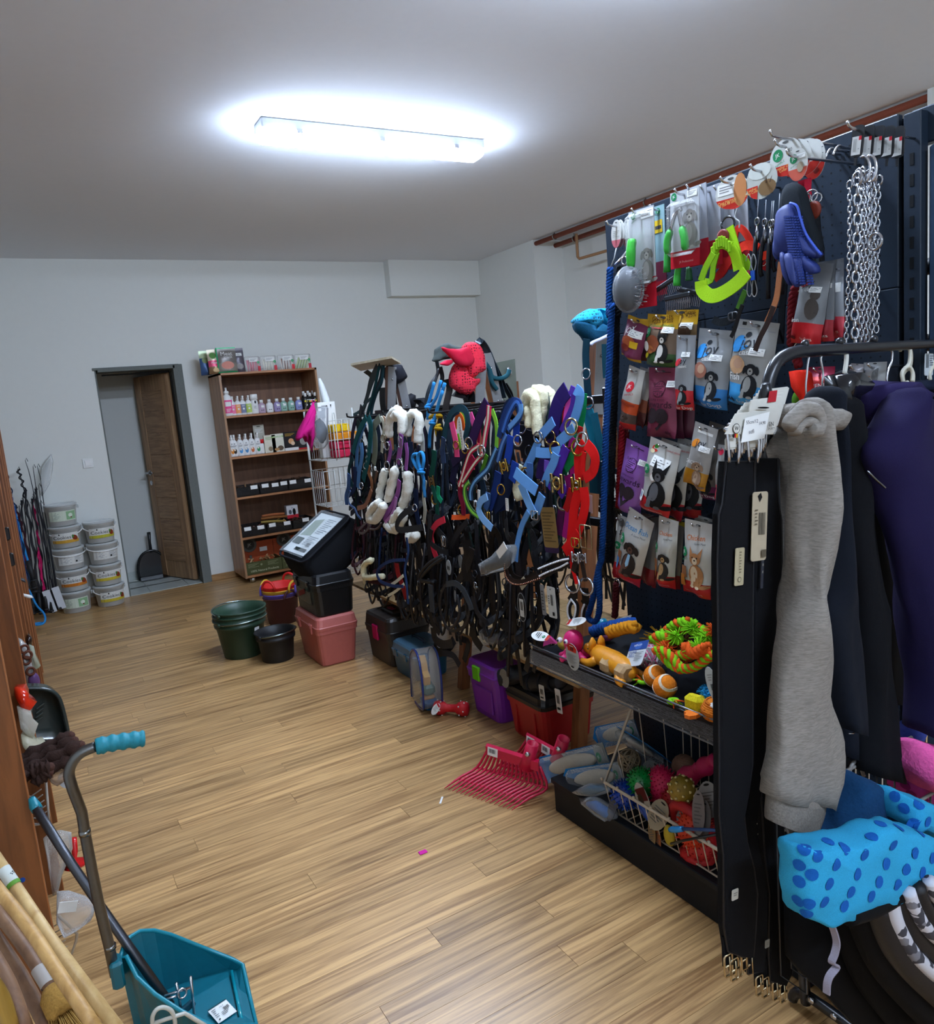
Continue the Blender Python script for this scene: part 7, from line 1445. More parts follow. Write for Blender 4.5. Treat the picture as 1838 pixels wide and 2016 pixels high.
for k in range(5):
 b = tuple(a + e for a,e in zip((1.64,1.056,2.011,.028,.08,.133),(.02 * k,-.0015 - .0095 * k,-.002 * k,0,0,-.02 * k)))
 t = thing('chain_card',('front black hang card with white label above the chains','second black hang card above the chains','third black hang card above the chains','fourth black hang card above the chains','rearmost black hang card above the chains')[k],'header card',b[:3],hangR(b[5])); w,h = b[3],b[4]
 part('card',MB().prism([(x,y - h * .4) for x,y in rrect(w,h * .8,.008,2)],.003).prism([(-w * .12,-h * .78),(w * .12,-h * .78),(w * .08,-h),(-w * .08,-h)],.003),Mpl('#16181c'),t)
 pr = Print(w,h,lambda u,v: 0); pr.rect(-.4,.28,.36,.74,Mpa('#c4c4c0')); pr.rect(.14,.28,.36,.38,Mpa('#b8202c')); pr.bars(-.3,.34,.0,.66,Mpa('#9a9a96'),5); pr.text('M',.22,.6,.14,K_); pr.make(t)
 if k == 0: hook((RX, b[1], b[2] - .01), .25, .03, gd)
for p in ((1.64,1.046,1.917),(1.64,1.032,1.914)): part('chain_hook',MB().tube([V(p) + V((0,-.016 * math.sin(a),.028 * math.cos(a))) for a in [PI * j / 10 for j in range(-1,10)]],.0032,6),STEEL,gd,w=1)
# tape roll pack at the far right edge
t = thing('coiled_belt','black coiled perforated belt hanging right of the rack column','belt',(1.95,1.078,1.634))
part('coil',MB().torus((0,0,0),.07,.016,n=24,k=8,T=Ry(PI / 2) @ Sc(1.3,.8,1)),Mru('#14171c'),t); part('upper_coil',MB().torus((0,-.03,.3),.07,.02,n=24,k=8,T=Ry(PI / 2)),Mru('#1c2530'),t)

# ---------------- toys on the rack shelf ----------------
TZ = SZ
def rub(h): return M(h, 'rubber', .42)
# pink octopus
o = V((1.541,2.057,.64)); o = V((1.49, 2.03, TZ)); o = V((1.47,1.96,.676)); o.z = TZ
t = thing('dog_toy','hot pink rubber octopus dog toy with googly eye','dog toy',tuple(o)); pk_ = rub('#d41a6a')
part('head', MB().ball((0, 0, .064), (.034, .034, .04), n=16, k=12), pk_, t)
for k in range(7):
 a = 2 * PI * k / 7 + .3; part('arm',MB().tube(smooth([(.02 * math.cos(a),.02 * math.sin(a),.03),(.035 * math.cos(a),.035 * math.sin(a),.014),(.052 * math.cos(a),.052 * math.sin(a),.011)],3),[.012] * 5 + [.011,.009],8),pk_,t)
for s_ in (-.018, .012):
 part('eye',MB().ball((-.028 if s_ < 0 else -.034,s_ + .016,.07),.0095,n=10,k=7),Mgl('#dcdce2'),t); part('pupil',MB().ball((-.036 if s_ < 0 else -.0425,s_ + .016,.07),.0045,n=8,k=5),Mgl('#2a1c4a'),t)
swing_tag('white oval card lying in front of the pink octopus',(1.435,2.048,.679),hangR(.1) @ Rx(-1.0) @ Ry(1.4),.04,.085,PAPER,lambda p: (p.rect(-.3,.0,.3,.16,crd),p.jk(0,.3,.16,GRN),p.lines(-.3,.5,.3,.8,K_,3)))
swing_tag('oval card with red header hanging over the shelf lip',(1.412,1.894,.704),hangR(.05) @ Rx(.05),.068,.092,Mpa('#a8acac'),lambda p: (p.poly([(-.36,.14),(-.3,.3),(.3,.3),(.36,.14),(.15,.02),(-.15,.02)],crd),p.bars(-.14,.1,.14,.26,K_,6),p.rect(-.14,.08,.14,.1,PAPER),p.lines(-.35,.4,.35,.75,Mpa('#777a7a'),9),p.ell(0,.86,.12,.05,K_)))
swing_tag('white card with red edge on top of the octopus',(1.49,1.913,.758),hangR(-.1) @ Rx(-1.1) @ Ry(1.3),.045,.08,PAPER,lambda p: (p.rect(-.3,.8,.3,.95,crd),p.lines(-.3,.3,.3,.7,Mpa('#777a7a'),6)))
t = thing('dog_toy','small pink and yellow rubber fish toy behind the octopus','dog toy',(o.x + .02,o.y + .1,TZ))
part('body',MB().ball((0,-.02,.03),(.02,.03,.022)),rub('#b8a040'),t); part('tail',MB().prism([(-.02,0),(0,.02),(.03,.035),(.025,.01),(.03,-.012),(0,0)],.014,T=Tr(-.01,.035,.025) @ Rz(2.2)),rub('#d43a90'),t)
one('dog_toy',MB().ball((0,0,.03),(.03,.05,.028),n=14,k=9),rub('#c878b0'),'pale pink rubber toy behind the blue rope','dog toy',loc=((1.66,2.035,.682)[0],(1.66,2.035,.682)[1],TZ),w=0)
one('dog_toy',crumple(MB().ball((0,0,.026),.026,n=14,k=10),.004,90),Mgl('#1a88a8'),'shiny turquoise knobbly ball at the back of shelf','dog toy',loc=((1.72,2.115,.667)[0],(1.72,2.115,.667)[1],TZ),w=0)
# orange pig
p = V((1.49,1.804,.714)); t = thing('dog_toy','long orange rubber pig dog toy lying on the shelf','dog toy',(p.x,p.y,TZ),Rz(-.16)); og = rub('#e0921a')
part('body',MB().loft([[(a,y + (.0),b + z) for a,b in circ(r,14,r * .92)] for y,r,z in ((.1,.012,.04),(.085,.026,.04),(.05,.034,.036),(-.02,.037,.037),(-.09,.034,.034),(-.125,.022,.03),(-.135,.008,.03))]),og,t)
part('snout',MB().loft([[(a,y,b + .036) for a,b in circ(r,12)] for y,r in ((.09,.02),(.125,.017),(.135,.019),(.14,.016))]),og,t)
for s_ in (-1, 1):
 part('ear',MB().loft([[(s_ * .016 + a,.075 + b,z) for a,b in circ(r,8,r * .5)] for z,r in ((.055,.016),(.075,.014),(.092,.004))]),og,t)
 part('foreleg',MB().tube(smooth([(s_ * .025,.04,.03),(s_ * .04,.06,.015),(s_ * .045,.1,.012)],3),[.015] * 4 + [.013,.012,.01],8),og,t)
 part('hind_leg',MB().tube(smooth([(s_ * .025,-.09,.025),(s_ * .04,-.11,.014),(s_ * .042,-.14,.012)],3),.012,8),og,t)
part('eye_mark', MB().box((-.021, .098, .048), (.004, .01, .003), ch=.001), K_, t)
# wooden dumbbell
a, b = V((1.47,1.781,.71)), V((1.46,1.702,.687)); a.z = b.z = TZ + .029
t = thing('retrieving_dumbbell','pale wooden octagonal retrieving dumbbell with blue middle','dog toy',(a.x,a.y,TZ)); wd = wood('#c8a678','#a5835a',(20,20,20),.5)
d = (b - a).normalized(); L = (b - a).length
for c in (a,b): part('weight',MB().loft([[(r * math.cos(PI / 8 + 2 * PI * k / 8),r * math.sin(PI / 8 + 2 * PI * k / 8),z) for k in range(8)] for z,r in ((-.024,.022),(-.016,.03),(.016,.03),(.024,.022))],sm=False,T=aim(c,c + d)),wd,t,w=1)
part('bar', MB().lathe([(.014, .01), (.014, L - .01)], 0, 12, aim(a, b)), F_('#2a4a8a'), t, w=1)
swing_tag('blue and white card attached to the wooden dumbbell',(1.53,1.703,.729),hangR(-.35) @ Rx(-.75),.085,.085,Mpa('#c4c8ca'),lambda p: (p.rect(-.5,0,.5,.35,Mpa('#26468a')),p.ell(0,.18,.2,.14,Mpa('#3a62b0')),p.text('DUMB',-.2,.45,.16,Mpa('#26468a')),p.text('BELL',-.2,.58,.16,Mpa('#26468a')),p.lines(.0,.45,.42,.85,Mpa('#777a7a'),6),p.text('HIPHOP',.0,.18,.12,PAPER)),oval=False)
# ropes
bluec = F_('#1a4a94'); orc = F_('#d08a1c')
def coil(label, P_, r, m, st=3, pit=.045, tuft_=None):
 Q = [V(q) for q in P_]; lo = min(q.z for q in Q) - r * 1.1
 for q in Q: q.z += max(0, TZ - lo)
 t = thing('rope_toy',label,'dog toy',(Q[0].x,Q[0].y,TZ)); part('rope',braid(Q,r,(0,1) if isinstance(m,list) else (0,),st,pit),m,t,w=1)
 if tuft_: part('tassel',tuft(MB(),Q[-1],tuft_,.05,26,.003,seed=3),m if not isinstance(m,list) else m[0],t,w=1)
 return t
coil('navy blue braided rope toy behind the pig',qX(1600,'2018 671 1947 700 1880 725 1810 746'),.02,bluec)
coil('mustard orange braided rope toy above the pig',qX(1570,'1897 704 1846 725 1797 744 1761 752'),.02,orc,3,.06)
t = thing('rope_ball','pink grey and white wound rope ball toy','dog toy',((1.58,1.714,.751)[0],(1.58,1.714,.751)[1],TZ))
for k in range(30):
 ax = V((math.sin(k * 1.7),math.cos(k * 2.3),.6 * math.sin(k * .9))).normalized(); part('strand',MB().torus((0,0,.044),.038,.0048,n=18,k=5,ax=ax),F_(('#d0487a','#8f8a8c','#d8c8cc')[k % 3]),t)
part('core', MB().ball((0, 0, .044), .037), F_('#a86a80'), t)
# lime and orange rope tangle
lg = F_('#7cc41c'); oo = F_('#d4561a'); mixed = [lg, oo]
coil('lime and orange rope toy draped across the front of the tangle',qX(1500,'1610 732 1569 738 1537 725 1510 707 1478 712 1440 734 1403 765 1365 786'),.013,mixed,4,.05)
coil('lime and orange rope toy looping at top of the tangle',qX(1600,'1604 767 1591 787 1562 803 1541 794 1514 788 1471 797'),.016,mixed,3,.05)
coil('lime and orange rope toy at the left of the tangle',qX(1540,'1657 742 1626 763 1597 761 1610 735 1640 728'),.016,mixed,3,.05)
coil('lime and orange rope toy pointing to the right',qX(1530,'1567 718 1510 737 1456 760 1391 784'),.015,mixed,4,.05)
coil('lime and orange rope toy tucked behind the tennis balls',qX(1500,'1593 732 1549 709 1505 700'),.014,mixed,3,.05)
coil('lime and orange rope toy arching over the wound ball',qX(1580,'1649 757 1600 795 1548 814'),.015,mixed,3,.05)
coil('orange rope toy lying in the middle of the tangle',qX(1500,'1490 775 1454 764 1406 792'),.017,oo,3,.05)
for k,(q,c) in enumerate((((1.55,1.566,.779),lg),((1.56,1.461,.801),lg),((1.52,1.456,.783),lg),((1.58,1.532,.805),lg),((1.52,1.578,.744),oo),((1.57,1.438,.825),oo),((1.55,1.529,.736),oo))):
 z = max(TZ + .02, q[2] - .015); mb = MB().ball((q[0], q[1], z), (.018, .018, .016), n=10, k=6)
 tuft(mb, (q[0], q[1], z), (-.4, .1 - .1 * (k % 3), .6), .042, 70, .0024, seed=k, spread=.9)
 one('rope_tassel',mb,c,('big lime green frayed rope tassel left in the tangle','lime green frayed tassel at right of the tangle','lime green frayed tassel at the centre front','lime green frayed tassel at the back of tangle','orange rope knot beside the left tassel','dark orange rope knot at the far right','orange frayed knot in the middle of tangle')[k],'dog toy',loc=(q[0],q[1],TZ))
q = (1.72,1.798,.74); one('rope_tassel',tuft(MB().ball((q[0],q[1],TZ + .03),.02),(q[0],q[1],TZ + .035),(-.3,.6,.6),.07,80,.003,seed=11,spread=.8),F_('#b88a24'),'mustard yellow frayed tassel at the back of the shelf','dog toy',loc=(q[0],q[1],TZ))
q = (1.74,1.742,.745); one('rope_tassel',tuft(MB().ball((q[0],q[1],TZ + .03),.025),(q[0],q[1],TZ + .03),(-.3,-.3,.6),.07,80,.003,seed=12,spread=.9),F_('#6a4420'),'brown frayed rope tassel at the back of the shelf','dog toy',loc=(q[0],q[1],TZ))
# tennis balls with seam
def tennis(label, c, r):
 t = thing('tennis_ball',label,'ball',(c[0],c[1],c[2] - r)); part('felt',MB().ball((0,0,r),r,n=20,k=14),M('#d87a20','fleece'),t)
 P_ = []
 for k in range(40):
  a = 2 * PI * k / 40; x,y,z = math.cos(a) + .35 * math.cos(3 * a),math.sin(a) - .35 * math.sin(3 * a),.9 * math.sin(2 * a); v = V((z,x,y)).normalized() * r * 1.005; P_.append(v + V((0,0,r)))
 part('seam',MB().ribbon(P_,.008,.002,lambda f: (P_[int(f * 40) % 40] - V((0,0,r))),closed=True),F_('#d8c8b0'),t)
 return t
r_ = .033
c1 = V((1.5,1.616,.695)); c1.z = TZ + r_; tennis('orange tennis ball behind at left on a rope',c1,r_)
c2 = V((1.47,1.54,.693)); c2.z = TZ + r_; c2.x -= .004; tennis('orange tennis ball in front with knotted rope end',c2,r_ + .001)
q = (1.44,1.482,.689); one('rope_end',tuft(MB().torus((q[0],q[1],TZ + .014),.012,.007),(q[0],q[1],TZ + .014),(-.3,-.8,.2),.03,24,.003,(0,1),seed=5),mixed,'small knotted lime and orange rope end by the front ball','dog toy',loc=(q[0],q[1],TZ))
q = (1.48,1.645,.671); one('rope_end',tuft(MB().torus((q[0],q[1],TZ + .014),.012,.007),(q[0],q[1],TZ + .014),(-.3,.8,.2),.03,24,.003,(0,1),seed=6),mixed,'lime and orange rope end left of the tennis balls','dog toy',loc=(q[0],q[1],TZ))
# yellow cube dumbbell
yw = Mkn('#c8b81c'); q = V((1.43,1.405,.678)); t = thing('dog_toy','yellow foam dumbbell toy with square ends standing at the lip','dog toy',(q.x + .035,q.y,TZ),Rz(.1))
part('front_block',MB().box((-.025,0,.029),(.036,.058,.056),ch=.011),yw,t); part('rear_block',MB().box((.04,.0,.029),(.036,.058,.056),ch=.011),yw,t); part('bar',MB().box((.008,0,.034),(.05,.024,.024),ch=.006),yw,t)
# shaggy blue toy, its card, crochet duck
q = (1.5,1.385,.717); mb = MB().ball((q[0], q[1], TZ + .035), (.035, .05, .035), n=12, k=8)
rr = random.Random(3)
for k in range(260):
 d = V((rr.gauss(0,1),rr.gauss(0,1),rr.gauss(.3,1))).normalized(); c = V((q[0],q[1],TZ + .035)); s0 = c + V((d.x * .034,d.y * .048,d.z * .033)); mb.tube([s0,s0 + d * .012 + V((0,0,-.004))],[.0035,.0015],3)
mb.v = [(x, y, max(z, TZ + .001)) for x, y, z in mb.v]
one('dog_toy',mb,F_('#1a78a8'),'shaggy bright blue plush dog toy beside the yellow block','dog toy',loc=(q[0],q[1],TZ))
swing_tag('tall white oval card leaning on the shaggy blue toy',(1.44,1.355,.767),hangR(-.35),.042,.1,Mpa('#b4bcbc'),lambda p: (p.bars(-.2,.45,.2,.62,K_,6),p.ell(0,.8,.18,None,K_),p.ell(0,.8,.14,None,PAPER),p.lines(-.2,.2,.2,.4,Mpa('#888888'),3)))
q = V((1.44,1.339,.672)); t = thing('dog_toy','orange crocheted duck toy with rubber foot over the lip','dog toy',(q.x + .02,q.y,TZ)); ck = Mkn('#c8701e')
part('body',MB().ball((.0,0,.03),(.045,.05,.028),n=16,k=10),ck,t); part('eye_patch',MB().ball((-.022,-.01,.05),(.014,.018,.008)),F_('#d8d8d8'),t); part('eye',MB().ball((-.026,-.012,.056),(.005,.008,.004)),K_,t)
part('foot',MB().prism([(.0,0),(.012,.014),(.03,.02),(.042,.01),(.036,0),(.042,-.01),(.03,-.02),(.012,-.014)],.01,T=Tr(-.036,.03,.012) @ Rz(2.4) @ Rx(PI / 2)),rub('#e0701a'),t)
mb = MB()
for k in range(9): mb.torus((0,0,.03),.046 - .001 * k,.0035,n=18,k=4,T=Tr(0,0,-.018 + .005 * k) @ Sc(1 - .02 * (k - 4) ** 2 * .6,(1 - .02 * (k - 4) ** 2 * .6) * 1.1,1))
part('crochet_rows', mb, Mkn('#b8641a'), t, kind='stuff')
# white card at back
swing_tag('white card with green emblem lying behind the blue rope',(1.66,1.912,.735),hangR(-.4) @ Rx(-1.0),.07,.075,Mpa('#b4b6b2'),lambda p: (p.jk(0,.4,.15,GRN),p.rect(.15,.5,.4,.6,K_)),oval=False)
# ---------------- wire basket on the base shelf ----------------
wm2 = M('#b8a892', 'plastic', .4)
t = thing('wire_basket','cream wire basket on the rack base full of toys','basket',(1.65,1.55,.13))
fx, bx, y0_, y1_ = 1.46, 1.82, 1.12, 1.83; zf, zb, z0 = .238, .53, .133
part('rim',MB().tube([(fx,y0_,zf),(fx,y1_,zf)] + [(fx + .13,y1_,zf + .22)] + smooth([(fx + .16,y1_,zf + .25),(fx + .2,y1_,zf + .275),(bx,y1_,zb + .01)],2) + [(bx,y0_,zb + .01)],.0055,7),wm2,t,w=1)
part('handle',MB().tube(smooth([(fx + .17,y1_,zf + .25),(fx + .18,y1_,zb + .03),(fx + .215,y1_,zb + .075),(fx + .25,y1_,zb + .03),(fx + .26,y1_,zf + .25)],5),.0045,6),wm2,t,w=1)
mb = MB(); n = 19
for k in range(n + 1):
 y = y0_ + (y1_ - y0_) * k / n; mb.tube([(fx,y,zf),(fx + .022,y - .0,z0),(bx - .01,y,z0),(bx,y,zb + .01)],.0022,5)
for f in (.25,.5,.75): x = fx + (bx - fx) * f; mb.tube([(x,y0_,z0),(x,y1_ - .01,z0),(x - .04 * (1 - f),y1_,zf + .27 * min(1,f * 1.6))],.0022,5)
mb.tube([(fx + .022,y0_,z0),(fx + .022,y1_,z0)],.003,5).tube([(bx,y0_,.33),(bx,y1_,.33)],.0026,5).tube([(bx - .01,y0_,z0),(bx - .01,y1_,z0)],.0026,5)
part('wires', mb, wm2, t, w=1, kind='stuff')
for k in range(10): part('weld_bead',MB().ball((fx,y0_ + .05 + k * .075,zf + .006),.0055,n=6,k=4),wm2,t,w=1)
# cuttlebone packs
cb = Mma('#b8ae9c'); bc = Mpa('#1c74b0')
def cuttle(label, a, b, w, rx, group=None, extra=''):
 a,b = V(a),V(b); u = (b - a).normalized(); s_ = V((-.25,.9,.35)); s_ = (s_ - u * s_.dot(u)).normalized(); n_ = u.cross(s_).normalized()
 if n_.x > 0: n_ = -n_
 L = (b - a).length; T_ = Matrix((u,n_ * -1,n_.cross(u) * -1)).transposed().to_4x4(); T_ = Matrix((u,-n_,u.cross(-n_))).transposed().to_4x4(); T_.translation = (a + b) / 2
 t = thing('cuttlebone_pack', label, 'pet treat pack', tuple((a + b) / 2))
 part('blue_card',MB().prism([(-L * .5,0),(-L * .38,-w * .5),(L * .5,-w * .45),(L * .5,w * .45),(-L * .38,w * .5)],.002,T=T_),bc,t,w=1)
 part('cuttlebone',MB().ball((.02,-.014,0),(L * .33,.014,w * .33),n=14,k=10,T=T_ @ Tr(0,0,0)),cb,t,w=1)
 part('film',crumple(MB().box((.02,-.018,0),(L * .86,.038,w * .9),ch=.014,T=T_),.003,40),clear('#e8ecee',.12),t,w=1)
 part('header',MB().prism([(L * .36,-w * .46),(L * .5,-w * .46),(L * .5,w * .46),(L * .36,w * .46)],.003,T=T_ @ Tr(0,-.004,0)),Mpa('#8f928e'),t,w=1)
 pr = Print(w * .5,w * .5,lambda u_,v_: 0); pr.jk(0,.4,.35,GRN); pr.mb.v = [tuple(T_ @ V((L * .4 + x * .6,y - .006,z + w * .2))) for x,y,z in pr.mb.v]; pr.mb.shift(t.location); pr.make(t)
cuttle('cuttlebone pack on blue card sticking out at the left end of base',(1.5,2.296,.07),(1.62,2.007,.213),.1,0)
cuttle('second cuttlebone pack lying underneath with round mark',(1.49,2.117,.105),(1.6,1.904,.191),.09,0)
cuttle('cuttlebone pack at the back with blue tip', (1.68,2.16,.201), (1.75,1.989,.277), .08, 0)
cuttle('blue carded cuttlebone standing behind the basket wires',(1.7,1.81,.257),(1.74,2.033,.242),.13,0)
for k,(P_,fm,lab) in enumerate(((qX(1470,'2035 116 1922 194 1831 225 1815 212 1888 159 1982 126'),'#2a5a78','crinkled clear toy pack at the left corner of basket'),(qX(1450,'1966 122 1877 171 1792 169 1766 151 1797 114 1868 114'),'#1d5aa0','crinkled clear pack hanging over the base edge'))): pack(lab,P_,.02,0,F_(fm))
# vine ball
q = V((1.6,1.867,.253)); t = thing('vine_ball','woven natural vine ball behind the basket wires','ball',(q.x,q.y,q.z - .038)); mb = MB()
for k in range(26): mb.torus((0,0,.038),.036 + .001 * (k % 3),.0022,n=18,k=4,ax=V((math.sin(k * 2.1),math.cos(k * 1.3),math.sin(k * .7 + 1))))
part('vines', mb, Mma('#8a7a62'), t)
def spiky(label, q, r, m, nsp, sp=.012, sr=.003, seed=1, m2=None, sq=(1, 1, 1)):
 q = V(q); t = thing('spiky_toy',label,'dog toy',(q.x,q.y,q.z - r)); mb = MB().ball((0,0,r),(r * sq[0],r * sq[1],r * sq[2]),n=14,k=10)
 part('body', mb, m, t); sb = MB()
 for k in range(nsp):
  z = 1 - 2 * (k + .5) / nsp; a = k * 2.39996; d = V((math.sqrt(1 - z * z) * math.cos(a),math.sqrt(1 - z * z) * math.sin(a),z)); s0 = V((d.x * r * sq[0],d.y * r * sq[1],r + d.z * r * sq[2])); sb.tube([s0,s0 + d * sp],[sr,sr * .4],4)
 part('spikes', sb, m2 or m, t, kind='stuff'); return t
spiky('glossy green spiky ball toy on an oval card',(1.54,1.741,.245),.045,Mgl('#128a3a'),150,.01,.0025)
swing_tag('oval dog picture card fixed to the green spiky ball',(1.495,1.713,.275),hangR(-.35),.065,.12,Mpa('#a8a49c'),lambda p: (p.poly([(-.4,.2),(.35,.1),(.45,.45),(-.1,.5)],Mpa('#5a1a1a')),p.ell(-.1,.45,.2,.3,Mpa('#3a2a20')),p.ell(.2,.75,.12,None,GRN),p.ell(0,.92,.12,.04,K_),price(p,-.1,.6,.4)))
spiky('deep blue spiky ball toy behind the basket front wires',(1.5,1.78,.204),.042,Mgl('#123a9a'),150,.01,.0025,2)
spiky('hot pink hedgehog shaped spiky toy in the basket',(1.58,1.695,.239),.052,Mru('#c4124a'),260,.008,.0022,3,sq=(.9,1,1.2))
spiky('mustard ball with pale round studs in the basket',(1.52,1.548,.314),.04,Mru('#8a6f1c'),40,.004,.006,4,Mru('#c8b47a'))
spiky('orange red spiky ball low in the basket',(1.5,1.487,.222),.05,Mru('#d43a14'),200,.009,.0022,5)
spiky('dark red spiky ball beside the orange spikes',(1.56,1.613,.23),.045,Mru('#a8181c'),160,.008,.0022,6)
spiky('small scarlet knobbly ball at bottom of basket',(1.52,1.483,.162),.045,Mru('#b81c1c'),120,.006,.003,7)
q = qX(1620,'1648 268 1603 304 1560 341 1525 374 1501 391')
t = thing('dog_toy','magenta rubber bone shaped toy lying at right of basket','dog toy',q[0]); part('bone',MB().tube(smooth(q,3),[.02,.032,.034,.028,.024,.022,.024,.03,.026,.02,.022,.024,.02],10),Mru('#b0144c'),t,w=1); part('fin',MB().ball((1.61,1.574,.338),(.014,.014,.02)),Mru('#b0144c'),t,w=1)
q = V((1.68,1.698,.274)); t = thing('rope_ball','brown knotted rope ball in the shade of the basket','dog toy',(q.x,q.y,q.z - .04))
for k in range(14): part('strand',MB().torus((0,0,.04),.03,.009,n=14,k=5,ax=V((math.sin(k * 2.1),math.cos(k * 1.7),math.sin(k)))),F_('#7a5a4a'),t)
grc = Mpa('#8d8a88'); bgc = Mpa('#968a74')
for k,(q,w,h,rl,m,lab) in enumerate((((1.49,1.59,.269),.07,.1,.3,bgc,'beige oval back card standing at the front of basket'),((1.52,1.551,.269),.08,.09,-.6,grc,'grey oval back card with slot behind the beige one'),((1.54,1.472,.365),.09,.1,-.5,grc,'large grey oval back card at right of basket'),((1.5,1.464,.355),.05,.12,-.3,Mpa('#77706e'),'narrow grey card between the spiky toys and large card'),((1.64,1.774,.263),.1,.07,.3,Mpa('#6f706e'),'grey card under the vine ball'),((1.485,1.652,.185),.035,.08,-.5,Mpa('#8a6f4a'),'tan card slanting behind the front wires'),((1.485,1.631,.17),.03,.07,-.6,Mpa('#9a5a34'),'rust edged card behind the front wires'),((1.47,1.785,.221),.035,.1,.1,Mpa('#4a4a50'),'dark oval card at left corner of the basket'),((1.5,1.44,.337),.06,.12,-.1,Mpa('#5a5452'),'dim grey oval card low at the right'))):
 swing_tag(lab,q,hangR(rl) @ Rx(-.35),w,h,m,lambda p: (p.ell(0,.1,.14,.04,K_),p.lines(-.3,.3,.3,.8,Mpa('#5a5856'),6)))
t = thing('dog_toy','red ring shaped rubber toy at the front of basket','dog toy',(1.52,1.513,.216)); part('ring',MB().torus((0,0,0),.07,.016,n=22,k=8,T=Ry(1.2)),Mru('#a8141c'),t)
one('dog_toy',crumple(MB().tube(smooth(qX(1500,'1709 203 1687 190 1651 172 1629 165'),3),.018,8),.004,40),Mgl('#123f9a'),'blue rubber stick toy behind the front basket wires','dog toy',loc=(1.5,1.68,.178))
t = thing('toothbrush','long blue pet toothbrush laid across the basket rim','toothbrush',(1.45,1.471,.247))
part('handle',MB().tube(q3('1440 1471 255 1460 1358 297'),.005,7),Mpl('#1c3f70'),t,w=1); part('head',MB().tube(qX(1440,'1522 227 1511 234 1494 242 1471 255'),[.007,.0095,.0095,.008],8),Mgl('#1c8ad0'),t,w=1)
one('thin_stick',MB().tube(q3('1440 1521 184 1440 1463 224 1460 1360 285'),.004,5),Mpl('#141414'),'thin black stick resting below the blue toothbrush','stick',loc=(1.44,1.463,.224))
one('dog_toy',MB().ball((0,0,0),(.012,.022,.034),n=10,k=7),Mru('#a8921c'),'small yellow rubber toy pressed to the front wires','dog toy',loc=(1.47,1.557,.181),w=0)
one('dog_toy',crumple(MB().ball((0,0,0),(.05,.06,.03),n=14,k=8),.008,40),Mru('#b81a18'),'flat red rubber toy at the bottom front of basket','dog toy',loc=(1.52,1.495,.129),w=0)
one('dog_toy',crumple(MB().ball((0,0,0),(.06,.07,.04),n=14,k=8),.008,40),Mru('#8a1420'),'dark red rubber toy at the right end of basket','dog toy',loc=(1.6,1.516,.184),w=0)
for k in range(5):
 one('dog_toy',crumple(MB().ball((0,0,0),(.05,.06,.045),n=12,k=8),.01,40),(Mru('#7a1a2a'),F_('#2a2c30'),F_('#4a3a34'),Mru('#6a1420'),F_('#20303c'))[k],('maroon','charcoal','brown','wine red','slate')[k] + ' toy buried at the bottom of the basket','dog toy',loc=(1.62,1.2 + .13 * k,.18),w=0)

# ---------------- clothes rail with garments ----------------
rm = M('#16181d', 'gloss', .3); RYc = .98
t = thing('clothes_rail','black steel clothes rail with rounded corner beside the rack','clothes rail',(1.7,RYc,0))
part('rail',MB().tube([(1.395,1.05,.03),(1.24,.99,1.2),(1.225,RYc,1.4)] + smooth([(1.225,RYc,1.42),(1.232,RYc,1.48),(1.26,RYc,1.525),(1.31,RYc,1.541),(1.36,RYc,1.542)],3) + [(2.3,RYc,1.532),(2.3,RYc,.03)],.0125,10),rm,t,w=1)
for x,y in ((1.395,1.05),(2.3,RYc)): part('foot',MB().tube(smooth([(x + .01,y - .4,.013),(x + .008,y - .3,.02),(x + .005,y - .12,.045),(x,y,.05),(x,y + .03,.03),(x,y + .036,.013)],4),.0125,8),rm,t,w=1)
part('lower_bar', MB().tube([(1.39, 1.05, .1), (2.3, RYc, .1)], .012, 8), rm, t, w=1)
for p in qZ(60,'1417 1085 1387 1028'): part('bolt',MB().lathe([(.008,0),(.007,.005)],0,8,Tr(1.383,p[1] - .06,.06) @ Ry(-PI / 2)),STEEL,t,w=1)
for x in qY(980,'1345 1547 1454 1545 1569 1542'): part('hook_ball',MB().ball((x[0],RYc,1.556),.0085,n=10,k=7),rm,t,w=1)
part('side_hook',MB().tube(smooth([(1.225,RYc,1.38),(1.16,.94,1.39),(1.11,.89,1.42),(1.09,.87,1.49)],4),[.006] * 10 + [.009,.012,.007],8),rm,t,w=1)
# girths
gbk = F_('#0b0b0e'); gpl = L_('#141418'); gbu = Mme('#b8a888')
def slab(Pf, th, m, nm, par, edge=True):
 Q = [V(p) for p in Pf]; f = V((0, th / 2, 0)); c = sum(Q, V((0, 0, 0))) / len(Q)
 sh = [V((c.x + (p.x - c.x) * .86, p.y, p.z)) for p in Q]
 part(nm,MB().loft([[p - f for p in sh],[p - f * .6 for p in Q],[p + f * .6 for p in Q],[p + f for p in sh]],sm=False),m,par,w=1)
 if edge: part('piping',MB().tube([p - f * .7 for p in Q],.0022,5,closed=True),gpl,par,w=1)
def girth(label, P_, dy, bucks):
 t = thing('girth',label,'girth',tuple(V(P_[0]) * 0 + V((P_[0][0],P_[0][1] + dy,.3)))); Q = [V((p[0] * (.88 + dy) / .88,p[1] + dy,p[2])) for p in P_]
 slab(Q, .02, gbk, 'strap', t)
 for q in bucks:
  q = V((q[0] * (.88 + dy) / .88, q[1] + dy - .006, q[2])); w, h = .02, .042
  part('elastic_tab', MB().box(tuple(q + V((0, .004, .028))), (.018, .004, .06)), gbk, t, w=1)
  part('roller_buckle',MB().tube([q + V((x,0,z)) for x,z in rrect(w,h,.003,1)],.0022,6,closed=True).tube([q + V((-w / 2,-.001,0)),q + V((w / 2,-.001,0))],.0026,6).tube([q + V((0,-.003,h * .45)),q + V((0,-.004,-h * .45))],.0017,5),gbu,t,w=1)
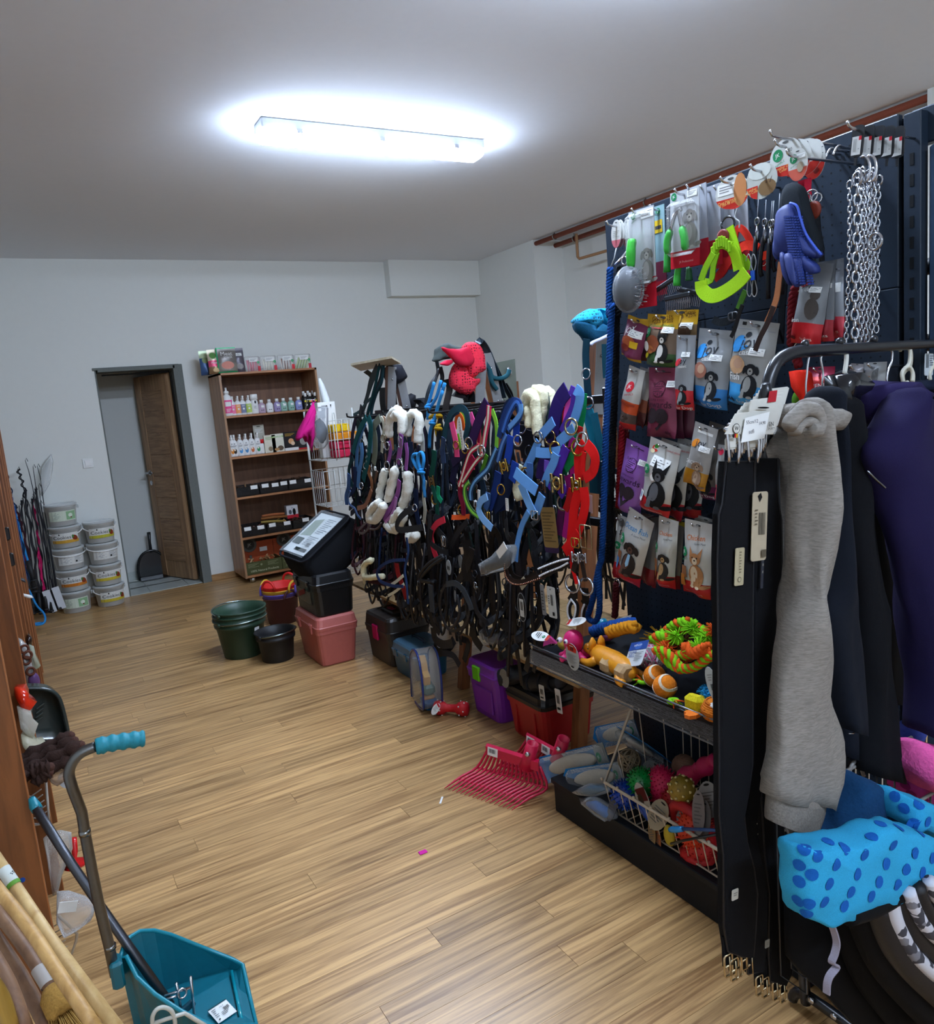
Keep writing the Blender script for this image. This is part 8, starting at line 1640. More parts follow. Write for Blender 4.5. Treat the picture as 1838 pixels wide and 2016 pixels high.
GA = qY(880,'991 1370 1058 1362 1055 1291 1052 1232 1045 1142') + qY(880,'1030 826 1018 780 1002 731 1008 683 1024 625 1031 571 1022 495 1014 451 985 465 949 493 942 545 948 682 942 758 947 853') + qY(880,'961 1205 969 1285 978 1302')
GB = qY(880,'1064 1362 1119 1355 1117 1278 1124 1243 1122 1126') + qY(880,'1073 812 1063 777 1039 722 1029 685 1032 643 1047 577 1055 520 1049 428 1038 374 999 388 999 453 1015 577 1004 710 1030 826') + qY(880,'1048 1141 1057 1276')
GC = qY(900,'1104 1350 1146 1345 1145 1237 1142 1119') + qY(900,'1121 788 1126 681 1129 626 1140 526 1151 437 1152 322 1147 273 1126 254 1081 287 1080 344 1089 479 1078 566 1073 700 1092 798') + qY(900,'1107 1175')
girth('black contoured girth hanging frontmost with two buckles at the bottom',GA,0,qY(880,'951 464 966 448'))
girth('black contoured girth hanging second from the left', GB, .028, qY(880,'995 422 1009 405'))
girth('black girth hanging at right of the bunch with scalloped end',GC,.05,qY(900,'1053 293 1070 279 1099 257 1120 240'))
girth('black girth hidden behind the front one with lower buckles',[V(p) * 1 - V((.0,0,.06)) for p in GA],.085,[V(p) - V((0,0,.04)) for p in qY(880,'966 397 978 383')])
girth('black girth behind the second one with lowest buckles',[V(p) - V((.0,0,.06)) for p in GB],.11,[V(p) - V((0,0,.035)) for p in qY(880,'1008 354 1023 335')])
cdm = Mpa('#c9c6bc')
for k in range(4):
 o = V((.034 * k,.022 * k,.004 * k)); pts = [V(p) + o for p in qY(862,'1005 1447 1037 1447 1039 1457 1043 1466 1119 1467 1124 1464 1110 1434 1095 1404 979 1416')]
 t = thing('girth_card',('front white hanger card with handwritten price label on the girths','second white hanger card of the girths','third white hanger card of the girths','rearmost white hanger card of the girths')[k],'hanger card',tuple(pts[-1]))
 part('card', MB().loft([pts, [p + V((0, .002, 0)) for p in pts]], sm=False), cdm, t, w=1)
 if k == 0:
  c0 = V((1.005,.862,1.446)); q = frame(c0,V((1.11,.862,1.437)) - c0,(0,0,1)); w = (V((1.11,.862,1.437)) - c0).length; pr = Print(w,w,lambda u,v: -.0012)
  pr.poly([(.74,-.36),(.93,-.38),(.9,-.2),(.7,-.18)],Mpa('#a8202a')); pr.ell(0,.22,.08,None,K_); pr.ell(0,.22,.07,None,cdm); pr.text('W',0,.22,.09,K_)
  for j,c in enumerate(('#141414','#b82028','#c8a020')): pr.poly([(-.08 + .035 * j,.3),(-.045 + .035 * j,.3),(-.05 + .035 * j,.36),(-.085 + .035 * j,.36)],Mpa(c))
  pr.text('W',.17,.22,.1,K_); pr.text('EN',.78,.16,.1,K_,.05); pr.text('SPORTS',.78,.23,.05,K_,.05)
  pr.poly([(.16,.06),(.73,-.04),(.62,.38),(.08,.44)],PAPER); pr.text('55cm/12',.32,.12,.08,Mpa('#6a6a72'),.1); pr.text('14,90',.55,.14,.07,Mpa('#6a6a72'),.1); pr.text('sofi',.3,.27,.09,Mpa('#6a6a72'),.1)
  pr.ell(.56, -.1, .14, .015, K_)
  pr.mb.v = [tuple(q @ V(p)) for p in pr.mb.v]; pr.mb.shift(t.location); pr.make(t)
 for x0 in ((.999,.87,1.399), (1.046,.87,1.394)):
  x0 = V(x0) + o; part('clip_tab',MB().box(tuple(x0),(.026,.004,.02),ch=.003),cdm,t,w=1)
  part('clip',MB().tube(smooth([x0 + V((-.012,-.004,.026)),x0 + V((-.012,-.006,0)),x0 + V((-.008,-.004,-.03))],3),.0026,6).tube(smooth([x0 + V((.012,-.004,.026)),x0 + V((.014,-.007,0)),x0 + V((.012,-.004,-.034))],3),.0026,6).lathe([(.004,0),(.004,.03)],0,8,Tr(x0 + V((-.015,-.003,.024))) @ Ry(PI / 2)),STEEL,t,w=1)
swing_tag('beige hang tag with barcode on a cord over the girths',(1.059,.862,1.311),Ry(.09),.038,.118,Mpa('#a89a82'),lambda p: (p.poly([(-.2,.06),(0,.01),(.1,.08),(-.05,.15)],K_),p.bars(-.1,.3,.3,.62,K_,10),p.lines(-.4,.25,-.2,.5,Mpa('#5a5040'),5),p.rect(.1,.84,.4,.95,Mpa('#5a5040'))),oval=False)
for q,w,h,m,lab in (((1.007,.864,1.223),.022,.064,'#a89c7e','cream woven label sewn on the front girth'),((.965,.864,.613),.016,.02,'#c8c4b8','tiny white label low on the front girth'),((1.071,.886,.45),.012,.016,'#8a8880','tiny white label low on the second girth'),((1.093,.888,1.196),.006,.064,'#34343a','narrow dark woven label on the second girth')):
 swing_tag(lab,q,Ry(.1),w,h,M(h_ if False else m,'paper'),(lambda p: (p.ell(0,.84,.2,None,K_),p.ell(0,.84,.16,None,Mpa('#a89c7e')),p.lines(-.1,.1,.15,.7,Mpa('#6a604a'),8))) if w > .02 else (lambda p: p.lines(-.3,.3,.3,.7,Mpa('#77736a'),2)),oval=False,name='woven_label')
# garments: rows of left and right edge points
def drape(parent, nm, L_, R_, dep, m, amp=.008, sc=14, n=20, cap=(1, 1), fold=.2):
 def rs(P_, n_=34):
  P_ = smooth(P_, 4); acc = [0]
  for a, b in zip(P_, P_[1:]): acc.append(acc[-1] + (b - a).length)
  o = []; i = 0
  for j in range(n_):
   d = acc[-1] * j / (n_ - 1)
   while i < len(acc) - 2 and acc[i + 1] < d: i += 1
   o.append(P_[i].lerp(P_[i + 1], (d - acc[i]) / max(1e-9, acc[i + 1] - acc[i])))
  return o
 Lp = rs(L_); Rp = rs(R_); k = 34; rings = []
 for i in range(k):
  a,b = Lp[i],Rp[i]; c = (a + b) / 2; hv = (b - a) / 2; ring = []; d = dep[min(len(dep) - 1,int(i / k * len(dep)))] if isinstance(dep,list) else dep
  for j in range(n):
   q = 2 * PI * j / n; f = 1 + fold * math.sin(3 * q + i * .05 + 1) * math.sin(q) ** 2
   ring.append(c + hv * math.cos(q) + V((0, d * math.sin(q) * f, 0)))
  rings.append(ring)
 r0 = rings[0]; c0 = sum(r0, V((0, 0, 0))) / n
 for q,dz in ((.86,.008),(.6,.015),(.3,.018)): rings.insert(0,[c0 + (p - c0) * q + V((0,0,dz)) for p in r0])
 mb = MB().loft(rings, 0, cap)
 mb.warp(lambda p: p + V((noise.noise(V((p.x * sc * 1.5,p.y * sc * 1.5,p.z * sc * .4))),noise.noise(V((p.x * sc * 1.5 + 7,p.y * sc * 1.5,p.z * sc * .4))),0)) * amp)
 return part(nm, mb, m, parent, w=1)
def hanger_hook(t,pts,m=STEEL,r=.0022,nm='hanger_hook'): part(nm,MB().tube(smooth(pts,4),r,6),m,t,w=1)
gry = wood('#888178', '#6f6860', (70, 70, 420), .95, name='marl_jersey'); gcf = Mkn('#756e66')
t = thing('hoodie','light grey marl hoodie with ribbed cuff hanging nearest the girths','hoodie',(1.1,.9,.7))
drape(t,'sleeve',qY(830,'1141 1443 1128 1432 1138 1403 1146 1368 1143 1336 1133 1290 1116 1227 1097 1140') + qY(830,'1080 1105 1060 1008 1043 928 1030 878 1019 813') + qY(830,'1022 817 1023 789'),qY(830,'1158 1442 1176 1427 1171 1400 1169 1366 1174 1330 1176 1284 1172 1218 1166 1126') + qY(830,'1152 1089 1178 977 1198 882 1203 823 1186 755') + qY(830,'1185 761 1167 719'),.042,gry,.02,15)
drape(t,'cuff',qY(830,'1024 786 1021 764 1018 740'),qY(830,'1159 721 1151 704 1126 677'),.036,gcf,.004,30)
drape(t,'body',qY(950,'1246 1410 1211 1371 1209 1319 1218 1245 1207 1149 1194 1099') + qY(950,'1194 1084 1206 932 1206 829 1203 752'),qY(950,'1328 1402 1327 1358 1325 1304 1319 1229 1312 1129 1295 1078') + qY(950,'1274 1068 1284 911 1301 801 1310 717'),.06,gry,.02,14)
drape(t,'far_sleeve',qY(1040,'1344 1381 1331 1351 1321 1300 1321 1237'),qY(1040,'1388 1377 1383 1345 1369 1297 1343 1258'),.04,gry,.008,16)
blob('hood','','',qY(900,'1181 1420 1188 1437 1217 1445 1234 1433 1255 1433 1275 1420 1275 1406 1265 1393 1236 1394 1212 1408 1191 1405'),.075,gry,parent=t,amp=.016,sc=18,k=.8)
for q,r in ((qY(785,'1033 1420 1045 1436 1067 1446 1092 1444 1109 1434 1112 1422 1104 1413 1085 1412'),.0125),(qY(787,'1050 1412 1063 1424 1081 1426 1100 1423 1111 1416'),.009)): part('hood_fold',crumple(MB().tube([p for p in smooth(q,5)],r,9),.006,30),gry,t,w=1)
hanger_hook(t, qY(980,'1351 1547 1357 1536 1352 1516 1348 1492 1345 1470 1348 1430'))
nv = F_('#0f131c')
t = thing('hoodie','dark navy sweatshirt hanging right of the grey hoodie','hoodie',(1.25,.92,.75))
drape(t,'sleeve',qY(880,'1239 1459 1236 1423 1244 1386 1246 1270 1238 1103') + qY(880,'1218 1057 1248 940 1275 820'),qY(880,'1271 1454 1270 1420 1276 1360 1311 1237 1331 1083') + qY(880,'1334 1031 1346 915 1343 786'),.04,nv,.01)
drape(t,'body',qY(950,'1345 1454 1354 1375 1362 1223') + qY(950,'1366 1009 1371 862 1375 707'),qY(950,'1407 1429 1435 1367 1453 1209') + qY(950,'1461 988 1463 836 1443 668'),.035,nv,.01)
part('zip_pull', MB().tube(qY(860,'1288 807 1301 803 1310 805'), .0016, 5), STEEL, t, w=1)
hanger_hook(t, qY(980,'1390 1540 1396 1534 1393 1522 1399 1496 1396 1477 1397 1451'))
bj = F_('#0a0b0f')
t = thing('jacket','black jacket with glossy collar lining on a white hanger','jacket',(1.35,.93,.7))
drape(t,'front',qY(920,'1342 1434 1343 1400 1349 1327 1359 1251 1392 1064') + qY(920,'1402 994 1412 832 1409 668'),qY(920,'1406 1429 1422 1378 1445 1308 1461 1210 1483 1045') + qY(920,'1504 971 1521 801 1559 588'),.035,bj,.012)
drape(t,'back',qY(1000,'1466 1489 1460 1427 1496 1307 1537 1136') + qY(1000,'1569 939 1614 735'),qY(1000,'1567 1461 1569 1385 1622 1347 1668 1114') + qY(1000,'1723 904 1725 694'),.025,bj,.01)
part('collar_lining',crumple(MB().loft([[V(p) + V((0,dy,0)) for p in qY(930,'1362 1493 1407 1488 1453 1471 1445 1461 1410 1451 1394 1428 1378 1428 1360 1442')] for dy in (-.03,.02)]),.014,30),Mgl('#15161a'),t,w=1)
hanger_hook(t, qY(980,'1454 1541 1465 1544 1474 1535 1475 1517 1468 1490'), Mpl('#d0cec2'), .0045)
pl = F_('#1b1538')
t = thing('hoodie','deep purple hoodie with slumped hood on a wire hanger','hoodie',(1.5,.95,.75))
blob('hood','','',qY(950,'1493 1456 1529 1467 1586 1465 1613 1450 1641 1434 1604 1419 1559 1401 1519 1387 1494 1397'),.07,F_('#201840'),parent=t,amp=.018,sc=18,k=.8)
drape(t,'shoulder',qY(870,'1486 1437 1428 1401 1391 1371 1359 1344 1375 1306 1418 1234 1485 1053') + qY(870,'1516 952 1544 824 1544 727'),qY(870,'1542 1433 1586 1402 1605 1360 1629 1305 1639 1241 1649 1159 1661 1017') + qY(870,'1641 923 1643 797 1644 696'),.05,pl,.016,12)
part('zip', MB().tube(qY(810,'1276 1321 1298 1304 1328 1284'), .002, 4), Mme('#77777c'), t, w=1)
hanger_hook(t, qY(980,'1609 1535 1621 1537 1634 1527 1632 1506 1618 1486 1618 1454 1669 1425'))
for c,L_2,R_2,lab in (('#10182a',qY(1020,'1782 1436 1813 1416 1844 1355 1866 1262'),qY(1020,'1859 1442 1891 1416 1919 1347 1948 1252'),'navy jacket shoulder hanging behind the white hangers'),('#5a1028',qY(1060,'1905 1438 1932 1427 1955 1388'),qY(1060,'1971 1439 1993 1429 2028 1382'),'maroon jacket shoulder at the right frame edge')):
 t = thing('jacket',lab,'jacket',tuple(V(L_2[-1]))); drape(t,'shoulder',L_2,R_2,.06,F_(c),.012)
hgm = Mpl('#cfccbc')
for k in range(4):
 d = V((.022 * k,.012 * k,-.002 * k)); t = thing('clothes_hanger',('front empty white plastic hanger with round end','second empty white plastic hanger on the rail','third empty white plastic hanger on the rail','rearmost empty white plastic hanger on the rail')[k],'hanger',tuple(V((1.694,.98,1.487)) + d))
 part('hook',MB().tube(smooth([V(p) + d for p in qY(980,'1658 1535 1669 1541 1687 1541 1699 1531 1701 1517 1697 1499 1685 1490')],4),.0042,7),hgm,t,w=1)
 part('frame',MB().tube(smooth([V(p) + d for p in qY(980,'1674 1458 1669 1478 1678 1488 1694 1493 1706 1486 1710 1475 1708 1460')],4),.004,7),hgm,t,w=1)
 part('round_end',MB().lathe([(.0085,-.003),(.0095,0),(.0085,.003)],0,14,Tr(V((1.672,.97,1.454)) + d) @ Rx(PI / 2) @ Ry(.3)),hgm,t,w=1)
 part('bar',MB().tube([V((1.703,.98,1.446)) + d,V((1.724,.98,1.441)) + d],.003,6),hgm,t,w=1)
one('clothes_hanger',MB().tube(smooth(qY(1000,'1805 1534 1817 1541 1834 1540 1844 1529 1845 1511 1825 1486 1813 1473 1815 1457'),4),.0042,7),hgm,'white plastic hanger at the far right edge of the rail','hanger',loc=(1.825,1,1.486))
swing_tag('white barcode tag hanging under the right end of rail',(1.812,1,1.517),Ry(.05),.034,.05,Mpa('#b8c0c4'),lambda p: p.bars(-.4,.05,-.1,.65,K_,6).lines(.0,.1,.4,.6,Mpa('#5a5a60'),5),oval=False)
t = thing('knitted_toy','red orange knitted dog toy hanging behind the hanger hooks','dog toy',(1.7,1.249,1.459))
part('body',crumple(MB().loft([[V(p) + V((dx,0,0)) for p in qX(1680,'1253 1503 1234 1504 1220 1496 1217 1459 1211 1416 1222 1411 1232 1435 1242 1445 1251 1467')] for dx in (-.02,.02)]),.006,40),F_('#c8230f'),t,w=1)
part('green_end', MB().ball((1.69,1.252,1.43), (.02, .016, .025)), F_('#4a7a1c'), t, w=1)
# ---------------- basket with plush beds below the garments ----------------
wg = Mpl('#8a8580')
t = thing('wire_basket','grey wire dump basket holding plush pet beds below the garments','basket',(1.3,.78,0))
B0, B1, B2, B3, BZ, BT = 1.16, 1.62, .87, .93, .3, .67
part('rim',MB().tube([(B0,B2,BT - .1),(B1,B2,BT - .1),(B1,B3,BT),(B0,B3,BT)],.004,6,closed=True),wg,t,w=1)
part('handle',MB().tube(smooth(qY(930,'1390 647 1398 673 1416 681 1431 664 1442 638'),4),.004,6),wg,t,w=1)
mb = MB()
for k in range(15): x = B0 + (B1 - B0) * k / 14; mb.tube([(x,B2,BT - .1),(x,B2,BZ),(x,B3,BZ),(x,B3,BT)],.002,4)
part('wires', mb, Mpl('#3c3a3a'), t, w=1, kind='stuff')
for x in (1.45,B1): part('leg',MB().tube([(x,B3,0),(x,B3,BZ)],.006,6),Mpl('#1a1a1c'),t,w=1)
pb = F_('#2f9cc8'); pd = M('#12385c', 'fleece')
t = thing('pet_bed','turquoise plush pet bed with blue polka dots in the basket','pet bed',(1.15,.72,.6))
def puff(nm, P_, th, m, amp=.007, k=.72):
 Q = smooth(P_, 3, True); c = sum(Q, V((0, 0, 0))) / len(Q); rings = []
 for j in range(9):
  a = PI * (j + .5) / 9; s_ = k + (1 - k) * math.sin(a) ** .7; rings.append([c + (p - c) * s_ + V((0,-th * math.cos(a),0)) for p in Q])
 rings.insert(0,[c + (p - c) * .35 + V((0,-th * 1.05,0)) for p in Q]); rings.append([c + (p - c) * .35 + V((0,th * 1.05,0)) for p in Q])
 return part(nm, crumple(MB().loft(rings), amp, 22), m, t, w=1)
puff('front_bolster',qY(740,'954 768 978 765 1037 745 1117 723 1172 724 1226 703 1298 662 1367 610 1376 577 1363 552 1298 558 1249 559 1178 573 1104 591 1054 600 1023 602 996 614 967 636 954 660 953 717'),.034,pb,.009,.84)
puff('inner_lining',qY(860,'1190 630 1218 654 1251 691 1284 715 1342 696 1385 666 1421 636 1413 578 1358 593 1298 594 1237 609'),.05,pd,.012)
puff('back_bolster',qY(800,'1326 698 1351 691 1412 654 1486 602 1487 536 1404 591 1360 629 1325 642'),.05,pb)
from mathutils.bvhtree import BVHTree
def polka(bed, names, pts, r, m):
 vs_, fs = [], []
 for o in bed.children:
  if o.name.split('.')[0] in names:
   k = len(vs_); vs_ += [v.co.copy() for v in o.data.vertices]; fs += [[k + i for i in p.vertices] for p in o.data.polygons]
 bv = BVHTree.FromPolygons(vs_, fs); c0 = V((0, 0, 1.514)) - V(bed.location)
 for p in pts:
  hit = bv.ray_cast(c0, (V(p) - V(bed.location) - c0).normalized())
  if hit[0] is None: continue
  n_ = hit[1] if hit[1].dot(c0 - hit[0]) > 0 else -hit[1]; u = n_.orthogonal().normalized(); w = n_.cross(u); ring = [hit[0] + n_ * .0015]
  for f in (.5, 1):
   for k in range(16):
    a = 2 * PI * k / 16; q = hit[0] + (u * math.cos(a) + w * math.sin(a)) * r * f; h2 = bv.ray_cast(q + n_ * .02,-n_); ring.append((h2[0] if h2[0] is not None else q) + n_ * .0015)
  part('polka_dot',MB().add(ring,[(0,1 + k,1 + (k + 1) % 16) for k in range(16)] + [(1 + k,17 + k,17 + (k + 1) % 16,1 + (k + 1) % 16) for k in range(16)],0,True),m,bed)

polka(t,('front_bolster','back_bolster'),qY(700,'934 787 992 776 1033 750 1085 716 1144 676 1203 641 967 761 1012 728 1066 689 1124 651 1178 622 951 737 993 703 1048 665 1102 634 980 677 1030 648 921 738 917 707 922 765 1105 740 1165 702 1230 661 1180 727 1244 694 1130 754 1283 630 1252 615 943 690 937 675 1197 757 1244 748 1268 706 1228 718 1171 788'),.0102,F_('#1257a6'))
t = thing('pet_bed','pink plush pet bed with spotted side behind the polka dot one','pet bed',(1.4,.88,.62))
puff('spotted_side',qY(930,'1573 619 1596 640 1631 658 1643 581 1655 544 1717 500 1724 467 1668 495 1579 556'),.05,F_('#a8388a'))
puff('fur_lining',qY(870,'1529 701 1579 688 1582 663 1612 641 1612 567 1560 596 1509 647'),.05,M('#e05a9a','fleece'),.012)
polka(t,('spotted_side',),qY(900,'1556 668 1539 650 1533 617 1567 644 1567 566 1620 533 1545 592'),.011,F_('#7a1a5c'))
one('plush_toy',crumple(MB().ball((0,0,0),(.03,.03,.035),n=12,k=8),.008,40),M('#3a4a9a','fleece'),'small blue and pink plush peeking out by the black jacket','plush toy',loc=(1.672,.96,.653),w=0)
# nested black padded pads
t = thing('black_padding','stack of curved black padded collars with snake print bands','padded collar',(1.35,.72,.25)); pm_ = F_('#08080a'); pm2 = Mru('#0c0c10')
def snake():
 m = bpy.data.materials.new('snake_print'); m.use_nodes = True; nt = m.node_tree; b = nt.nodes['Principled BSDF']; tc = nt.nodes.new('ShaderNodeTexCoord'); vo = nt.nodes.new('ShaderNodeTexVoronoi'); vo.inputs['Scale'].default_value = 55; vo.feature = 'F1'
 cr = nt.nodes.new('ShaderNodeValToRGB'); cr.color_ramp.interpolation = 'CONSTANT'; e = cr.color_ramp.elements; e[0].position = 0; e[0].color = lin('#3a3a42'); e[1].position = .42; e[1].color = lin('#c8c8d0')
 x = cr.color_ramp.elements.new(.3); x.color = lin('#77777f')
 sp = nt.nodes.new('ShaderNodeSeparateColor'); nt.links.new(tc.outputs['Object'],vo.inputs['Vector']); nt.links.new(vo.outputs['Color'],sp.inputs[0]); nt.links.new(sp.outputs[0],cr.inputs[0]); nt.links.new(cr.outputs[0],b.inputs['Base Color']); b.inputs['Roughness'].default_value = .8; return m
sn = snake()
def band(nm, P_, r, m, fl=1): part(nm, MB().tube(smooth(P_, 5), r, 10), m, t, w=1)
band('outer_pad', qY(840,'1231 493 1249 424 1281 339 1325 260 1408 143 1463 69'), .03, pm_)
band('outer_pad', qY(780,'1196 540 1222 469 1259 395 1313 317 1412 196 1456 144'), .034, pm_)
band('inner_pad', qY(740,'1187 564 1209 500 1246 434 1299 365 1392 262'), .024, pm2)
band('snake_band', qY(720,'1188 584 1201 540 1221 498 1254 446 1303 389 1353 338'), .014, sn)
band('inner_pad', qY(720,'1219 576 1235 527 1268 470 1332 399 1363 372'), .017, pm2)
band('snake_band', qY(700,'1210 597 1224 565 1252 517 1295 467 1325 441'), .012, sn)
band('inner_pad', qY(700,'1235 595 1256 548 1295 497 1325 469'), .014, pm2)
band('snake_band', qY(690,'1257 603 1266 581 1281 557 1305 529'), .012, sn)
band('rim_edge', qY(720,'1067 603 1133 588 1208 581 1273 579 1361 564'), .018, pm_)
part('back_wall',crumple(MB().loft([[V(p) + V((0,dy,0)) for p in qY(900,'1284 405 1416 356 1544 340 1701 322 1706 -93 1526 5 1414 155 1337 301')] for dy in (0,.04)]),.006,12),F_('#101014'),t,w=1)
tack('webbing_strap','pale grey webbing strap dangling under the polka dot bed','strap',[('s',qY(740,'1052 583 1062 559 1067 537 1061 520 1053 508 1066 494 1048 486 1040 475 1038 456'),.012,F_('#8f8894'))])
t = thing('black_padding','plain black cloth added to fill the dark area behind the pale webbing strap','saddle pad',(1.195,.86,.256))  # black cloth added to keep the area below the bed dark
part('pad',crumple(MB().loft([[V(p) + V((0,dy,0)) for p in qY(860,'1105 576 1202 508 1326 454 1346 328 1413 188 1460 68 1299 156 1197 296 1143 357 1103 416')] for dy in (0,.015)]),.006,14),F_('#08080a'),t,w=1)

# ---------------- wooden shelving along the left wall ----------------
lw_ = wood('#7e4a24', '#5f3516', (30, 30, 3), .4); lwe = wood('#a8683a', '#8a5028', (30, 30, 3), .4)
t = thing('wooden_shelving','brown veneer shelving with many uprights along the left wall','shelving',(-.45,3.85,0))
for k, Y in enumerate((2.25, 2.78, 3.3, 3.75, 4.2, 4.7, 5.15, 5.5)):
 xe = -.128 if k == 0 else -.108
 part('upright',MB().box(((xe + XL + .02) / 2,Y,1.0),(xe - XL - .02,.022,2.0)),lw_,t,w=1)
 part('edge_strip', MB().box((xe + .001, Y, 1.0), (.003, .023, 2.0)), lwe, t, w=1)
for z in (.08,.5,.92,1.34,1.76): part('shelf',MB().box((-.46,3.87,z),(.6,3.2,.02)),lw_,t,w=1)
part('back_board', MB().box((XL + .014, 3.87, 1.0), (.008, 3.24, 2.0)), lw_, t, w=1)
for q in qX(-100,'3336 1152 3307 1057'): part('shelf_clip',MB().box(tuple(V(q) + V((-.005,0,0))),(.025,.02,.05),ch=.004),BLACK,t,w=1)
# goods sticking out between the uprights
def lpack(label,P_,th,m,film=None,nm='treat_bag',cat='pet treat bag',amp=.012,sc=16,deco=None):
 Q = [V(p) for p in P_]; c = sum(Q,V((0,0,0))) / len(Q); t = thing(nm,label,cat,(c.x,c.y,min(q.z for q in Q))); f = V((0,th,0))
 part('pouch',crumple(MB().loft([[c + (p - c) * .8 - f for p in Q],Q,[c + (p - c) * .8 + f for p in Q]]),amp,sc),m,t,w=1)
 return t
lpack('red and orange shiny treat bag by the grey tray',qY(2700,'-136 744 -106 735 -102 713 -106 701 -88 679 -101 667 -121 669 -140 719'),.05,Mgl('#c42a12'))
lpack('crumpled clear treat bag below the red bag',qY(2650,'-135 696 -100 676 -105 643 -93 624 -100 604 -112 595 -139 641'),.05,clear('#d8d2c0',.4))
lpack('crumpled pale bag with pointed corners above the chews',qY(2600,'-136 627 -110 610 -99 584 -81 585 -98 556 -107 531 -124 574 -137 603'),.05,clear('#d0caac',.5))
t = lpack('white treat bag printed with brown rings in the left shelving',qY(3300,'-124 766 -111 755 -102 723 -93 675 -94 606 -99 549 -121 555 -129 607 -127 698'),.05,Mfo('#b4b0aa'))
for q in qY(3240,'-111 680 -110 725 -103 700 -103 636'): part('ring_print',MB().torus(q,.014,.005,ax=(.3,-1,0)),Mpa('#5a3020'),t,w=1)
part('purple_corner', MB().ball((-.098,3.25,.594), (.02, .01, .035)), Mfo('#6a4a78'), t, w=1)
lpack('pale green clear bag sticking out beyond the printed bag',qY(3500,'-105 674 -87 661 -88 629 -72 588 -82 575 -101 567 -102 625'),.04,clear('#c8d0b8',.4))
lpack('maroon speckled bag corner above the printed bag',qY(3600,'-145 700 -126 700 -121 670 -125 654 -144 663'),.03,Mfo('#7a4a50'))
t = lpack('pointed clear bag with yellow label in the left shelving',qY(3900,'-162 775 -151 751 -132 702 -139 655 -147 643 -153 689'),.04,clear('#c8b090',.4))
part('yellow_label', MB().box((-.141,3.85,.689), (.05, .002, .06)), Mpa('#c8b41c'), t, w=1)
lpack('dark brown chew bag tip between the uprights',qY(3700,'-106 672 -96 652 -97 627 -108 621 -117 632'),.03,Mfo('#2a1a14'))
lpack('dark hooked pack tip behind the far upright',qY(4400,'-135 822 -97 798 -97 782 -129 808'),.02,Mpl('#26282c'),nm='tool_pack',cat='pack')
lpack('white plastic hook sticking out of the far shelving',qY(4600,'-140 702 -81 672 -74 657 -95 658 -137 687'),.008,PAPER,nm='plastic_hook',cat='hook',amp=.002)
lpack('pale pink pack edge at the far end of the shelving',qY(5000,'-126 599 -114 574 -112 484 -124 464 -130 533'),.02,Mpa('#c89a90'),nm='product_pack',cat='pack',amp=.004)
lpack('yellow scoop edge at the left frame border',qY(3600,'-153 1059 -130 1054 -130 1044 -139 1039 -156 1041'),.02,Mgl('#c8a010'),nm='feed_scoop',cat='scoop',amp=.002)
lpack('clear bag with yellow print at the left frame border',qY(4200,'-160 701 -143 641 -151 586 -165 583 -160 638'),.02,clear('#d8c070',.5))
# grey litter tray
P_ = qY(2950,'-175 665 -158 667 -108 657 -69 645 -43 628 -28 607 -21 576 -17 519 -16 464 -21 394 -182 439 -187 552')
Q = [V(p) for p in P_]; c = sum(Q, V((0, 0, 0))) / len(Q); Q2 = smooth(P_, 3, True)
t = thing('litter_tray','glossy grey green plastic litter tray standing on edge','tray',(c.x,c.y,min(q.z for q in Q)))
rg = lambda k, y: [c + (p - c) * k + V((0, y, 0)) for p in Q2]
part('tray',MB().loft([rg(1.0,0),rg(1.02,.004),rg(1.0,.008),rg(.9,.09),rg(.84,.1),rg(.3,.104)],cap=(0,1)),M('#3d4744','gloss',.12),t,w=1)
part('rim', MB().tube(rg(1.0, 0), .007, 7, closed=True), Mgl('#2a3230'), t, w=1)
for k in range(4): part('moulded_rib',MB().box(tuple(V((-.086,3.03,.562)) + V((-.004 * k,.0,-.016 * k))),(.03,.01,.005),R=Ry(-.5),ch=.001),Mgl('#5a6662'),t,w=1)
# dried chew sticks
ckm = Mkn('#33221c'); qs = (((290,1130),(560,1000)),((300,1180),(600,1045)),((300,1230),(640,1075)),((310,1290),(560,1200)),((300,1270),(400,1245)),((310,1330),(395,1295)),((300,1240),(610,1120)))
EN = (qY(2450,'-102 611 -8 634'),qY(2420,'-101 603 -1 627'),qY(2380,'-99 599 13 624'),qY(2360,'-98 587 -18 594'),qY(2300,'-98 618 -69 616'),qY(2300,'-98 593 -73 602'),qY(2420,'-102 579 1 593'))
for k, e in enumerate(EN):
 a, b = V(e[0]), V(e[1]); a2 = a + (a - b) * .6
 t = thing('dried_chew',('topmost dark brown dried chew stick on the left pile','second dark brown chew stick from the top of pile','longest dark brown chew stick with pale tip','lower dark brown chew stick pointing at the pole','blunt brown chew end facing the camera','lowest brown chew end on the pile','dark chew stick in the middle of the pile')[k],'dog chew',tuple(b))
 part('stick',crumple(MB().tube([a2.lerp(b,j / 14) for j in range(15)],[.017 + .004 * math.sin(j * 1.7) for j in range(15)],10),.009,70),ckm,t,w=1)
 part('cut_end', MB().ball(tuple(b), .0125, n=9, k=6), Mkn('#4a3028'), t, w=1)
swing_tag('white oval card under the brown chew sticks',(-.045,2.4,.552),Ry(-.3),.042,.055,Mpa('#b8babc'),lambda p: (p.ell(-.1,.6,.1,None,K_),p.ell(.15,.7,.1,.05,K_),p.lines(-.3,.2,.2,.4,Mpa('#888888'),2)))
lpack('clear wrapped tan chew below the brown sticks',qY(2360,'-80 565 -51 570 -32 570 -44 549 -65 537 -76 549'),.03,clear('#b89a80',.35))
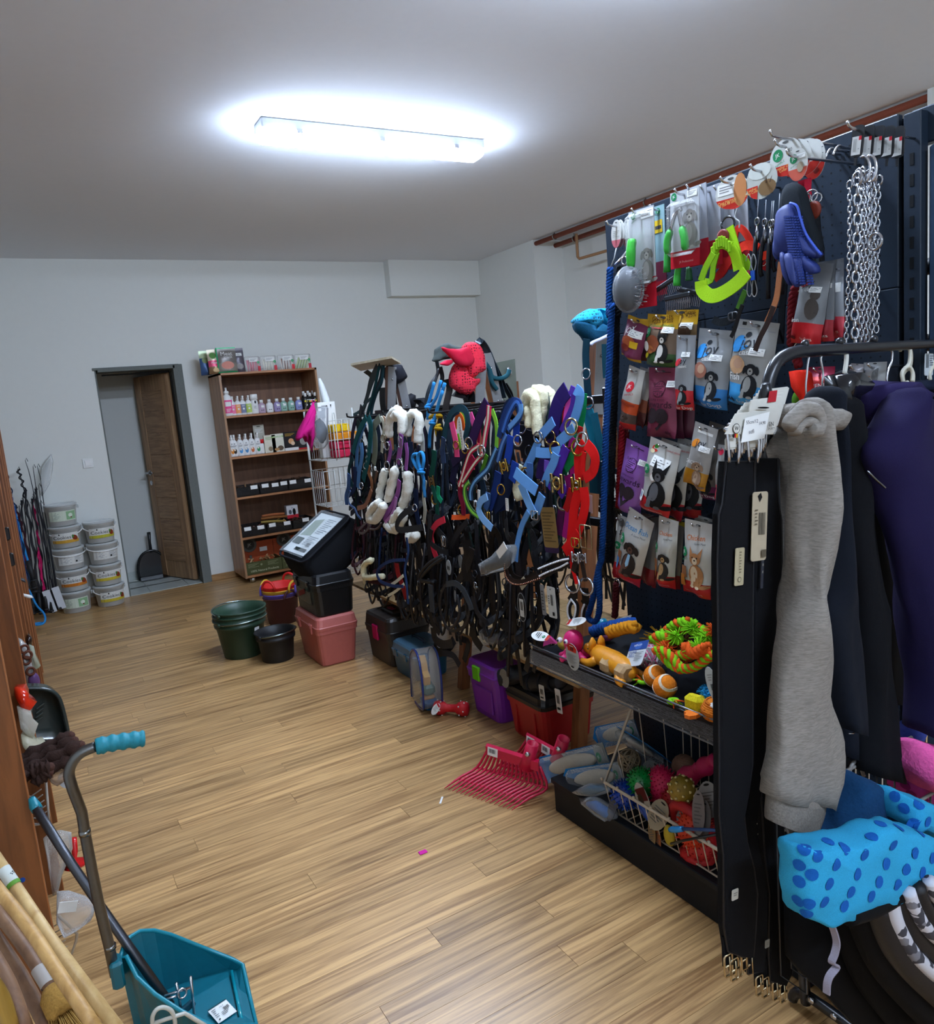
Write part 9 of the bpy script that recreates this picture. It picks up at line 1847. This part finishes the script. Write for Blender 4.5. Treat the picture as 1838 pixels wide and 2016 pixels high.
for lab,pts in (('white wire basket clipped to the left shelving low down',qY(2500,'-108 505 -92 497 -101 370')),('brown wire basket corner at the foot of the near upright',qY(2300,'-115 194 -97 157 -76 114 -81 96 -102 52'))):
 t = thing('wire_basket',lab,'basket',tuple(V(pts[-1]))); br = wm2 if 'brown' in lab else Mpl('#c8c4ba')
 P3 = [V(p) for p in pts]; part('rim',MB().tube(P3 + [P3[-1] + V((-.14,.05,0))],.004,6),br,t,w=1)
 for k in range(6):
  f = k / 6; o = P3[0].lerp(P3[-1],.2 + .8 * f); part('wire',MB().tube([o,o + V((-.03,.04,-.03)),o + V((-.14,.12,-.02))],.002,4),br,t,w=1)
lpack('clear bag of pale treats hanging by the near upright',qY(2320,'-120 418 -103 425 -71 425 -45 409 -56 354 -83 295 -106 242 -120 240 -116 361'),.03,clear('#dcd8d0',.3))
_t = lpack('glossy red plastic bag hanging behind the clear bags',qY(2400,'-85 261 -59 283 -53 353 -38 349 -40 321 -53 275 -26 267 -27 256 -49 253 -64 249'),.02,Mgl('#c01a1c'),nm='red_hanging_bag',cat='spout',amp=.003)  # a red hanging bag; its neck tube is added to reach the shelving
part('neck',MB().tube([V((-.066,2.4,.285)),V((-.112,2.6,(-.066,2.4,.285)[2]))],.008,6),Mgl('#c01a1c'),_t,w=1)
t = lpack('crumpled clear bag with white label at the near shelf',qY(2280,'-109 262 -77 253 -38 223 -21 193 -32 162 -65 141 -113 132 -116 182'),.03,clear('#e0e0e0',.28))
part('white_label', MB().box((-.084,2.23,.243), (.045, .002, .03), R=Ry(.3)), PAPER, t, w=1)
# ---------------- lobby dustpan and brooms in the near left corner ----------------
tl = M('#0a6474', 'plastic', .4)
R3 = [V(p) for p in ((.013,1.97,.205),(.028,2,.218),(.045,2.03,.217),(.071,2.05,.21),(.105,2.06,.19),(.144,2.06,.159),(.212,2.05,.097),(.285,2.03,.037),(.304,2,.03),(.294,1.9,.015),(.283,1.79,.012),(.183,1.76,.085),(.121,1.8,.131),(.075,1.86,.157),(.043,1.91,.187),(.03,1.95,.222))]
bc_ = V((.14,1.93,0)); base = [V((bc_.x + (p.x - bc_.x) * .92,bc_.y + (p.y - bc_.y) * .8 + .03,.006 + (.0 if i < 8 or i > 11 else .004))) for i,p in enumerate(R3)]
R3 = [V((p.x, p.y, max(p.z, .014))) for p in R3]
t = thing('lobby_dustpan','teal long handled lobby dustpan standing in the near left corner','dustpan',(.13,1.9,0))
ins = lambda P_,k,dz: [V((bc_.x + (p.x - bc_.x) * k,bc_.y + (p.y - bc_.y) * k,p.z + dz)) for p in P_]
part('pan',MB().loft([ins(base,1.02,-.003),ins(R3,1.0,0),ins(R3,.97,0),ins(base,.97,.004)],sm=False),tl,t,w=1)
part('rim_bead',MB().tube(ins(R3,1,0),.0055,7,closed=True),M('#0c7888','plastic',.35),t,w=1)
part('mouth_ridge', MB().tube(qZ(20,'274 2008 263 1901 253 1801'), .005, 6), Mgl('#0e8494'), t, w=1)
q = frame((.22,1.883,.018),(.95,.35,0),(-.3,.9,.0)); q = Tr((.22,1.88,.02)) @ Rz(.25) @ Rx(-PI / 2 + .02)
part('barcode_label', MB().box((0, 0, 0), (.05, .001, .06), T=q), PAPER, t, w=1)
pr = Print(.05,.06,lambda u,v: -.0008); pr.rect(-.5,.0,.5,.06,Mpa('#16383e')).text('12.7',.1,.25,.14,Mpa('#77777a')).bars(.1,.36,.4,.55,K_,6).lines(-.42,.2,-.2,.8,Mpa('#77777a'),5).lines(-.1,.6,.3,.85,K_,3).ell(-.35,.9,.05,None,K_)
pr.mb.v = [tuple(q @ V((x,y,z + .03))) for x,y,z in pr.mb.v]; pr.mb.shift(t.location); pr.make(t)
ps = M('#6a6a68', 'metal', .38)
part('pole',MB().tube(qY(1950,'-1 186 -3 265 -9 380 -11 472 -12 573 -11 621') + smooth(qY(1930,'-21 695 -23 730 -13 755 8 773 41 779'),4),.0125,10),ps,t,w=1)
part('hinge_yoke',MB().box(tuple(V((.004,1.95,.193))),(.03,.05,.07),ch=.006),Mpl('#0c5a66'),t,w=1)
part('grip',MB().tube([p for p in smooth(qY(1920,'40 782 64 781 91 778 119 774 145 770'),5)],[.0175,.0195] + [.019 + .0022 * math.sin(i * 1.5) for i in range(17)] + [.0205,.018],12),Mru('#0c7a8a'),t,w=1)
part('pole_joint',MB().tube(qY(1950,'-1 258 -1 268'),.0138,10).tube(qY(1950,'-12 564 -12 577'),.0138,10),Mme('#8a8a88'),t,w=1)
t = thing('long_rake','grey poled scoop rake crossing the dustpan with teal tip','rake',tuple(V((.107,1.9,.081))))
part('pole',MB().tube(q3('-113 2200 556 -54 2120 415 -7 2050 317 31 2000 237 107 1900 80'),.0115,10),M('#55565a','metal',.4),t,w=1)
part('tip_cap',MB().tube(q3('-119 2210 583 -115 2210 560 -110 2200 550'),[.008,.014,.014],10),Mpl('#0c7a8a'),t,w=1)
for a in (qY(1900,'127 134 128 54'),qY(1880,'160 149 154 43'),qY(1900,'95 114 159 105'),qY(1890,'96 110 130 105')): part('wire_tine',MB().tube(a,.0035,6),STEEL,t,w=1)
part('wire_loop', MB().torus((.135,1.89,.107), .011, .003, ax=(.2, -1, .3)), STEEL, t, w=1)
part('head_block',MB().box((.138,1.9,.055),(.05,.012,.02),R=Ry(-.4),ch=.003),Mpl('#1c4a58'),t,w=1)
bw = wood('#d0b078', '#b08c54', (25, 25, 3), .5); bw2 = wood('#8a6648', '#6a4a34', (25, 25, 3), .55)
for lab,P_,r,m in (('pale broomstick with printed paper band leaning at the front',q3('-155 1550 775 -87 1420 659 -4 1280 531'),.0105,bw),('grained wooden broomstick second from the right',q3('-161 1500 754 -114 1420 693 -81 1350 640 -38 1260 575'),.0105,wood('#c49a5c','#9a7038',(30,30,3),.5)),('brown broomstick with straw brush in the near corner',q3('-181 1620 649 -128 1500 599 -100 1430 559'),.0105,bw2),('dark brown broomstick third from the right',q3('-190 1600 617 -145 1500 559 -115 1420 501'),.0125,bw2),('thick brown broomstick near the left frame edge',q3('-184 1500 634 -160 1450 587 -144 1400 526'),.013,bw2),('yellow broomstick at the lowest left corner',qY(1400,'-180 644 -168 599 -163 537'),.013,wood('#b08a3c','#8a6a28',(25,25,3),.5))):
 t = thing('broomstick',lab,'broom',tuple(V(P_[-1]))); part('stick',MB().tube(P_ if 'printed' in lab else smooth(P_,3),r,12),m,t,w=1)
 a, b = V(P_[0]), V(P_[1]); d = (b - a).normalized()
 if 'printed' in lab:
  A_, B_ = a.lerp(b, .17), a.lerp(b, .36); dd = (B_ - A_).normalized()
  part('paper_band',MB().tube([A_,B_],r * 1.06,12,cap=False),Mpa('#c0c4bc'),t,w=1); part('green_edge',MB().tube([B_ - dd * .004,B_ + dd * .004],r * 1.09,12,cap=False),Mpa('#5a8a30'),t,w=1)
  qf = frame(A_.lerp(B_,.3) + V((.004,-r * 1.06,.002)),V((.75,0,.5)),(-.5,0,.75)); pr = Print(.03,.03,lambda u,v: 0); pr.text('mast',0,.0,.36,K_); pr.ell(.2,.8,.16,None,Mpa('#1c3f8a')); pr.ell(-.2,1.0,.14,None,Mpa('#8a2a1c'))
  pr.mb.v = [tuple(qf @ V(p)) for p in pr.mb.v]; pr.mb.shift(t.location); pr.make(t)
 if 'straw' in lab:
  e = V(P_[-1]); d = (e - V(P_[-2])).normalized(); part('white_label',MB().tube([e - d * .05,e - d * .012],r * 1.15,12,cap=False),Mpa('#b0a8a0'),t,w=1)
  part('binding',MB().lathe([(.014,-.005),(.024,.01),(.026,.035),(.022,.05)],0,14,aim(e,e + d)),Mkn('#a07a3c'),t,w=1)
  mb = MB(); rr = random.Random(9)
  for k in range(90):
   a_ = rr.uniform(0,2 * PI); s_ = rr.uniform(0,1); x = (V((math.cos(a_),math.sin(a_),0)) * s_); mb.tube([e + d * .03 + x * .02,e + d * .1 + x * .045,e + d * .2 + x * .075],[.0016,.0014,.0008],3)
  part('straw', mb, Mma('#b08a48'), t, w=1, kind='stuff')
t = thing('wire_basket','white wire frame with looped corner in front of the dustpan','wire frame',tuple(V((.118,1.6,.273)))); wf = Mpl('#b8b6aa')
part('loop',MB().tube(smooth(qY(1600,'50 282 53 301 63 312 76 310 89 295 93 272 91 252'),4),.0045,7),wf,t,w=1)
part('rim',MB().tube(qY(1600,'47 285 75 282 114 276 120 268 132 251 158 216'),.0042,7),wf,t,w=1)
